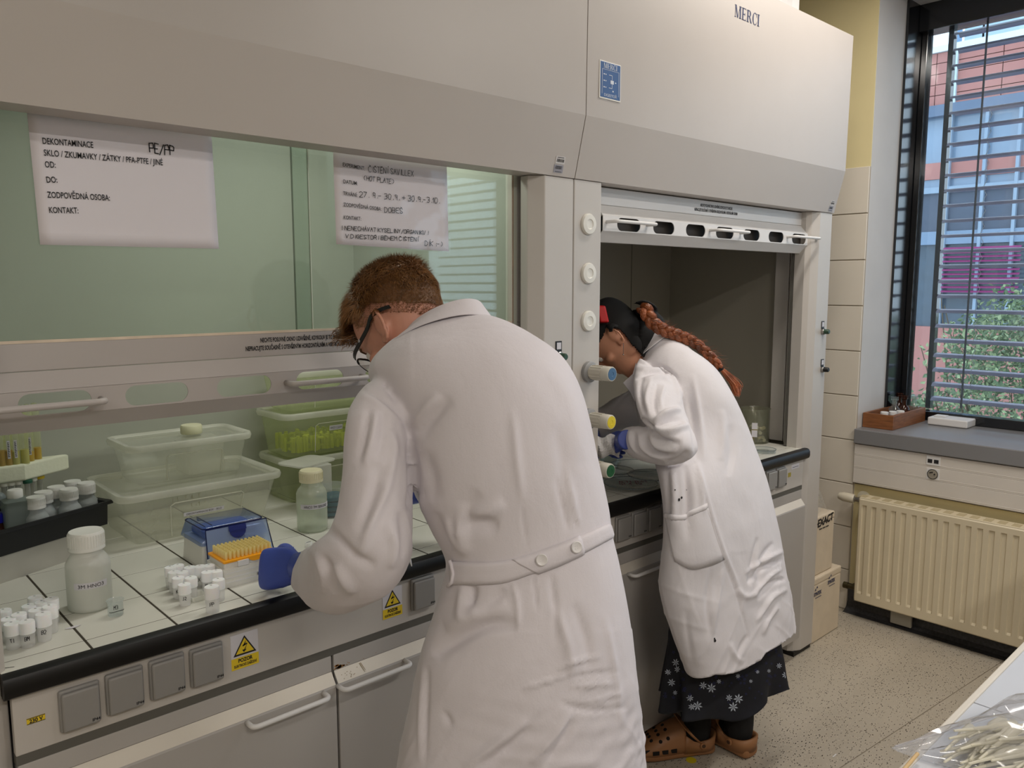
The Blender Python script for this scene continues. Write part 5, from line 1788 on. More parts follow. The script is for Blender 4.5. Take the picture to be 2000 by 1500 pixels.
m = MB(); m.lathe([(0, 0), (.019, 0), (.021, .008), (.021, .05), (.018, .056), (.016, .066), (.013, .070), (0, .070)], (3.52, 1.518, .545), 28, (-.1, 1, .05))
vh = m.build('valve_head', pm('valve_cream', (212, 204, 184), 0.4), rad, smooth=40)
m = MB(); m.cyl((3.52, 1.485, .545), (3.52, 1.52, .545), .011, 16); m.cyl((3.52, 1.50, .545), (3.585, 1.50, .545), .010, 16)
m.build('valve_body', M_chrome, rad, smooth=60)
m = MB(); m.lathe([(.012, 0), (.028, .001), (.03, .006), (.012, .010)], (3.583, 1.50, .545), 24, (-1, 0, 0)); m.build('pipe_rosette', pm('rosette_cream', (222, 214, 190), .5), rad, smooth=40)
m = MB(); m.cyl((3.52, 1.484, .135), (3.52, 1.53, .135), .012, 14); m.cyl((3.52, 1.505, .135), (3.575, 1.505, .135), .011, 14); m.lathe([(0, 0), (.015, 0), (.015, .02), (0, .02)], (3.52, 1.525, .135), 14, (0, 1, 0))
m.build('return_valve', pm('old_brass', (92, 84, 60), 0.4, metal=.8), rad, smooth=50)
jb_ = onX(1762, 1212, 3.555)
t = thing('junction_box', 'grey wall junction plate low on the dark skirting beneath the radiator', 'box', (3.56, jb_[1], .06))
m = MB(); m.box(3.535, jb_[1] - .045, .014, 3.553, jb_[1] + .045, .105); m.build('plate', pm('junction_grey', (158, 154, 142), 0.5), t, bevel=.004)

# ================================================================== STYROFOAM BOXES BY THE HOOD
M_sty = pm('styrofoam_cream', (214, 200, 178), 0.85, var=0.04, vscale=20, bump=0.15, bscale=260)
def foam_box(label, x0, x1, y0, z0, h, loc):
    t = thing('foam_box', label, 'box', (x0, y0, z0))
    m = MB(); m.box(x0, y0, z0, x1, y0 + .28, z0 + h - .0302); b_ = m.build('box_body', M_sty, t, bevel=.006)
    m = MB(); m.box(x0 - .001, y0 - .001, z0 + h - .03, x1 + .001, y0 + .281, z0 + h); l_ = m.build('box_lid', M_sty, t, bevel=.006)
    return t, b_
fb1, fbb1 = foam_box('cream foam box standing on the floor beside the hood column', 3.098, 3.345, 1.483, 0.001, .285, 0)
fb2, fbb2 = foam_box('cream foam box stacked on the floor box, black printing on its side', 3.098, 3.285, 1.497, .287, .255, 0)
def synlab(parent, px0, py0, s, mat, h, y):
    o = onY(px0, py0, y)
    m = MB()
    text_into(m, s, (o[0], y, o[2]), (1, 0, .0), (0, 0, 1), h, 'LEFT', .8, .001)
    for dx_, dz_ in ((.004, .022), (.018, .030)):
        m.add([(o[0] + dx_, y, o[2] + dz_), (o[0] + dx_ + .014, y, o[2] + dz_ + .002), (o[0] + dx_ + .008, y, o[2] + dz_ + .012)], [(0, 1, 2)])
    m.box(o[0] + .012, y - .0001, o[2] - .012, o[0] + .065, y, o[2] - .009)
    return m.build('print', mat, parent, fix=False)
M_prt = pm('print_navy', (52, 58, 92), 0.8)
synlab(fbb1, 1592, 1163, 'SYNTHEX', M_prt, .024, 1.4815) if False else None
for (x, y) in ((1590, 1166), (1617, 1142)):
    synlab(fbb1, x, y, 'SYNTEX', M_prt, .022, 1.4815)
m = MB()
o = onY(1596, 1032, 1.4955)
text_into(m, 'EXACT', (o[0] + .004, 1.4955, o[2] + .002), (1, 0, 0.06), (0, 0, 1), .045, 'LEFT', 1, .002, .14)
for k in range(3):
    m.box(o[0] + .02 + .03 * k, 1.4954, o[2] - .012, o[0] + .045 + .03 * k, 1.4956, o[2] - .007)
m.build('print', pm('print_black', (40, 38, 36), 0.8), fbb2, fix=False)
m = MB(); m.box(3.2855, 1.515, .2862, 3.3, 1.75, .2875); m.build('red_tape', pm('tape_red', (178, 70, 44), 0.6), fb1)
cw = thing('plastic_wrap', 'bunched clear plastic wrap on top of the upper foam box', 'wrap', (3.2, 1.56, .543))
m = MB(); r = random.Random(9)
N = 12; vs = []
for j in range(N + 1):
    for i in range(N + 1):
        u, v = i / N - .5, j / N - .5
        vs.append((3.20 + u * .15, 1.58 + v * .14, .545 + .11 * max(0, 1 - 3 * (u * u + v * v)) * (.7 + .6 * r.random())))
m.add(vs, [(j * (N + 1) + i, j * (N + 1) + i + 1, (j + 1) * (N + 1) + i + 1, (j + 1) * (N + 1) + i) for j in range(N) for i in range(N)])
m.build('film', tp('wrap_film', (220, 220, 214), 0.18, 0.08), cw)

# white duct box on top of the right hood
dk = thing('duct_box', 'white ventilation duct casing on top of the right fume hood', 'duct', (2.7, 1.7, 2.44))
m = MB(); m.box(2.25, 1.60, 2.438, 2.99, 2.2, 2.86); db_ = m.build('casing', M_white, dk, bevel=.004)
m = MB(); m.box(2.30, 1.597, 2.46, 2.93, 1.6005, 2.84); m.build('casing_panel', M_sashw, db_, bevel=.002)

# yellow round floor sticker
fs_ = thing('floor_sticker', 'round yellow sticker on the speckled floor by the brown clogs', 'sticker', onZ(1350, 1485, 0))
p = onZ(1350, 1485, 0)
m = MB(); m.lathe([(0, .0005), (.0165, .0005), (.0165, .0012), (0, .0012)], (p[0], p[1], 0), 28); m.build('disc', pm('sticker_yellow', (214, 196, 40), 0.5), fs_)
p = onZ(1630, 1476, 0)
ps_ = thing('paper_scrap', 'tiny white scrap of paper on the speckled floor', 'scrap', p)
m = MB(); m.box(p[0] - .012, p[1] - .002, .0005, p[0] + .012, p[1] + .002, .0012); m.build('scrap', M_white, ps_)

# ================================================================== BENCH ON THE RIGHT WITH A BAG OF PIPETTES
bn = thing('side_bench', 'white side bench in the lower right corner below the radiator', 'bench', (2.0, 0, 0))
M_bench = pm('bench_white', (196, 200, 208), 0.35, var=0.02)
for x0, x1 in ((.55, 1.314), (1.317, 2.15), (2.153, 3.3)):
    m = MB(); m.box(x0, -.42, .838, x1, .366, .86); m.build('bench_top', M_bench, bn, bevel=.001)
m = MB(); m.box(.55, .366, .836, 3.3, .376, .862); m.build('edge_strip', pm('edge_beige', (214, 208, 196), 0.45), bn, bevel=.002)
m = MB(); m.box(.57, -.40, .1, 3.28, .33, .8375); m.build('bench_carcass', M_door, bn)
m = MB(); m.box(.60, -.36, 0, 3.25, .27, .0995); m.build('bench_plinth', M_dark, bn)

bag = thing('plastic_bag', 'large clear plastic bag of white pipettes lying on the side bench corner', 'bag', (1.2, .25, .87))
M_bag = tp('bag_film', (236, 237, 240), 0.22, 0.10, (253, 253, 254), 0.9, .5)
# outline of the bag on the bench and its height field
tipb = onZ(1741, 1449, .872)
farb = onZ(2040, 1322, .90)
N, K = 34, 24
axb = (farb - tipb)[:2]; Lb = np.linalg.norm(axb); axb /= Lb
nxb = np.array([axb[1], -axb[0]])
if nxb @ -tipb[:2] < 0: nxb = -nxb
def bagp(u, v, top):
    # u from the tip along the far edge, v across towards the camera
    w = .012 + .34 * min(1.0, u * 1.5) ** .9
    p = tipb[:2] + axb * (Lb * 1.25 * u) + nxb * w * v
    env = max(0, 1 - abs(2 * v - 1) ** 3.2) * min(1, u * 3.0) ** .8
    h = (.026 + .085 * u) * env
    cr_ = .008 * math.sin(23 * u + 9 * v + 3 * math.sin(11 * v)) + .006 * math.sin(41 * u * v + 17 * v) + .005 * math.sin(31 * v - 13 * u)
    z = .8635 + (h + max(-.7 * h, cr_) * env if top else 0.0)
    return (p[0], p[1], z)
for nm, top in (('upper_film', True), ('lower_film', False)):
    m = MB()
    vs = [bagp(i / N, j / K, top) for i in range(N + 1) for j in range(K + 1)]
    m.add(vs, [(i * (K + 1) + j, i * (K + 1) + j + 1, (i + 1) * (K + 1) + j + 1, (i + 1) * (K + 1) + j) for i in range(N) for j in range(K)])
    m.build(nm, M_bag, bag, smooth=35)
# creases: welded seams catching light
m = MB(); m.tube([bagp(.02 + .9 * k / 20, .01, False) for k in range(21)], .0016, 5)
m.tube([tuple(np.array(bagp(.50 + .008 * k - .0006 * k * k, .03 + .035 * k, True)) + [0, 0, .002]) for k in range(16)], .0014, 5)
m.build('welded_seam', tp('seam_film', (236, 236, 240), 0.5, 0.08), bag, smooth=60)
M_pip = tp('pipette_plastic', (246, 243, 228), 0.75, 0.3)
r = random.Random(21)
pz = None
for k in range(120):
    u, v = r.uniform(.18, .80), r.uniform(.28, .80)
    b0 = np.array(bagp(u, v, False)); zt_ = bagp(u, v, True)[2]
    z = .8705 + r.random() * max(.0, (zt_ - .879) * .8)
    a = math.radians(math.degrees(math.atan2(axb[1], axb[0])) + r.gauss(0, 14)); d = np.array([math.cos(a), math.sin(a), r.gauss(0, .05)]); d /= np.linalg.norm(d)
    L = r.uniform(.07, .11)
    c_ = np.array([b0[0], b0[1], z])
    t = thing('plastic_pipette', 'white plastic pipette among others inside the clear bag', 'pipette', c_, 'pipettes in the clear bag')
    m = MB(); m.lathe([(.0015, 0), (.003, L * .55), (.0055, L * .62), (.0065, L * .8), (.0065, L * .97), (.004, L), (0, L)], c_ - d * L / 2, 10, d)
    m.build('pipette_body', M_pip, t, smooth=50)
st_ = thing('wooden_stick', 'thin wooden stick poking out beneath the clear bag', 'stick', onZ(1790, 1480, .87))
q0, q1 = onZ(1768, 1500, .868), onZ(1800, 1463, .872)
m = MB(); m.cyl(q0 - (q1 - q0) * 1.5, q0 + (q1 - q0) * .75, .0026, 8); m.build('stick', pm('stick_wood', (206, 176, 128), 0.6), st_, smooth=60)

# ================================================================== PEOPLE
def ring(xl, yl, xr, yr, d, t, phi=0.0):
    """cross-section seen between two pixels at view depth d, half depth t, near side raised by phi degrees"""
    dl, dr = d if isinstance(d, tuple) else (d, d)
    a, b_ = D(xl, yl, dl), D(xr, yr, dr)
    f = math.radians(phi)
    V = (HD * math.cos(f) - np.array([0, 0, 1.0]) * math.sin(f)) * t
    return ((a + b_) / 2, (b_ - a) / 2, V)


def wring(c, u, v):
    return (np.asarray(c, float), np.asarray(u, float), np.asarray(v, float))


def crom(arr, sub):
    """Catmull-Rom through rows of arr"""
    arr = np.asarray(arr, float)
    n = len(arr)
    out = []
    for i in range(n - 1):
        p0, p1, p2, p3 = arr[max(0, i - 1)], arr[i], arr[i + 1], arr[min(n - 1, i + 2)]
        for k in range(sub):
            t = k / sub
            out.append(.5 * ((2 * p1) + (-p0 + p2) * t + (2 * p0 - 5 * p1 + 4 * p2 - p3) * t * t + (-p0 + 3 * p1 - 3 * p2 + p3) * t ** 3))
    out.append(arr[-1])
    return np.array(out)


def loft(m, rings, n=40, sub=5, ex=2.2, scale=1.0, cap=True, fn=None):
    R = np.array([np.concatenate([c, u * scale, v * scale]) for c, u, v in rings])
    R = crom(R, sub)
    th = np.linspace(0, 2 * PI, n, endpoint=False)
    co, si = np.cos(th), np.sin(th)
    cu = np.sign(co) * np.abs(co) ** (2 / ex)
    sv = np.sign(si) * np.abs(si) ** (2 / ex)
    vs = []
    for i, r in enumerate(R):
        C, U, V = r[:3], r[3:6], r[6:9]
        P = C + np.outer(cu, U) + np.outer(sv, V)
        if fn is not None:
            P = fn(P, C, i / (len(R) - 1), th)
        vs.append(P)
    vs = np.concatenate(vs)
    k = len(R)
    fs = [(i * n + j, i * n + (j + 1) % n, (i + 1) * n + (j + 1) % n, (i + 1) * n + j) for i in range(k - 1) for j in range(n)]
    if cap:
        base = len(vs)
        vs = np.concatenate([vs, R[:1, :3], R[-1:, :3]])
        fs += [(base, (j + 1) % n, j) for j in range(n)] + [(base + 1, (k - 1) * n + j, (k - 1) * n + (j + 1) % n) for j in range(n)]
    return m.add(vs, fs)


def remesh(m, vox, smooth=3, fac=.5):
    me = m.mesh('tmp')
    bm = bmesh.new(); bm.from_mesh(me); bmesh.ops.recalc_face_normals(bm, faces=bm.faces); bm.to_mesh(me); bm.free()
    o = bpy.data.objects.new('tmp', me); COL.objects.link(o)
    md = o.modifiers.new('r', 'REMESH'); md.mode = 'VOXEL'; md.voxel_size = vox
    if smooth:
        ms = o.modifiers.new('s', 'SMOOTH'); ms.iterations = smooth; ms.factor = fac
    dg = bpy.context.evaluated_depsgraph_get()
    out = bpy.data.meshes.new_from_object(o.evaluated_get(dg))
    bpy.data.objects.remove(o); bpy.data.meshes.remove(me)
    return out


def getv(me):
    a = np.empty(len(me.vertices) * 3); me.vertices.foreach_get('co', a); return a.reshape(-1, 3)


def getn(me):
    a = np.empty(len(me.vertices) * 3); me.vertices.foreach_get('normal', a); return a.reshape(-1, 3)


def setv(me, v):
    me.vertices.foreach_set('co', v.astype(np.float32).ravel()); me.update()


def finish(me, name, mat, parent):
    me.name = name
    me.materials.clear(); me.materials.append(mat)
    me.polygons.foreach_set('use_smooth', [True] * len(me.polygons))
    o = bpy.data.objects.new(name, me)
    return _reg(o, parent)


def sines(P, k, seeds, n=5):
    """cheap smooth noise from warped sines, about -1..1"""
    r = np.random.default_rng(seeds)
    out = np.zeros(len(P))
    W = P + .02 * np.sin(P[:, [1, 2, 0]] * 17 + seeds)
    for i in range(n):
        d = r.normal(0, 1, 3); d /= np.linalg.norm(d)
        out += np.sin(W @ d * k * r.uniform(.6, 1.5) + r.uniform(0, 6))
    return out / n


def ridged(P, k, seed, n=4):
    r = np.random.default_rng(seed)
    W = P + .03 * np.sin(P[:, [2, 0, 1]] * 13 + seed)
    out = np.zeros(len(P))
    for i in range(n):
        d = r.normal(0, 1, 3); d /= np.linalg.norm(d)
        env = .5 + .5 * np.sin(W @ r.normal(0, 9, 3) + r.uniform(0, 6))
        out += env * (1 - np.abs(np.sin(W @ d * k * r.uniform(.7, 1.3) + r.uniform(0, 6)))) ** 4
    return out / n * 2


def folds(me, fl, back=None):
    """raise (or sink) long soft creases on the cloth: fl = (amp m, width px, [pixel polyline])"""
    v, n = getv(me), getn(me)
    q = proj(v)
    facing = -((v - EYE) / np.linalg.norm(v - EYE, axis=1)[:, None] * n).sum(1)
    w = np.clip(facing * 3 + .2, 0, 1)
    disp = np.zeros(len(v))
    for amp, wd, pl in fl:
        pl = crom(pl, 5)
        seg = np.linalg.norm(np.diff(pl, axis=0), axis=1)
        L = seg.sum(); acc = np.concatenate([[0], np.cumsum(seg)])
        best = np.full(len(v), 1e9); tt = np.zeros(len(v))
        for i in range(len(pl) - 1):
            a, b_ = pl[i], pl[i + 1]
            ab = b_ - a
            t = np.clip(((q[:, :2] - a) @ ab) / (ab @ ab + 1e-9), 0, 1)
            d = np.linalg.norm(q[:, :2] - a - t[:, None] * ab, axis=1)
            u = d < best
            best[u] = d[u]; tt[u] = (acc[i] + t[u] * seg[i]) / L
        taper = np.clip(np.sin(np.clip(tt, 0, 1) * PI), 0, 1) ** .6
        disp += amp * 1.15 * np.exp(-(best / (wd * .78)) ** 2) * taper
    setv(me, v + n * (disp * w)[:, None])


def on_surface(bvh, x, y, off):
    """the point of the cloth at a pixel, lifted by off"""
    d = ray(x, y); d = d / np.linalg.norm(d)
    h = bvh.ray_cast(Vector(EYE), Vector(d))
    if h[0] is None: return None
    return np.array(h[0]) + np.array(h[1]) * off


def band(bvh, top, bot, off=.003, sub=8, rows=4, thick=None):
    """strip of cloth laid on the surface between two pixel polylines"""
    T, B = crom(top, sub), crom(bot, sub)
    m = MB(); vs = []; ok = True
    for i in range(len(T)):
        for j in range(rows + 1):
            p = T[i] * (1 - j / rows) + B[i] * j / rows
            e = min(j, rows - j) == 0
            q = on_surface(bvh, p[0], p[1], off * (.35 if e else 1.0))
            if q is None: q = np.array(vs[-1]) if vs else EYE + ray(*p)
            vs.append(q)
    m.add(vs, [(i * (rows + 1) + j, (i + 1) * (rows + 1) + j, (i + 1) * (rows + 1) + j + 1, i * (rows + 1) + j + 1) for i in range(len(T) - 1) for j in range(rows)])
    return m


def mesh_bvh(me):
    return BVHTree.FromPolygons([tuple(p) for p in getv(me)], [tuple(p.vertices) for p in me.polygons])


def head_geo(m, X, k=1.0):
    """head in local axes (x left, y forward, z up) placed by X(x, y, z)"""
    def r(z, yf, yb, w):
        c = np.array(X(0, (yf + yb) / 2 * k, z * k)); o = np.array(X(0, 0, 0))
        return wring(c, np.array(X(w * k, 0, 0)) - o, np.array(X(0, (yf - yb) / 2 * k, 0)) - o)
    loft(m, [r(-.121, .074, .036, .016), r(-.112, .087, .004, .033), r(-.092, .093, -.022, .047), r(-.066, .092, -.05, .057), r(-.04, .091, -.072, .064), r(-.01, .089, -.09, .070),
             r(.02, .093, -.101, .0735), r(.05, .093, -.104, .0755), r(.08, .082, -.097, .072), r(.103, .055, -.072, .056), r(.118, .018, -.036, .028)], 36, 4, 2.15)
    o = np.array(X(0, 0, 0))
    ax = [np.array(X(*e)) - o for e in ((1, 0, 0), (0, 1, 0), (0, 0, 1))]
    def el(c, a, b_, d): m.ell(X(c[0] * k, c[1] * k, c[2] * k), ax[0] * a * k, ax[1] * b_ * k, ax[2] * d * k, 14, 9)
    # nose
    loft(m, [wring(X(0, .090 * k, .022 * k), ax[0] * .008 * k, ax[1] * .008 * k), wring(X(0, .100 * k, .0), ax[0] * .009 * k, ax[1] * .010 * k), wring(X(0, .110 * k, -.022 * k), ax[0] * .013 * k, ax[1] * .013 * k), wring(X(0, .104 * k, -.034 * k), ax[0] * .014 * k, ax[1] * .010 * k)], 14, 3, 2)
    el((0, .085, .034), .045, .013, .011)      # brow
    el((0, .089, -.056), .022, .011, .006)     # upper lip
    el((0, .088, -.067), .019, .011, .006)     # lower lip
    el((0, .080, -.100), .022, .016, .016)     # chin
    for s in (1, -1):
        el((s * .046, .060, -.018), .020, .020, .016)    # cheek bone
        el((s * .054, .0, -.062), .010, .030, .022)      # jaw corner
        # ear: helix, lobe and bowl
        pts = []
        for i in range(13):
            a = math.radians(60 + 235 * i / 12)
            yy = -.004 - .006 + .0165 * math.cos(a) - .010 * math.sin(a) * .6
            zz = -.004 + .031 * math.sin(a)
            pts.append(X(s * (.079 + .010 * max(0, -math.cos(a)) + .002) * k, yy * k, zz * k))
        m.tube(pts, np.array([.0036] * 4 + [.0042] * 6 + [.005] * 3) * k, 8)
        el((s * .076, -.008, -.003), .0045, .015, .027)
        el((s * .0775, .003, -.028), .005, .008, .009)


def head_frame(C, F, U):
    F = np.asarray(F, float); F /= np.linalg.norm(F)
    U = np.asarray(U, float); U -= F * (U @ F); U /= np.linalg.norm(U)
    L = np.cross(U, F)
    return lambda x, y, z: np.asarray(C) + L * x + F * y + U * z, (L, F, U)


def hand_geo(m, W, A, N, T, k=1.0, curl=(.9, 1.0, .8), thumb=.6, spread=.05):
    """W wrist, A along the hand, N back of the hand, T thumb side; five unequal bent fingers"""
    A, N, T = [np.asarray(q, float) for q in (A, N, T)]
    A /= np.linalg.norm(A); N -= A * (N @ A); N /= np.linalg.norm(N); T -= A * (T @ A) + N * (T @ N); T /= np.linalg.norm(T)
    P = lambda t, a, n: np.asarray(W) + (T * t + A * a + N * n) * k
    loft(m, [wring(P(0, -.03, 0), T * .028 * k, N * .020 * k), wring(P(0, .0, 0), T * .029 * k, N * .019 * k), wring(P(.002, .03, 0), T * .039 * k, N * .018 * k), wring(P(0, .065, .002), T * .043 * k, N * .016 * k), wring(P(0, .088, .001), T * .041 * k, N * .013 * k), wring(P(0, .096, 0), T * .034 * k, N * .009 * k)], 22, 4, 2.6)
    for i, (t0, ln, a0) in enumerate(((.030, .072, .088), (.010, .080, .092), (-.011, .075, .090), (-.030, .060, .083))):
        p = P(t0, a0 - .012, .001)
        d = A + T * spread * (1.5 - i)
        d /= np.linalg.norm(d)
        nn = N.copy()
        pts = [p]; rad = [.0105]
        for s, (fr, cu) in enumerate(zip((.45, .31, .24), curl)):
            c, sn = math.cos(cu), math.sin(cu)
            d2 = d * c - nn * sn; nn = nn * c + d * sn; d = d2
            for q in (.5, 1.0):
                pts.append(pts[-1] + d * ln * fr * .5 * k)
                rad.append((.0098, .0088, .0078)[s] if q == .5 else (.0095, .0085, .0062)[s])
        m.tube(crom(np.array(pts), 3), crom(np.array(rad)[:, None], 3)[:, 0] * k, 12)
        m.ell(pts[-1], T * .0062 * k, A * .0062 * k, N * .0062 * k, 10, 6)
    d = T * .42 + A * .80 - N * .55; d /= np.linalg.norm(d)
    pts = [P(.024, .022, -.004)]; rad = [.0135]
    for s, (ln, bend) in enumerate(((.038, 0), (.030, thumb * .6), (.025, thumb * .6))):
        d = d + (A * .7 - T * .6 - N * .5) * bend * .6; d /= np.linalg.norm(d)
        pts.append(pts[-1] + d * ln * k); rad.append((.0122, .0108, .0082)[s])
    m.tube(crom(np.array(pts), 4), crom(np.array(rad)[:, None], 4)[:, 0] * k, 12)
    m.ell(pts[-1], T * .008 * k, A * .008 * k, N * .008 * k, 10, 6)


M_skin = pm('skin_fair', (202, 146, 124), 0.5, var=0.07, vscale=30, sss=.12, bump=.08, bscale=300)
M_skin2 = pm('skin_fair_woman', (212, 152, 122), 0.5, var=0.06, vscale=30, sss=.12)
M_glove = pm('nitrile_blue', (62, 82, 168), 0.42, var=0.05, vscale=20, bump=.15, bscale=60)


def cloth_mat(name, c):
    m = pm(name, c, 0.85, var=0.015, vscale=4, bump=0.12, bscale=420, spec=.25)
    nt = m.node_tree
    b_ = nt.nodes['Principled BSDF']
    b_.inputs['Sheen Weight'].default_value = .15
    tcn = nt.nodes.new('ShaderNodeTexCoord')
    mpn = nt.nodes.new('ShaderNodeMapping')
    mpn.inputs['Scale'].default_value = (1, 1, .55)
    nt.links.new(tcn.outputs['Object'], mpn.inputs['Vector'])
    nz = nt.nodes.new('ShaderNodeTexNoise')
    nz.inputs['Scale'].default_value = 16
    nz.inputs['Detail'].default_value = 6
    nz.inputs['Roughness'].default_value = .5
    nz.inputs['Distortion'].default_value = .3
    nt.links.new(mpn.outputs[0], nz.inputs['Vector'])
    b2 = nt.nodes.new('ShaderNodeBump')
    b2.inputs['Strength'].default_value = .3
    b2.inputs['Distance'].default_value = .010
    nt.links.new(nz.outputs['Fac'], b2.inputs['Height'])
    rd = nt.nodes.new('ShaderNodeTexNoise')
    rd.noise_type = 'RIDGED_MULTIFRACTAL'
    rd.inputs['Scale'].default_value = 6.5
    rd.inputs['Detail'].default_value = 3.0
    rd.inputs['Roughness'].default_value = .55
    rd.inputs['Distortion'].default_value = .4
    mp3 = nt.nodes.new('ShaderNodeMapping')
    mp3.inputs['Rotation'].default_value = (.3, .5, .2)
    mp3.inputs['Scale'].default_value = (.8, .8, 1.5)
    nt.links.new(tcn.outputs['Object'], mp3.inputs['Vector'])
    nt.links.new(mp3.outputs[0], rd.inputs['Vector'])
    sx = nt.nodes.new('ShaderNodeSeparateXYZ')
    nt.links.new(tcn.outputs['Object'], sx.inputs[0])
    mk = nt.nodes.new('ShaderNodeMapRange')
    mk.inputs['From Min'].default_value = 1.02
    mk.inputs['From Max'].default_value = .78
    mk.inputs['To Min'].default_value = .12
    mk.inputs['To Max'].default_value = .85
    nt.links.new(sx.outputs['Z'], mk.inputs['Value'])
    b3 = nt.nodes.new('ShaderNodeBump')
    b3.inputs['Distance'].default_value = .006
    nt.links.new(mk.outputs[0], b3.inputs['Strength'])
    nt.links.new(rd.outputs['Fac'], b3.inputs['Height'])
    nt.links.new(b3.outputs[0], b2.inputs['Normal'])
    old = b_.inputs['Normal'].links[0].from_node
    nt.links.new(b2.outputs[0], old.inputs['Normal'])
    return m


M_coat = cloth_mat('coat_cotton', (219, 214, 219))
M_coat2 = cloth_mat('coat_cotton_woman', (223, 219, 222))

# ------------------------------------------------------------------ the man
man = thing('person', 'person in glasses and long white belted lab coat bending over the left worktop', 'person', (.95, 1.02, 0))
torso = [ring(772, 1640, 1272, 1640, 1.43, .20, 0), ring(775, 1500, 1258, 1500, 1.43, .19, 2), ring(792, 1400, 1250, 1412, 1.43, .18, 3), ring(806, 1335, 1243, 1335, 1.43, .172, 5), ring(824, 1262, 1234, 1258, 1.43, .165, 7),
         ring(848, 1195, 1223, 1185, 1.43, .155, 9), ring(868, 1125, 1206, 1095, 1.43, .142, 12), ring(870, 1090, 1194, 1045, 1.43, .138, 13), ring(848, 1045, 1188, 1000, 1.435, .142, 14), ring(822, 985, 1179, 955, 1.44, .15, 15),
         ring(805, 910, 1166, 895, 1.45, .16, 17), ring(792, 840, 1151, 828, 1.46, .162, 20), ring(750, 778, 1131, 764, 1.475, .155, 24), ring(722, 742, 1104, 714, 1.49, .135, 28), ring(730, 716, 1062, 680, 1.51, .11, 32),
         ring(758, 690, 1015, 655, 1.525, .09, 34), ring(790, 668, 960, 634, 1.535, .07, 35), ring(800, 652, 935, 618, 1.54, .058, 35)]
armL = [ring(742, 735, 830, 830, 1.44, .07), ring(712, 752, 806, 836, 1.42, .074), ring(685, 792, 803, 872, 1.40, .074), ring(674, 850, 806, 925, 1.385, .072), ring(668, 920, 806, 985, 1.37, .07), ring(660, 985, 806, 1040, 1.36, .07),
        ring(642, 1036, 800, 1095, 1.36, .068), ring(622, 1056, 762, 1158, 1.375, .066), ring(610, 1064, 706, 1186, 1.41, .062), ring(603, 1068, 656, 1194, 1.46, .058), ring(596, 1071, 614, 1182, 1.52, .050), ring(590, 1074, 587, 1160, 1.57, .044), ring(586, 1077, 573, 1143, 1.60, .040)]
sR_ = D(1010, 775, 1.60)
eR_ = np.array([1.30, 1.36, 1.10]); wR_ = np.array([1.13, 1.56, 1.01])


def limb(m, pts, rad, scale=1.0, n=20, sub=5):
    pts = crom(np.array(pts, float), sub); rad = crom(np.array(rad, float)[:, None], sub)[:, 0] * scale
    m.tube(pts, rad, n)


mc = MB()
loft(mc, torso, 56, 5, 2.25)
loft(mc, armL, 32, 4, 2.0)
limb(mc, [sR_, (sR_ * .6 + eR_ * .4), eR_, (eR_ + wR_) / 2, wR_], [.066, .068, .062, .056, .05])
coat = remesh(mc, .0052, 4)
v, n = getv(coat), getn(coat)
q = proj(v)
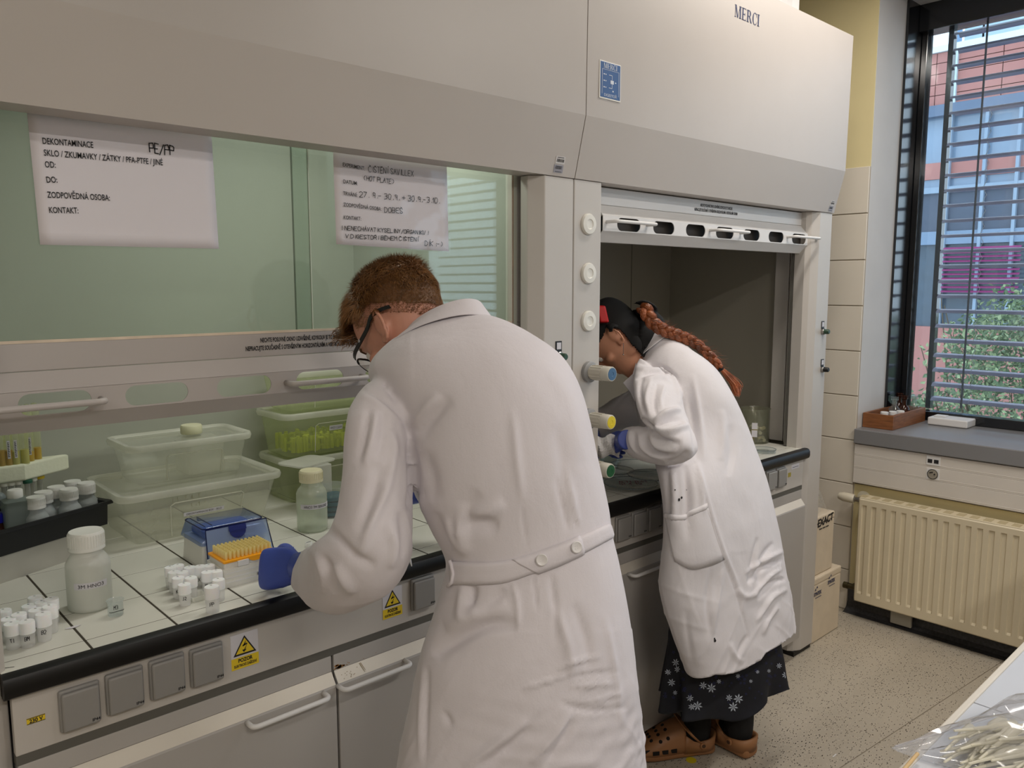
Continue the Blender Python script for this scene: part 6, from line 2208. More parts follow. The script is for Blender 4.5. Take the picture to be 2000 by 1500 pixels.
# soft slack of the cloth: stronger on sleeve and lower skirt
amp = np.where(q[:, 1] > 1230, .0042, .0022) + np.where((q[:, 0] < 806) & (q[:, 1] < 1200), .0018, 0)
aniso = v * np.array([1, 1, .45])
disp = amp * (sines(aniso, 34, 3, 6) + .5 * sines(aniso, 75, 8, 6))
low = np.clip((q[:, 1] - 1270) / 150, 0, 1)
disp += .0022 * low * sines(v * np.array([.6, .6, 1.6]), 150, 12, 5) * np.clip((q[:, 0] - 860) / 200, 0, 1)
disp += .0032 * ridged(v, 42, 31) * np.clip((q[:, 1] - 1230) / 120, .12, 1) + .0030 * ridged(v, 36, 8) * ((q[:, 0] < 806) & (q[:, 1] < 1200))
setv(coat, v + n * disp[:, None])
G = -1
folds(coat, [
    (.004, 8, [(1105, 905), (1115, 960), (1130, 1030)]), (-.004, 7, [(1085, 930), (1100, 990), (1112, 1040)]), (.0035, 6, [(1000, 1130), (1010, 1180), (1012, 1230)]), (-.004, 8, [(1075, 1120), (1085, 1190), (1088, 1260)]),
    # shoulder yoke seam and sleeve head
    (-.0045, 5, [(697, 757), (735, 772), (782, 812), (800, 852)]), (.0035, 9, [(702, 768), (735, 785), (774, 822), (792, 860)]),
    # armpit and sleeve
    (-.013, 10, [(801, 860), (806, 905), (808, 950), (800, 1000)]), (.008, 12, [(768, 900), (752, 960), (722, 1030), (705, 1085)]), (-.008, 13, [(742, 905), (730, 965), (700, 1040)]),
    (.006, 9, [(735, 800), (728, 850), (712, 910)]), (-.006, 9, [(722, 795), (712, 850), (698, 905)]), (-.005, 8, [(750, 800), (748, 850), (738, 900)]), (.006, 9, [(765, 840), (770, 880), (760, 930)]),
    (-.009, 12, [(640, 1030), (690, 1085), (735, 1105)]), (.009, 13, [(655, 1100), (672, 1130), (690, 1160)]), (-.008, 9, [(630, 1085), (650, 1125), (655, 1160)]), (.007, 8, [(615, 1080), (632, 1120), (630, 1160)]), (-.005, 6, [(600, 1080), (607, 1120), (602, 1155)]),
    (.008, 12, [(760, 1020), (772, 1070), (762, 1110)]), (-.008, 10, [(782, 1000), (790, 1050), (780, 1090)]),
    # back
    (.007, 12, [(858, 770), (830, 800), (806, 835)]), (-.008, 14, [(880, 778), (845, 815), (818, 850)]), (-.006, 22, [(935, 960), (910, 1000), (900, 1040)]), (.008, 14, [(905, 985), (898, 1030), (912, 1085)]),
    (-.011, 18, [(900, 1030), (940, 1022), (975, 1028)]), (.006, 16, [(985, 980), (950, 1000), (915, 1005)]), (-.006, 18, [(826, 880), (842, 930), (846, 980)]), (.008, 10, [(820, 965), (826, 1010), (850, 1060)]), (-.010, 9, [(812, 960), (815, 1010), (838, 1060)]),
    (-.006, 9, [(850, 1000), (866, 1045), (880, 1075)]), (.005, 9, [(870, 1010), (884, 1050), (905, 1080)]),
    (-.0025, 3, [(1018, 990), (1024, 1030), (1031, 1072)]), (-.0025, 3, [(1117, 1000), (1124, 1020), (1131, 1040)]), (-.0028, 3, [(1041, 1120), (1045, 1155), (1050, 1195)]),
    (.004, 20, [(1080, 720), (1120, 800), (1140, 900)]), (-.004, 16, [(1085, 830), (1100, 900), (1105, 970)]), (.004, 10, [(1000, 800), (1010, 900), (1020, 980)]),
    # below the belt
    (-.010, 9, [(925, 1140), (922, 1165), (918, 1185)]), (.006, 10, [(905, 1140), (900, 1190), (905, 1215)]), (-.013, 17, [(848, 1282), (900, 1245), (950, 1222), (1010, 1218)]), (.007, 22, [(870, 1225), (930, 1200), (990, 1175)]),
    (-.006, 14, [(985, 1150), (960, 1180), (930, 1195)]), (.007, 12, [(905, 1500), (960, 1460), (1030, 1408)]), (-.006, 10, [(935, 1500), (985, 1466), (1040, 1420)]), (.007, 9, [(1036, 1490), (1080, 1440), (1115, 1392)]), (-.006, 9, [(1062, 1500), (1098, 1450), (1120, 1405)]),
    (.005, 5, [(1090, 1312), (1110, 1296), (1175, 1282)]), (.005, 4, [(1112, 1342), (1150, 1338), (1205, 1334)]), (-.004, 5, [(1100, 1325), (1150, 1318), (1210, 1312)]), (.004, 4, [(1020, 1345), (1070, 1330), (1110, 1318)]),
    (.004, 4, [(1125, 1372), (1165, 1366), (1215, 1352)]), (-.004, 6, [(1090, 1370), (1150, 1388), (1230, 1380)]), (.005, 12, [(1080, 1180), (1110, 1260), (1118, 1330)]), (-.005, 14, [(1120, 1180), (1145, 1250), (1150, 1310)]),
    (.004, 7, [(826, 1300), (822, 1400), (820, 1490)]), (-.004, 6, [(836, 1300), (832, 1400), (830, 1490)]), (-.004, 8, [(864, 1390), (875, 1405), (880, 1420)]), (.004, 8, [(1180, 1200), (1200, 1300), (1215, 1420)])])
coat_o = finish(coat, 'lab_coat', M_coat, man)
bv = mesh_bvh(coat)
# belt: a full band round the waist with two buttons
m = MB()
bt_ = [ring(868, 1092, 1197, 1040, 1.43, .142, 13), ring(866, 1098, 1199, 1044, 1.43, .145, 13), ring(869, 1128, 1205, 1066, 1.43, .150, 13), ring(873, 1134, 1206, 1072, 1.43, .148, 13)]
top = [(881, 1096), (930, 1098), (980, 1096), (1030, 1084), (1080, 1066), (1130, 1048), (1188, 1022)]
bot = [(884, 1142), (930, 1142), (985, 1138), (1035, 1122), (1085, 1104), (1140, 1080), (1196, 1050)]
bm_ = band(bv, top, bot, .0042, 8, 5)
belt = bm_.build('belt', M_coat, coat_o, smooth=180, solid=.0022)
m2 = band(bv, [(1000, 1093), (1040, 1081), (1080, 1067), (1131, 1046)], [(1052, 1121), (1075, 1112), (1100, 1102), (1140, 1083)], .0062, 6, 4)
m2.build('belt_tab', M_coat, coat_o, smooth=180, solid=.002)
for (x, y) in ((1057, 1092), (1121, 1068)):
    p = on_surface(bv, x, y, .0085); p2 = on_surface(bv, x, y, .0)
    ax_ = p - p2; ax_ /= np.linalg.norm(ax_)
    m = MB(); m.lathe([(0, 0), (.0088, 0), (.0098, .0012), (.0098, .0026), (.0086, .0034), (.0066, .0024), (0, .0022)], p, 24, ax_)
    for a in range(4):
        t1 = np.cross(ax_, [0, 0, 1.0]); t1 /= np.linalg.norm(t1); t2 = np.cross(ax_, t1)
        pp_ = p + t1 * .0022 * (1 if a % 2 else -1) + t2 * .0022 * (1 if a > 1 else -1) + ax_ * .0024
        m.cyl(pp_, pp_ + ax_ * .0004, .0008, 6)
    m.build('coat_button', pm('button_white', (226, 223, 222), .35), belt, smooth=40)
# side vent loop at the left end of the belt
m = MB(); m.tube([on_surface(bv, *q_, .006) for q_ in ((884, 1092), (888, 1105), (891, 1120), (888, 1138), (880, 1146))], .0032, 8)
m.build('belt_loop', M_coat, coat_o, smooth=180)
# collar: folded band round the neck
m = MB()
cr1 = [ring(792, 660, 942, 600, 1.535, .056, 38), ring(783, 676, 950, 612, 1.53, .066, 37), ring(765, 690, 960, 626, 1.525, .076, 36), ring(744, 708, 968, 640, 1.515, .086, 35)]
loft(m, cr1, 56, 4, 2.1, cap=False)
m.build('collar', M_coat, coat_o, smooth=180, solid=.003, subsurf=1)

# body: one continuous surface inside the clothes
HC = D(793, 645, 1.585)
cam3 = lambda x, y, z: RT * x - UP * y + FW * z
Fh, Uh = cam3(-.58, .70, .42), cam3(-.62, -.66, .42)
XH, (Lh, Fh, Uh) = head_frame(HC, Fh, Uh)
hipC = torso[4][0]
fwd = np.array([math.cos(math.radians(68)), math.sin(math.radians(68)), 0]); lft = np.array([-fwd[1], fwd[0], 0])
mbod = MB()
loft(mbod, torso[5:], 36, 4, 2.1, scale=.80)
head_geo(mbod, XH)
nk0 = torso[-4][0]; nk1 = XH(0, -.035, -.05)
limb(mbod, [nk0, nk0 * .5 + nk1 * .5 + Uh * .0, nk1], [.066, .060, .062])
la = [r_[0] for r_ in armL]
limb(mbod, [la[1], la[2], la[4], la[6], la[8], la[10]], [.030, .040, .042, .040, .030, .016])
limb(mbod, [sR_, eR_, wR_], [.045, .042, .026])
feet = []
for s in (1, -1):
    hp = hipC + lft * s * .09
    ft = np.array([hipC[0], hipC[1], 0]) + lft * s * .11 - fwd * .02
    kn = (hp + ft) / 2 + fwd * .02 + np.array([0, 0, .02])
    limb(mbod, [hp, (hp + kn) / 2, kn, kn * .5 + (ft + [0, 0, .09]) * .5, ft + [0, 0, .09], ft + [0, 0, .05]], [.085, .074, .055, .052, .036, .036])
    limb(mbod, [ft + [0, 0, .05] - fwd * .04, ft + [0, 0, .04] + fwd * .06, ft + [0, 0, .03] + fwd * .15], [.034, .034, .026])
    feet.append((hp, kn, ft))
hL = D(590, 1112, 1.62)
body = remesh(mbod, .0042, 2)
bodyo = finish(body, 'body', M_skin, man)
# trousers and shoes (below the frame)
m = MB()
for hp, kn, ft in feet:
    limb(m, [hp * .75 + kn * .25, (hp + kn) / 2, kn, kn * .5 + (ft + [0, 0, .09]) * .5, ft + [0, 0, .035]], [.078, .080, .074, .070, .066])
finish(remesh(m, .009, 3), 'trousers', pm('trousers_navy', (46, 50, 64), .8, bump=.1, bscale=200), man)
for hp, kn, ft in feet:
    m = MB()
    o_ = lambda a, s_, z: ft + fwd * a + lft * s_ + np.array([0, 0, z])
    loft(m, [wring(o_(-.075, 0, .035), lft * .02, np.array([0, 0, .03])), wring(o_(-.06, 0, .045), lft * .036, np.array([0, 0, .042])), wring(o_(0, 0, .055), lft * .042, np.array([0, 0, .05])), wring(o_(.09, 0, .04), lft * .046, np.array([0, 0, .037])), wring(o_(.16, 0, .03), lft * .042, np.array([0, 0, .028])), wring(o_(.195, 0, .02), lft * .022, np.array([0, 0, .016]))], 24, 4, 2.6)
    shoe = finish(remesh(m, .006, 2), 'shoe', pm('shoe_dark', (40, 40, 44), .6), man)

# gloved hands
def glove(parent, W, A, N, T, cuff_dir, k=1.0, curl=(.9, 1.0, .8), thumb=.6):
    m = MB(); hand_geo(m, W, A, N, T, k, curl, thumb)
    c = np.asarray(cuff_dir, float); c /= np.linalg.norm(c)
    limb(m, [W + c * .05, W + c * .02, W], [.033 * k, .032 * k, .029 * k])
    return finish(remesh(m, .0024, 3), 'glove', M_glove, parent)


W1 = D(584, 1108, 1.615)
glL = glove(man, W1, cam3(-.85, .12, .35), cam3(-.30, -.25, -.9), cam3(-.2, -.8, .5), W1 - D(545, 1110, 1.66), 1.0, (1.05, 1.2, .9), .9)
m = MB()
ringp = [W1 + cam3(.005, 0, -.02) * 0 + (RT * 0 + -UP * 0) for _ in range(1)]
glR = glove(man, wR_ + np.array([-.03, .03, -.02]), np.array([-.5, .75, -.25]), np.array([.1, .3, .9]), np.array([-.8, -.4, .3]), np.array([.5, -.75, .25]), .95, (.9, 1.0, .8), .7)
# pipette held in the hidden hand, tip visible under the sleeve
pt = thing('pipette', 'white pipette in the hidden hand, tip showing beneath the coat sleeve', 'pipette', D(803, 1104, 1.80))
tip = D(804, 1106, 1.775); upd = D(770, 985, 1.845) - tip; upd /= np.linalg.norm(upd)
m = MB(); m.lathe([(.0012, 0), (.0034, .018), (.0036, .030), (.0058, .032), (.0066, .075), (.011, .10), (.013, .13), (.013, .21), (.009, .225), (0, .225)], tip, 18, upd)
m.build('pipette_barrel', pm('pipette_white', (206, 206, 208), .4), pt, smooth=40)
m = MB(); m.lathe([(.006, .225), (.006, .245), (.010, .247), (.010, .255), (0, .256)], tip, 18, upd); m.build('plunger', pm('plunger_grey', (120, 124, 130), .4), pt, smooth=40)

# eyes (hidden from here but there)
for s in (1, -1):
    m = MB(); m.ell(XH(s * .031, .080, .010), Lh * .0115, Fh * .0115, Uh * .0115, 16, 10); e_ = m.build('eye', pm('eye_white', (228, 222, 216), .2), bodyo, smooth=180)
    m = MB(); m.ell(XH(s * .031, .0902, .008), Lh * .005, Fh * .0015, Uh * .005, 12, 6); m.build('iris', pm('iris_blue', (60, 84, 104), .2), e_, smooth=180)
    m = MB()
    m.tube([XH(s * .018, .097, .031), XH(s * .032, .094, .036), XH(s * .047, .084, .031)], [.003, .004, .002], 6); m.build('eyebrow', pm('brow_brown', (96, 68, 42), .8), bodyo, smooth=60)
# glasses
gs = thing('eyeglasses', 'black framed glasses worn by the person at the left fume hood', 'glasses', XH(0, .1, .005))
M_gl = pm('glasses_black', (12, 12, 13), .3)
for s in (1, -1):
    m = MB()
    pts = crom([XH(s * .067, .094, .013), XH(s * .076, .075, .015), XH(s * .0805, .02, .019), XH(s * .0815, -.004, .027), XH(s * .0795, -.030, .020), XH(s * .077, -.050, .008)], 4)
    vs_ = []
    for p in pts:
        for (a, b_) in ((.0012, .0042), (-.0012, .0042), (-.0012, -.0042), (.0012, -.0042)):
            vs_.append(p + Lh * s * a + Uh * b_)
    m.add(vs_, [(4 * i + k, 4 * i + (k + 1) % 4, 4 * i + 4 + (k + 1) % 4, 4 * i + 4 + k) for i in range(len(pts) - 1) for k in range(4)] + [(0, 1, 2, 3), tuple(range(len(vs_) - 4, len(vs_)))])
    m.build('temple', M_gl, gs)
for s in (1, -1):
    m = MB()
    rim = [XH(s * (.034 + .027 * math.cos(a) * (1.0)), .103 - .006 * abs(math.cos(a)) * (1 if math.cos(a) > 0 else .2), .002 + .019 * math.sin(a) * (1 if math.sin(a) > 0 else 1.05)) for a in np.linspace(0, 2 * PI, 29)]
    m.tube(rim[:15], .0022, 8); m.tube(rim[14:], .0010, 6)
    fr_ = m.build('lens_frame', M_gl, gs, smooth=60)
    m = MB(); m.add(rim[:-1], [tuple(range(28))]); m.build('lens', tp('lens_glass', (220, 226, 220), .06, .02, (246, 250, 246), 1.4), fr_, fix=False)
m = MB(); m.tube([XH(.008, .103, .008), XH(0, .107, .010), XH(-.008, .103, .008)], .0018, 8); m.build('bridge', M_gl, gs, smooth=60)
m = MB(); strokes_into(m, 'CB', XH(.0822, .052, .0155), -Fh, Uh, .0042, .0004, .7, .02); m.build('temple_mark', M_sticker, gs, fix=False)


# hair
def hair(parent, me_body, XF, axes, dens, keep, M_shell, M_str, shell_off, lenf, flow, rad=.00055, seg=3, name='hair', nstr=9000, seed=1, shell=True):
    L_, F_, U_ = axes
    o0 = XF(0, 0, 0)
    v, n = getv(me_body), getn(me_body)
    loc = np.stack([(v - o0) @ L_, (v - o0) @ F_, (v - o0) @ U_], -1)
    kp = keep(loc)
    idx = np.where(kp > 0)[0]
    mp = {int(i): k for k, i in enumerate(idx)}
    off = lenf(loc[idx]) * shell_off
    vs = v[idx] + n[idx] * (off + .0006)[:, None]
    fs = [tuple(mp[i] for i in p.vertices) for p in me_body.polygons if all(int(i) in mp for i in p.vertices)]
    m = MB(); m.add(vs, fs)
    hs = m.build(name, M_shell, parent, smooth=180, fix=False) if shell else None
    # strands
    rg = np.random.default_rng(seed)
    fa = np.array([f for f in fs if len(f) == 4])
    if len(fa) == 0: return hs
    pick = fa[rg.integers(0, len(fa), nstr)]
    w = rg.dirichlet([1, 1, 1, 1], nstr)
    loci = loc[idx]; ni = n[idx]
    P = np.einsum('ij,ijk->ik', w, vs[pick]); LN = np.einsum('ij,ijk->ik', w, loci[pick]); NN = np.einsum('ij,ijk->ik', w, ni[pick])
    NN /= np.linalg.norm(NN, axis=1)[:, None]
    ln = lenf(LN) * rg.uniform(.7, 1.25, nstr)
    fl = flow(LN)
    dirs = L_ * fl[:, :1] + F_ * fl[:, 1:2] + U_ * fl[:, 2:3]
    dirs += rg.normal(0, .22, (nstr, 3))
    m = MB(); VS = []; FS = []
    for i in range(nstr):
        d = dirs[i]; nn = NN[i]
        d = d - nn * (d @ nn) ; d /= np.linalg.norm(d) + 1e-9
        l = ln[i]
        p0 = P[i] - nn * .001
        p1 = P[i] + (nn * .55 + d * .6) * l * .5
        p2 = P[i] + (nn * .62 + d * 1.15) * l * .85
        s_ = np.cross(nn, d) * rad * (1.0 if l > .008 else .6)
        u_ = nn * rad * .8
        b0 = len(VS)
        VS += [p0 + s_, p0 - s_, p0 + u_, p1 + s_ * .8, p1 - s_ * .8, p1 + u_ * .8, p2]
        for a, c in ((0, 1), (1, 2), (2, 0)):
            FS.append((b0 + a, b0 + c, b0 + 3 + c, b0 + 3 + a)); FS.append((b0 + 3 + a, b0 + 3 + c, b0 + 6))
    m.add(VS, FS)
    st = m.build('hair_strands' if shell else name, M_str, hs if shell else parent, fix=False, kind='stuff')
    return hs


FADE = [.020]


def hkeep(l):
    x, y, z = l[:, 0], l[:, 1], l[:, 2]
    side = np.abs(x) > .05
    line = FADE[0] + np.where(y > .03, .050 + (y - .03) * .25, np.where(y > -.02, .030, .030 - (-.02 - y) * 1.05))
    line = np.maximum(line, -.062 + FADE[0] * 1.6)
    k = (z > line) & (y < .100)
    k &= ~((y > .050) & (z < .078))
    return k.astype(int)


def hlen(l):
    x, y, z = l[:, 0], l[:, 1], l[:, 2]
    up_ = np.clip((z - .045 - np.clip(-(y + .02) * .2, 0, .1)) / .03, 0, 1)
    L_ = .0035 + .024 * up_
    L_ = L_ + .006 * np.clip((y - .05) / .03, 0, 1) * up_
    back = np.clip((-y - .05) / .04, 0, 1) * np.clip((z - .0) / .04, 0, 1)
    return np.maximum(L_, .012 * back)


def hflow(l):
    x, y, z = l[:, 0], l[:, 1], l[:, 2]
    f = np.zeros_like(l)
    f[:, 1] = np.where(y > .0, .9, -.25)
    f[:, 0] = np.sign(x) * .25 + .2
    f[:, 2] = np.where(z > .07, 0, -.8)
    return f


M_hsh = pm('hair_dark_blond_scalp', (104, 72, 44), .6, var=.3, vscale=60)
M_hst = pm('hair_dark_blond', (134, 94, 54), .38, var=.4, vscale=90)
hair(man, body, XH, (Lh, Fh, Uh), 1, hkeep, M_hsh, M_hst, .35, hlen, hflow, .00060, nstr=15000, seed=3)
FADE[0] = -.010
fade = hair(man, body, XH, (Lh, Fh, Uh), 1, lambda l: hkeep(l) * (l[:, 2] < .075), M_hsh, M_hst, .0, lambda l: np.full(len(l), .0036), hflow, .00036, nstr=24000, seed=9, name='hair_fade', shell=False)
# forelock sticking out over the brow
rg = np.random.default_rng(5)
VS = MB()
for k in range(260):
    x0 = rg.uniform(-.03, .050)
    p0 = XH(x0, .086 + rg.normal(0, .006), .080 + rg.normal(0, .010))
    p1 = p0 + Fh * .016 + Uh * rg.uniform(.006, .016) + Lh * rg.normal(.004, .005)
    p2 = p1 + Fh * rg.uniform(.002, .012) - Uh * rg.uniform(.002, .012) + Lh * rg.normal(.006, .007)
    p3 = p2 - Uh * rg.uniform(.002, .008) + Lh * rg.normal(.004, .006) + Fh * rg.normal(0, .003)
    VS.tube([p0, p1, p2, p3], [.0008, .0007, .0005, .0001], 3, cap=False)
VS.build('forelock', M_hst, man, fix=False, kind='stuff')

# ------------------------------------------------------------------ the woman
wom = thing('person', 'person with long red braid in white lab coat leaning into the right fume hood', 'person', (2.12, 1.30, 0))
wt_ = [ring(1352, 1410, 1552, 1340, (2.30, 2.62), .15, 0), ring(1338, 1312, 1549, 1250, (2.30, 2.62), .15, 0), ring(1312, 1240, 1546, 1188, (2.29, 2.62), .15, 2), ring(1295, 1190, 1540, 1148, (2.285, 2.62), .15, 4), ring(1289, 1130, 1529, 1092, (2.28, 2.62), .145, 6),
       ring(1297, 1060, 1516, 1028, (2.28, 2.62), .14, 8), ring(1297, 995, 1505, 982, (2.29, 2.615), .136, 10), ring(1288, 935, 1491, 930, (2.32, 2.61), .14, 12), ring(1272, 880, 1471, 878, (2.40, 2.60), .155, 12),
       ring(1254, 830, 1451, 828, (2.49, 2.58), .172, 12), ring(1242, 785, 1427, 774, 2.56, .185, 10), ring(1236, 750, 1393, 722, 2.57, .175, 10), ring(1240, 722, 1352, 690, 2.57, .14, 12), ring(1250, 697, 1312, 664, 2.57, .09, 14), ring(1256, 680, 1292, 652, 2.57, .062, 15)]
wa = [ring(1250, 700, 1330, 752, 2.45, .07), ring(1240, 722, 1330, 768, 2.39, .078), ring(1238, 756, 1336, 800, 2.33, .076), ring(1244, 795, 1346, 828, 2.28, .074), ring(1256, 826, 1357, 852, 2.245, .072), ring(1270, 838, 1360, 880, 2.235, .070),
      ring(1272, 838, 1336, 900, 2.245, .068), ring(1266, 836, 1300, 908, 2.265, .064), ring(1252, 833, 1262, 902, 2.30, .058), ring(1234, 832, 1238, 895, 2.33, .052), ring(1219, 837, 1225, 886, 2.355, .045), ring(1214, 840, 1220, 882, 2.365, .042)]
wr_ = [ring(1245, 740, 1300, 800, 2.70, .08), ring(1226, 764, 1262, 825, 2.72, .07), ring(1198, 780, 1222, 838, 2.73, .060), ring(1176, 795, 1192, 850, 2.72, .052), ring(1160, 806, 1172, 856, 2.70, .044)]
# hem dips at the front corner
def hemfn(P, C, t, th):
    k = max(0, 1 - t / .12)
    q = proj(P)
    P = P.copy()
    P[:, 2] -= k * .018 * np.exp(-((q[:, 0] - 1375) / 60) ** 2)
    P[:, 2] += k * .012 * np.exp(-((q[:, 0] - 1500) / 30) ** 2)
    return P
mc = MB()
loft(mc, wt_, 52, 5, 2.2)
loft(mc, wa, 30, 4, 2.0)
loft(mc, wr_, 26, 4, 2.0)
coat2 = remesh(mc, .0058, 3)
v, n = getv(coat2), getn(coat2)
q = proj(v)
amp = np.where(q[:, 1] > 1080, .0045, .0026)
an = v * np.array([1, 1, .5])
low = np.clip((q[:, 1] - 1080) / 100, 0, 1) * np.clip((q[:, 0] - 1400) / 90, 0, 1)
disp = amp * (sines(an, 30, 5, 6) + .5 * sines(an, 66, 9, 6)) + low * .0045 * sines(v, 55, 21, 5)
disp += .0048 * ridged(v, 38, 17) * np.clip((q[:, 1] - 1040) / 120, .15, 1) + .003 * ridged(v, 40, 6) * (q[:, 0] < 1350) * (q[:, 1] < 905)
setv(coat2, v + n * disp[:, None])
folds(coat2, [
    # shoulder: gathered sleeve head
    (-.010, 4, [(1246, 706), (1262, 712), (1290, 716), (1318, 735), (1330, 770)]), (.010, 6, [(1240, 718), (1265, 722), (1300, 728), (1322, 752), (1328, 790)]), (-.008, 4, [(1240, 740), (1270, 728), (1302, 733)]), (.008, 5, [(1258, 742), (1290, 736), (1312, 748)]),
    (-.008, 5, [(1255, 735), (1250, 770), (1262, 810)]), (.008, 5, [(1272, 740), (1262, 780), (1270, 815)]), (-.007, 4, [(1285, 745), (1278, 785), (1283, 815)]), (.006, 4, [(1298, 750), (1290, 780), (1292, 800)]),
    # elbow crook
    (-.022, 6, [(1252, 818), (1268, 830), (1278, 833)]), (.016, 7, [(1276, 826), (1300, 808), (1330, 800)]), (-.012, 6, [(1280, 832), (1305, 820), (1335, 822)]), (.014, 7, [(1280, 840), (1310, 842), (1345, 830)]), (-.014, 6, [(1276, 838), (1290, 858), (1330, 866)]),
    (.012, 6, [(1270, 846), (1285, 872), (1325, 880)]), (-.010, 5, [(1260, 846), (1275, 880), (1315, 890)]), (.010, 6, [(1248, 846), (1258, 878), (1295, 896)]), (-.008, 5, [(1238, 842), (1246, 874), (1270, 892)]), (.008, 5, [(1230, 840), (1234, 866), (1248, 888)]),
    # side and back of the coat
    (-.012, 8, [(1345, 880), (1325, 900), (1300, 906)]), (.008, 7, [(1352, 730), (1362, 790), (1370, 850), (1376, 900)]), (-.006, 6, [(1342, 760), (1352, 820), (1362, 900)]), (.006, 9, [(1410, 800), (1412, 850), (1408, 900)]), (-.006, 10, [(1425, 830), (1430, 880), (1420, 930)]),
    (.012, 7, [(1312, 910), (1318, 970), (1316, 1040)]), (-.014, 9, [(1338, 910), (1345, 980), (1340, 1050)]), (.008, 7, [(1360, 905), (1372, 960), (1372, 1000)]), (-.008, 6, [(1303, 915), (1304, 990), (1304, 1050)]),
    # side seam
    (-.004, 2.5, [(1355, 900), (1372, 960), (1388, 1020), (1408, 1080), (1432, 1140), (1450, 1200), (1466, 1260)]), (.004, 4, [(1362, 900), (1380, 965), (1396, 1022), (1416, 1082), (1440, 1140), (1458, 1200)]),
    # lower wrinkles
    (.008, 5, [(1535, 1075), (1500, 1090), (1455, 1120)]), (-.008, 5, [(1530, 1092), (1490, 1110), (1460, 1140)]), (.008, 4, [(1528, 1110), (1498, 1130), (1470, 1165)]), (-.008, 5, [(1536, 1130), (1505, 1140), (1480, 1170)]), (.009, 5, [(1538, 1150), (1505, 1170), (1478, 1215)]),
    (-.009, 6, [(1510, 1060), (1490, 1090), (1480, 1140)]), (.008, 5, [(1520, 1185), (1500, 1210), (1490, 1240)]), (-.007, 5, [(1480, 1050), (1470, 1100), (1462, 1140)]), (.007, 7, [(1440, 1150), (1455, 1165), (1480, 1160)]),
    (.006, 6, [(1412, 1110), (1400, 1180), (1392, 1240)]), (-.006, 6, [(1390, 1110), (1382, 1180), (1388, 1240)]), (-.005, 8, [(1340, 1190), (1345, 1250), (1355, 1310)]), (.005, 6, [(1425, 1255), (1435, 1280), (1452, 1295)]), (-.005, 5, [(1460, 1240), (1448, 1262), (1440, 1285)])])
# the hem: cut the cloth along a line that dips at the front corner
hemx = [(1318, 1322), (1345, 1327), (1400, 1323), (1440, 1313), (1466, 1302), (1482, 1284), (1490, 1266), (1508, 1249), (1546, 1224), (1570, 1210)]
hp_ = np.array([D(x, y, np.interp(x, [1318, 1400, 1470, 1546], [2.26, 2.22, 2.30, 2.56])) for x, y in hemx])
hr_, hz_ = hp_ @ RT, hp_[:, 2]
bmc = bmesh.new(); bmc.from_mesh(coat2)
bmc.verts.ensure_lookup_table()
for it in range(2):
    pass
kill = [v_ for v_ in bmc.verts if v_.co.z < np.interp(np.array(v_.co) @ RT, hr_, hz_) - .004]
bmesh.ops.delete(bmc, geom=kill, context='VERTS')
for v_ in bmc.verts:
    if v_.is_boundary:
        v_.co.z = np.interp(np.array(v_.co) @ RT, hr_, hz_)
bmc.to_mesh(coat2); bmc.free()
coat2_o = finish(coat2, 'lab_coat', M_coat2, wom)
md = coat2_o.modifiers.new('solid', 'SOLIDIFY'); md.thickness = .004; md.offset = -1
bv2 = mesh_bvh(coat2)
# patch pocket
m = band(bv2, [(1300, 1004), (1330, 1008), (1356, 996), (1380, 984)], [(1318, 1096), (1350, 1112), (1390, 1104), (1416, 1092)], .0048, 6, 8)
m.build('pocket', M_coat2, coat2_o, smooth=180, solid=.002)
m = band(bv2, [(1299, 1002), (1330, 1006), (1356, 994), (1381, 982)], [(1301, 1013), (1331, 1017), (1357, 1005), (1383, 993)], .0066, 6, 3)
m.build('pocket_hem', M_coat2, coat2_o, smooth=180, solid=.002)
# stains and holes
m = MB()
for x, y, s in ((1326, 976, 3.2), (1331, 972, 2.6), (1318, 957, 1.6), (1341, 957, 1.0), (1396, 1251, 3.2), (1395, 1247, 2)):
    pts_ = [on_surface(bv2, x + s * .7 * math.cos(a), y + s * math.sin(a), .0015) for a in np.linspace(0, 2 * PI, 9)[:-1]]
    if all(p is not None for p in pts_): m.add(pts_, [tuple(range(8))])
m.build('stain', M_ink, coat2_o, fix=False, kind='stuff')
# collar and lapel
m = MB()
cr2 = [ring(1252, 688, 1286, 644, 2.56, .060, 20), ring(1247, 694, 1295, 648, 2.56, .072, 18), ring(1240, 706, 1306, 656, 2.56, .086, 16)]
loft(m, cr2, 40, 4, 2.1, cap=False)
m.build('collar', M_coat2, coat2_o, smooth=180, solid=.003, subsurf=1)
m = MB()
lp = [D(1242, 708, 2.48), D(1236, 730, 2.47), D(1217, 748, 2.46), D(1231, 766, 2.47), D(1240, 785, 2.475), D(1247, 745, 2.46)]
m.add(lp, [(0, 1, 5), (1, 2, 3), (1, 3, 4), (1, 4, 5)])
m.build('lapel', M_coat2, coat2_o, solid=.003)

# her body
HW_C = D(1203, 662, 2.56)
XW_, (Lw, Fw2, Uw) = head_frame(HW_C, cam3(-.46, .87, .14), cam3(-.86, -.46, .2))
hip2 = wt_[4][0]
fw2 = np.array([-.72, .69, 0]); lf2 = np.array([-fw2[1], fw2[0], 0])
mbod = MB()
loft(mbod, wt_[4:], 32, 4, 2.1, scale=.78)
head_geo(mbod, XW_, .96)
nk0, nk1 = wt_[-2][0], XW_(0, -.03, -.05)
limb(mbod, [wt_[-4][0], nk0, nk1], [.07, .054, .050])
limb(mbod, [r_[0] + FW * .012 for r_ in wa[2:]], [.026] * 6 + [.022] * 2 + [.016] * 2)
limb(mbod, [r_[0] for r_ in wr_], [.04, .04, .036, .03, .022])
aL = D(1344, 1415, 2.565); aR = D(1428, 1405, 2.60)
fL, fR = np.array([2.085, 1.372, 0]), np.array([2.20, 1.275, 0])
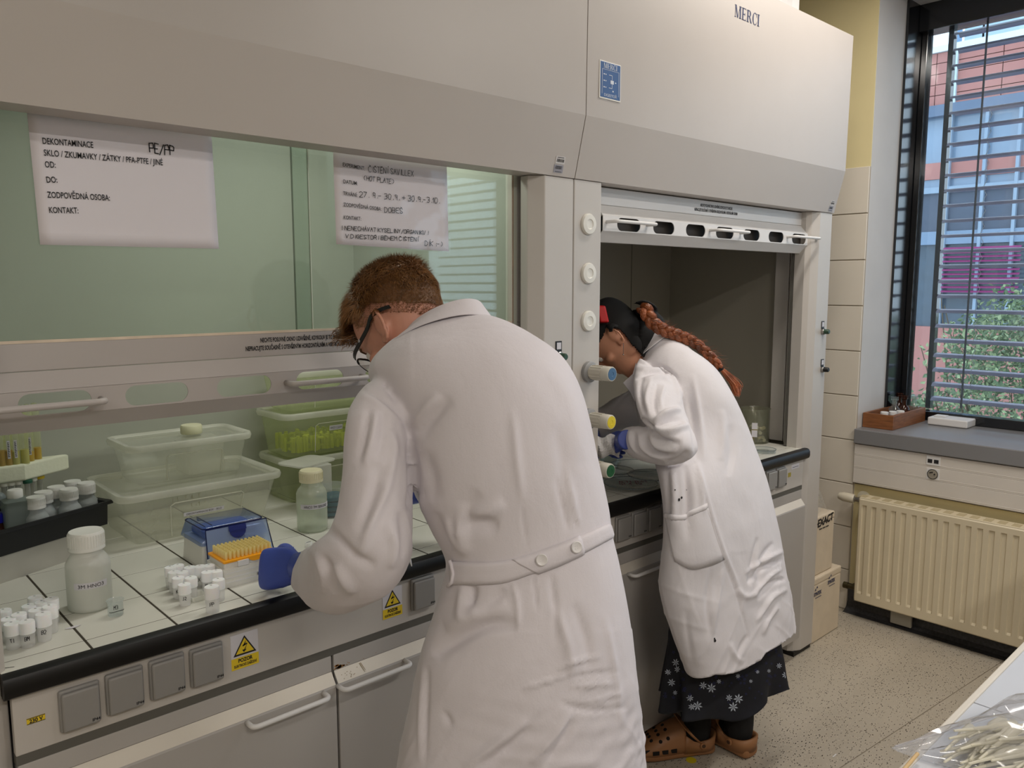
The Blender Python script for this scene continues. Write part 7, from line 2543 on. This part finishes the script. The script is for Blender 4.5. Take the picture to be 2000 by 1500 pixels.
for s, ft in ((1, fL), (-1, fR)):
    hp = hip2 + lf2 * s * .08
    kn = np.array([(hp[0] + ft[0]) / 2, (hp[1] + ft[1]) / 2, .44]) + fw2 * .02
    limb(mbod, [hp, (hp + kn) / 2, kn, kn * .5 + (ft + [0, 0, .1]) * .5, ft * .5 + (D(1352, 1412, 2.565) if s == 1 else D(1434, 1420, 2.60)) * [.5, .5, 0] + [0, 0, .13], ft * .5 + (D(1352, 1412, 2.565) if s == 1 else D(1434, 1420, 2.60)) * [.5, .5, 0] + [0, 0, .09]], [.07, .056, .04, .036, .026, .020])
body2 = remesh(mbod, .0046, 2)
bodyo2 = finish(body2, 'body', M_skin2, wom)
for s in (1, -1):
    m = MB(); m.ell(XW_(s * .030, .077, .010), Lw * .011, Fw2 * .011, Uw * .011, 16, 10); e_ = m.build('eye', bpy.data.materials['eye_white'], bodyo2, smooth=180)
    m = MB(); m.ell(XW_(s * .030, .0868, .008), Lw * .005, Fw2 * .0015, Uw * .005, 12, 6); m.build('iris', pm('iris_brown', (80, 60, 44), .2), e_, smooth=180)
m = MB(); pe = XW_(.083, -.002, -.036); m.tube([pe, pe + [0, 0, -.016], pe + [0, 0, -.034]], .0009, 5); m.ell(pe + [0, 0, -.036], Lw * .002, Fw2 * .002, Uw * .003, 8, 6)
m.build('earring', M_chrome, bodyo2, smooth=60)

# black cap with flap, red clip
M_cap = pm('black_cloth', (10, 10, 11), .85, var=.3)
v, n = getv(body2), getn(body2)
loc = np.stack([(v - HW_C) @ Lw, (v - HW_C) @ Fw2, (v - HW_C) @ Uw], -1)
kp = (np.linalg.norm(v - HW_C, axis=1) < .15) & ((loc[:, 2] > np.where(loc[:, 1] > -.015, .030, .030 + (loc[:, 1] + .015) * 2.2)) & (loc[:, 1] < .085))
kp |= (((v - HW_C) @ (RT * .76 + UP * .65)) > .014) & (np.linalg.norm(v - HW_C, axis=1) < .15) & (loc[:, 2] > -.14)
kp |= (loc[:, 1] < -.034) & (loc[:, 2] > -.12) & (np.linalg.norm(v - HW_C, axis=1) < .165)
idx = np.where(kp)[0]; mp = {int(i): k for k, i in enumerate(idx)}
vs = v[idx] + n[idx] * (.012 + .003 * sines(v[idx], 60, 4))[:, None]
m = MB(); m.add(vs, [tuple(mp[i] for i in p.vertices) for p in body2.polygons if all(int(i) in mp for i in p.vertices)])
cap_o = m.build('black_cap', M_cap, wom, smooth=180, fix=False, solid=.006)
m = MB()
loft(m, [wring(D(1243, 592, 2.52), RT * .012, FW * .03), wring(D(1262, 594, 2.53), RT * .012 - UP * .012, FW * .055), wring(D(1275, 602, 2.55), RT * .008 - UP * .012, FW * .06), wring(D(1280, 606, 2.56), RT * .003 - UP * .005, FW * .05)], 20, 4, 2.2)
loft(m, [wring(D(1250, 606, 2.56), RT * .03, FW * .06), wring(D(1268, 622, 2.57), RT * .034 + UP * .01, FW * .065), wring(D(1280, 640, 2.58), RT * .03 + UP * .01, FW * .065), wring(D(1276, 656, 2.57), RT * .025, FW * .055), wring(D(1256, 680, 2.53), RT * .012, FW * .045)], 20, 4, 2.2)
cf_ = finish(remesh(m, .005, 3), 'cap_flap', M_cap, cap_o)
m = MB(); m.obox(D(1176, 614, 2.47), RT * .014, UP * .026 - RT * .006, FW * .02); m.build('red_clip', pm('red_plastic', (206, 22, 28), .4), cap_o, bevel=.005, seg=3)
# hair at the nape and the braid
M_red = pm('hair_copper', (126, 68, 34), .40, var=.6, vscale=26, stretch=(1, 1, 1))
M_red2 = pm('hair_copper_pale', (168, 98, 62), .45, var=.4, vscale=30)
bp_ = crom([tuple(D(1256, 598, 2.47)), tuple(D(1264, 612, 2.455)), tuple(D(1276, 632, 2.46)), tuple(D(1300, 646, 2.475)), tuple(D(1330, 657, 2.50)), tuple(D(1356, 669, 2.515)), tuple(D(1378, 687, 2.525)), tuple(D(1395, 704, 2.535)), tuple(D(1407, 719, 2.54))], 10)
T = np.gradient(bp_, axis=0); T /= np.linalg.norm(T, axis=1)[:, None]
arc = np.concatenate([[0], np.cumsum(np.linalg.norm(np.diff(bp_, axis=0), axis=1))])
brd = thing('braid_hold', 'x', 'hair') if False else None
braid_root = None
for k in range(3):
    ph = arc * 2 * PI / .085 + k * 2 * PI / 3
    vw = bp_ - EYE; vw /= np.linalg.norm(vw, axis=1)[:, None]
    sd = np.cross(T, vw); sd /= np.linalg.norm(sd, axis=1)[:, None]
    wv = .0118 * np.linspace(1.15, .62, len(bp_))
    P_k = bp_ + sd * (np.sin(ph) * wv)[:, None] - vw * (np.sin(2 * ph) * wv * .62)[:, None]
    m = MB()
    rr_ = np.linspace(.0112, .0064, len(bp_))
    m.tube(P_k, rr_, 12)
    o = m.build('braid_strand', M_red, wom, smooth=180)
    # loose fibres lying along the strand
    m = MB(); rg = np.random.default_rng(30 + k)
    TT = np.gradient(P_k, axis=0); TT /= np.linalg.norm(TT, axis=1)[:, None]
    for f in range(150):
        i0 = rg.integers(0, len(P_k) - 14); i1 = min(len(P_k) - 1, i0 + rg.integers(9, 16))
        a = rg.uniform(0, 2 * PI)
        pts_ = []
        for i in range(i0, i1, 2):
            e1 = np.cross(TT[i], vw[i]); e1 /= np.linalg.norm(e1); e2 = np.cross(TT[i], e1)
            pts_.append(P_k[i] + (e1 * math.cos(a) + e2 * math.sin(a)) * rr_[i] * 1.04)
        if len(pts_) > 2: m.tube(pts_, .0009, 4, cap=False)
    m.build('braid_fibre', M_red2 if k == 1 else M_red, o, fix=False, kind='stuff')
m = MB(); rg = np.random.default_rng(44)
for f in range(170):
    i = rg.integers(20, len(bp_) - 4)
    d = UP * rg.uniform(.2, 1) + RT * rg.uniform(-.1, 1) + rg.normal(0, .4, 3); d /= np.linalg.norm(d)
    p0 = bp_[i] + rg.normal(0, .006, 3); L_ = rg.uniform(.012, .035)
    m.tube([p0, p0 + d * L_ * .5 + T[i] * .006, p0 + d * L_ + T[i] * .018], [.0003, .0003, .0001], 3, cap=False)
m.build('flyaway_hair', M_red2, wom, fix=False, kind='stuff')
m = MB(); pe = bp_[-1]; m.lathe([(.006, -.006), (.0105, -.004), (.0105, .004), (.006, .006)], pe + T[-1] * .002, 16, T[-1]); m.build('hair_tie', M_cap, wom, smooth=60)
m = MB(); rg = np.random.default_rng(45)
tp_ = crom([tuple(D(1410, 722, 2.54)), tuple(D(1424, 737, 2.545)), tuple(D(1436, 752, 2.55)), tuple(D(1441, 772, 2.55))], 6)
for f in range(420):
    o_ = rg.normal(0, 1, 3); sp_ = rg.uniform(.3, 1)
    n_ = rg.integers(10, len(tp_))
    w_ = np.linspace(.003, .0125, len(tp_)); w_[-5:] *= np.linspace(1, .45, 5)
    m.tube((tp_ + o_ * w_[:, None] * .62)[:n_], .0009, 4, cap=False)
m.build('braid_tail', M_red2, wom, fix=False, kind='stuff')

# gloves
W2 = D(1216, 861, 2.37)
glove(wom, W2, cam3(-.36, .22, .9), cam3(-.85, -.30, -.25), cam3(-.3, -.9, .1), W2 - D(1198, 866, 2.47), .88, (.75, .9, .7), .5)
W3 = wr_[-1][0]
glove(wom, W3, cam3(-.45, .75, -.2), cam3(-.7, -.5, .2), cam3(-.2, .1, -.9), W3 - D(1150, 845, 2.66), .90, (.6, .7, .6), .5)

# skirt: dark floral, gathered in tiers
M_skirt = pm('skirt_black', (14, 16, 26), .8, var=.4, vscale=14)
M_sheer = tp('skirt_sheer_lining', (70, 66, 62), .8, .6, (150, 146, 140), .1)
def skirtfn(P, C, t, th):
    P = P.copy()
    k = max(0, 1 - t / .6)
    P[:, :2] += (P - C)[:, :2] * (.15 * k * np.sin(th * 8 + 1.4 * np.sin(th * 2)))[:, None]
    q = proj(P)
    lift = np.clip((q[:, 0] - 1395) / 140, 0, 1)
    if t < .5: P[:, 2] += (1 - t / .5) * (.085 * lift + .012 * np.sin(th * 5))
    return P
sk = [ring(1300, 1372, 1522, 1372, (2.38, 2.62), .135), ring(1300, 1330, 1524, 1330, (2.38, 2.62), .13), ring(1304, 1270, 1524, 1262, (2.36, 2.62), .12), ring(1312, 1200, 1512, 1190, (2.36, 2.62), .105), ring(1330, 1120, 1490, 1100, (2.38, 2.60), .09)]
m = MB(); loft(m, sk, 120, 6, 2.1, cap=False, fn=skirtfn)
sko = m.build('skirt', M_skirt, wom, smooth=180, solid=.002)
me_s = bpy.data.meshes.new('t'); me_s.from_pydata(m.v, [], m.f); bvs = mesh_bvh(me_s); bpy.data.meshes.remove(me_s)
def flower(m, x, y, s, k):
    c = on_surface(bvs, x, y, .003)
    if c is None: return
    for a in range(k):
        t = 2 * PI * a / k + x
        p1 = on_surface(bvs, x + s * math.cos(t), y + s * math.sin(t), .003)
        pl_ = on_surface(bvs, x + s * .62 * math.cos(t + .26), y + s * .62 * math.sin(t + .26), .003)
        pr_ = on_surface(bvs, x + s * .62 * math.cos(t - .26), y + s * .62 * math.sin(t - .26), .003)
        if p1 is None or pl_ is None or pr_ is None: continue
        m.add([c, pr_, p1, pl_], [(0, 1, 2, 3)])
m = MB()
for x, y, s in ((1294, 1240, 7), (1301, 1257, 9), (1296, 1270, 7), (1320, 1293, 8), (1323, 1306, 7), (1293, 1311, 8), (1305, 1312, 6), (1311, 1332, 8), (1372, 1338, 8), (1388, 1343, 10), (1361, 1378, 10), (1350, 1380, 7), (1347, 1363, 7), (1423, 1362, 7), (1441, 1364, 10), (1431, 1380, 10), (1521, 1253, 7), (1318, 1352, 5), (1520, 1300, 6), (1532, 1318, 7), (1403, 1330, 5), (1440, 1320, 5), (1465, 1330, 4), (1478, 1312, 4), (1500, 1310, 4)):
    flower(m, x, y, s, 7)
m.build('daisy_print', pm('print_pale', (176, 184, 196), .8), sko, fix=False, kind='stuff')
m = MB(); rg = np.random.default_rng(3)
for f in range(90):
    x, y = rg.uniform(1296, 1530), rg.uniform(1240, 1380)
    flower(m, x, y, rg.uniform(2, 4.5), 5)
m.build('blue_print', pm('print_blue', (34, 40, 86), .8), sko, fix=False, kind='stuff')
# black socks
M_sock2 = pm('black_knit', (9, 9, 10), .9, var=.2, bump=.2, bscale=400)
# clogs
M_clog = pm('clog_tan', (152, 106, 68), .55, var=.05, vscale=10)
def clog(heel, toe, top_):
    heel, toe = np.asarray(heel, float), np.asarray(toe, float)
    f = toe - heel; Ln = np.linalg.norm(f); f /= Ln; l = np.array([-f[1], f[0], 0]); z = np.array([0, 0, 1.0])
    A = lambda a, s, h: heel + f * a * Ln + l * s + z * h
    m = MB()
    # sole
    loft(m, [wring(A(.0, 0, .022), l * .018, z * .014), wring(A(.04, 0, .020), l * .036, z * .019), wring(A(.25, 0, .019), l * .040, z * .018), wring(A(.5, 0, .019), l * .044, z * .018), wring(A(.78, 0, .020), l * .052, z * .018), wring(A(.94, 0, .022), l * .042, z * .017), wring(A(1.0, 0, .026), l * .018, z * .012)], 28, 4, 3.2)
    so_ = finish(remesh(m, .0042, 2), 'clog', M_clog, wom)
    # upper: vamp shell over the forefoot, heel cup wall
    m = MB(); vs = []; N, K = 20, 18
    for i in range(N + 1):
        a = .40 + .60 * i / N
        u = i / N
        w = np.interp(a, [.40, .6, .78, .92, 1.0], [.044, .049, .053, .045, .016])
        h = np.interp(a, [.40, .5, .62, .78, .92, 1.0], [.118, .110, .094, .070, .046, .030])
        for j in range(K + 1):
            t = PI * j / K
            vs.append(A(a, w * math.cos(t) * (abs(math.cos(t)) ** -.25 if abs(math.cos(t)) > .1 else 1), .028 + (h - .028) * abs(math.sin(t)) ** .7))
    m.add(vs, [(i * (K + 1) + j, i * (K + 1) + j + 1, (i + 1) * (K + 1) + j + 1, (i + 1) * (K + 1) + j) for i in range(N) for j in range(K)])
    up_ = m.build('upper', M_clog, so_, smooth=180, solid=.006)
    vb = BVHTree.FromPolygons(vs, m.f)
    m = MB(); vs2 = []
    for i in range(25):
        t = i / 24
        ang = -PI * .5 + PI * t
        a = .40 if i in (0, 24) else None
        # along the side, round the heel, back along the other side
        s = 2 * t - 1
        aa = .42 * (abs(s) ** 1.6); ss = np.sign(s) * .044 * min(1, (1 - (1 - min(1, abs(s) * 1.7)) ** 2.2))
        hh = .054 + .016 * (1 - abs(s)) + .03 * max(0, abs(s) - .8) / .2
        vs2 += [A(aa, ss, .024), A(aa - .012, ss * 1.02, hh)]
    m.add(vs2, [(2 * i, 2 * i + 2, 2 * i + 3, 2 * i + 1) for i in range(24)])
    m.build('heel_wall', M_clog, so_, smooth=180, solid=.008)
    # the sock inside
    m = MB()
    an = A(.22, 0, .10)
    limb(m, [top_, an * .35 + np.asarray(top_) * .65, an + [0, 0, .03], A(.20, 0, .065), A(.17, 0, .040)], [.056, .052, .049, .043, .034])
    limb(m, [A(.20, 0, .07), A(.36, 0, .075), A(.52, 0, .050)], [.040, .036, .030])
    finish(remesh(m, .006, 2), 'sock', M_sock2, wom)
    # strap over the instep
    m = MB()
    sp_ = [A(.20, .050, .050), A(.32, .0545, .080), A(.40, .051, .104), A(.45, .028, .121), A(.46, 0, .126), A(.45, -.028, .121), A(.40, -.051, .104), A(.32, -.0545, .080), A(.20, -.050, .050)]
    pts = crom(np.array(sp_), 5); vs3 = []
    for p in pts:
        r_ = p - A(.45, 0, .05); r_ /= np.linalg.norm(r_)
        for (w_, o_) in ((-.010, 0), (.010, 0), (.010, .005), (-.010, .005)):
            vs3.append(p + (f * .8 + z * .5) * w_ + r_ * o_)
    m.add(vs3, [(4 * i + k, 4 * i + (k + 1) % 4, 4 * i + 4 + (k + 1) % 4, 4 * i + 4 + k) for i in range(len(pts) - 1) for k in range(4)])
    stp = m.build('strap', M_clog, so_, smooth=40)
    for s in (1, -1):
        m = MB(); m.lathe([(0, 0), (.0105, 0), (.0105, .004), (.008, .005), (0, .005)], A(.20, s * .052, .050), 20, l * s); rv = m.build('rivet', M_clog, so_, smooth=40)
        m = MB(); m.lathe([(0, .0051), (.0065, .0051), (0, .0056)], A(.20, s * .052, .050), 14, l * s); m.build('rivet_face', pm('rivet_dark', (70, 46, 30), .5), rv)
    # vent holes
    M_hole = pm('vent_dark', (22, 15, 11), .9)
    for a, j in [(.62, .25), (.62, .40), (.62, .55), (.62, .70), (.71, .22), (.71, .36), (.71, .5), (.71, .64), (.71, .78), (.80, .28), (.80, .44), (.80, .58), (.80, .72)]:
        c = A(a, .12 * math.cos(PI * j), .03 + .16 * math.sin(PI * j)); tgt = A(a, 0, .02)
        d = tgt - c; d /= np.linalg.norm(d)
        h = vb.ray_cast(Vector(c), Vector(d))
        if h[0] is None: continue
        n_ = np.array(h[1]); n_ = n_ if n_ @ d < 0 else -n_
        m = MB(); m.lathe([(0, 0), (.0058, 0), (.0058, .0012), (0, .0012)], np.array(h[0]) + n_ * .0028, 12, n_); m.build('vent_hole', M_hole, up_)
    for a in (.56, .67, .78, .88):
        for s in (1, -1):
            w = np.interp(a, [.40, .6, .78, .92, 1.0], [.044, .049, .053, .045, .016])
            c = A(a, s * (w + .05), .040); h = vb.ray_cast(Vector(c), Vector(-l * s))
            if h[0] is None: continue
            n_ = np.array(h[1]); n_ = n_ if n_ @ (l * s) > 0 else -n_
            p = np.array(h[0]) + n_ * .0026
            m = MB(); m.obox(p, f * .011, z * .007, n_ * .0012); m.build('side_port', M_hole, up_, bevel=.003)
    return so_
clog(np.array([2.132, 1.338, 0]), np.array([1.905, 1.486, 0]), D(1352, 1340, 2.575))
clog(np.array([2.185, 1.222, 0]), np.array([2.205, 1.49, 0]), D(1434, 1340, 2.61))
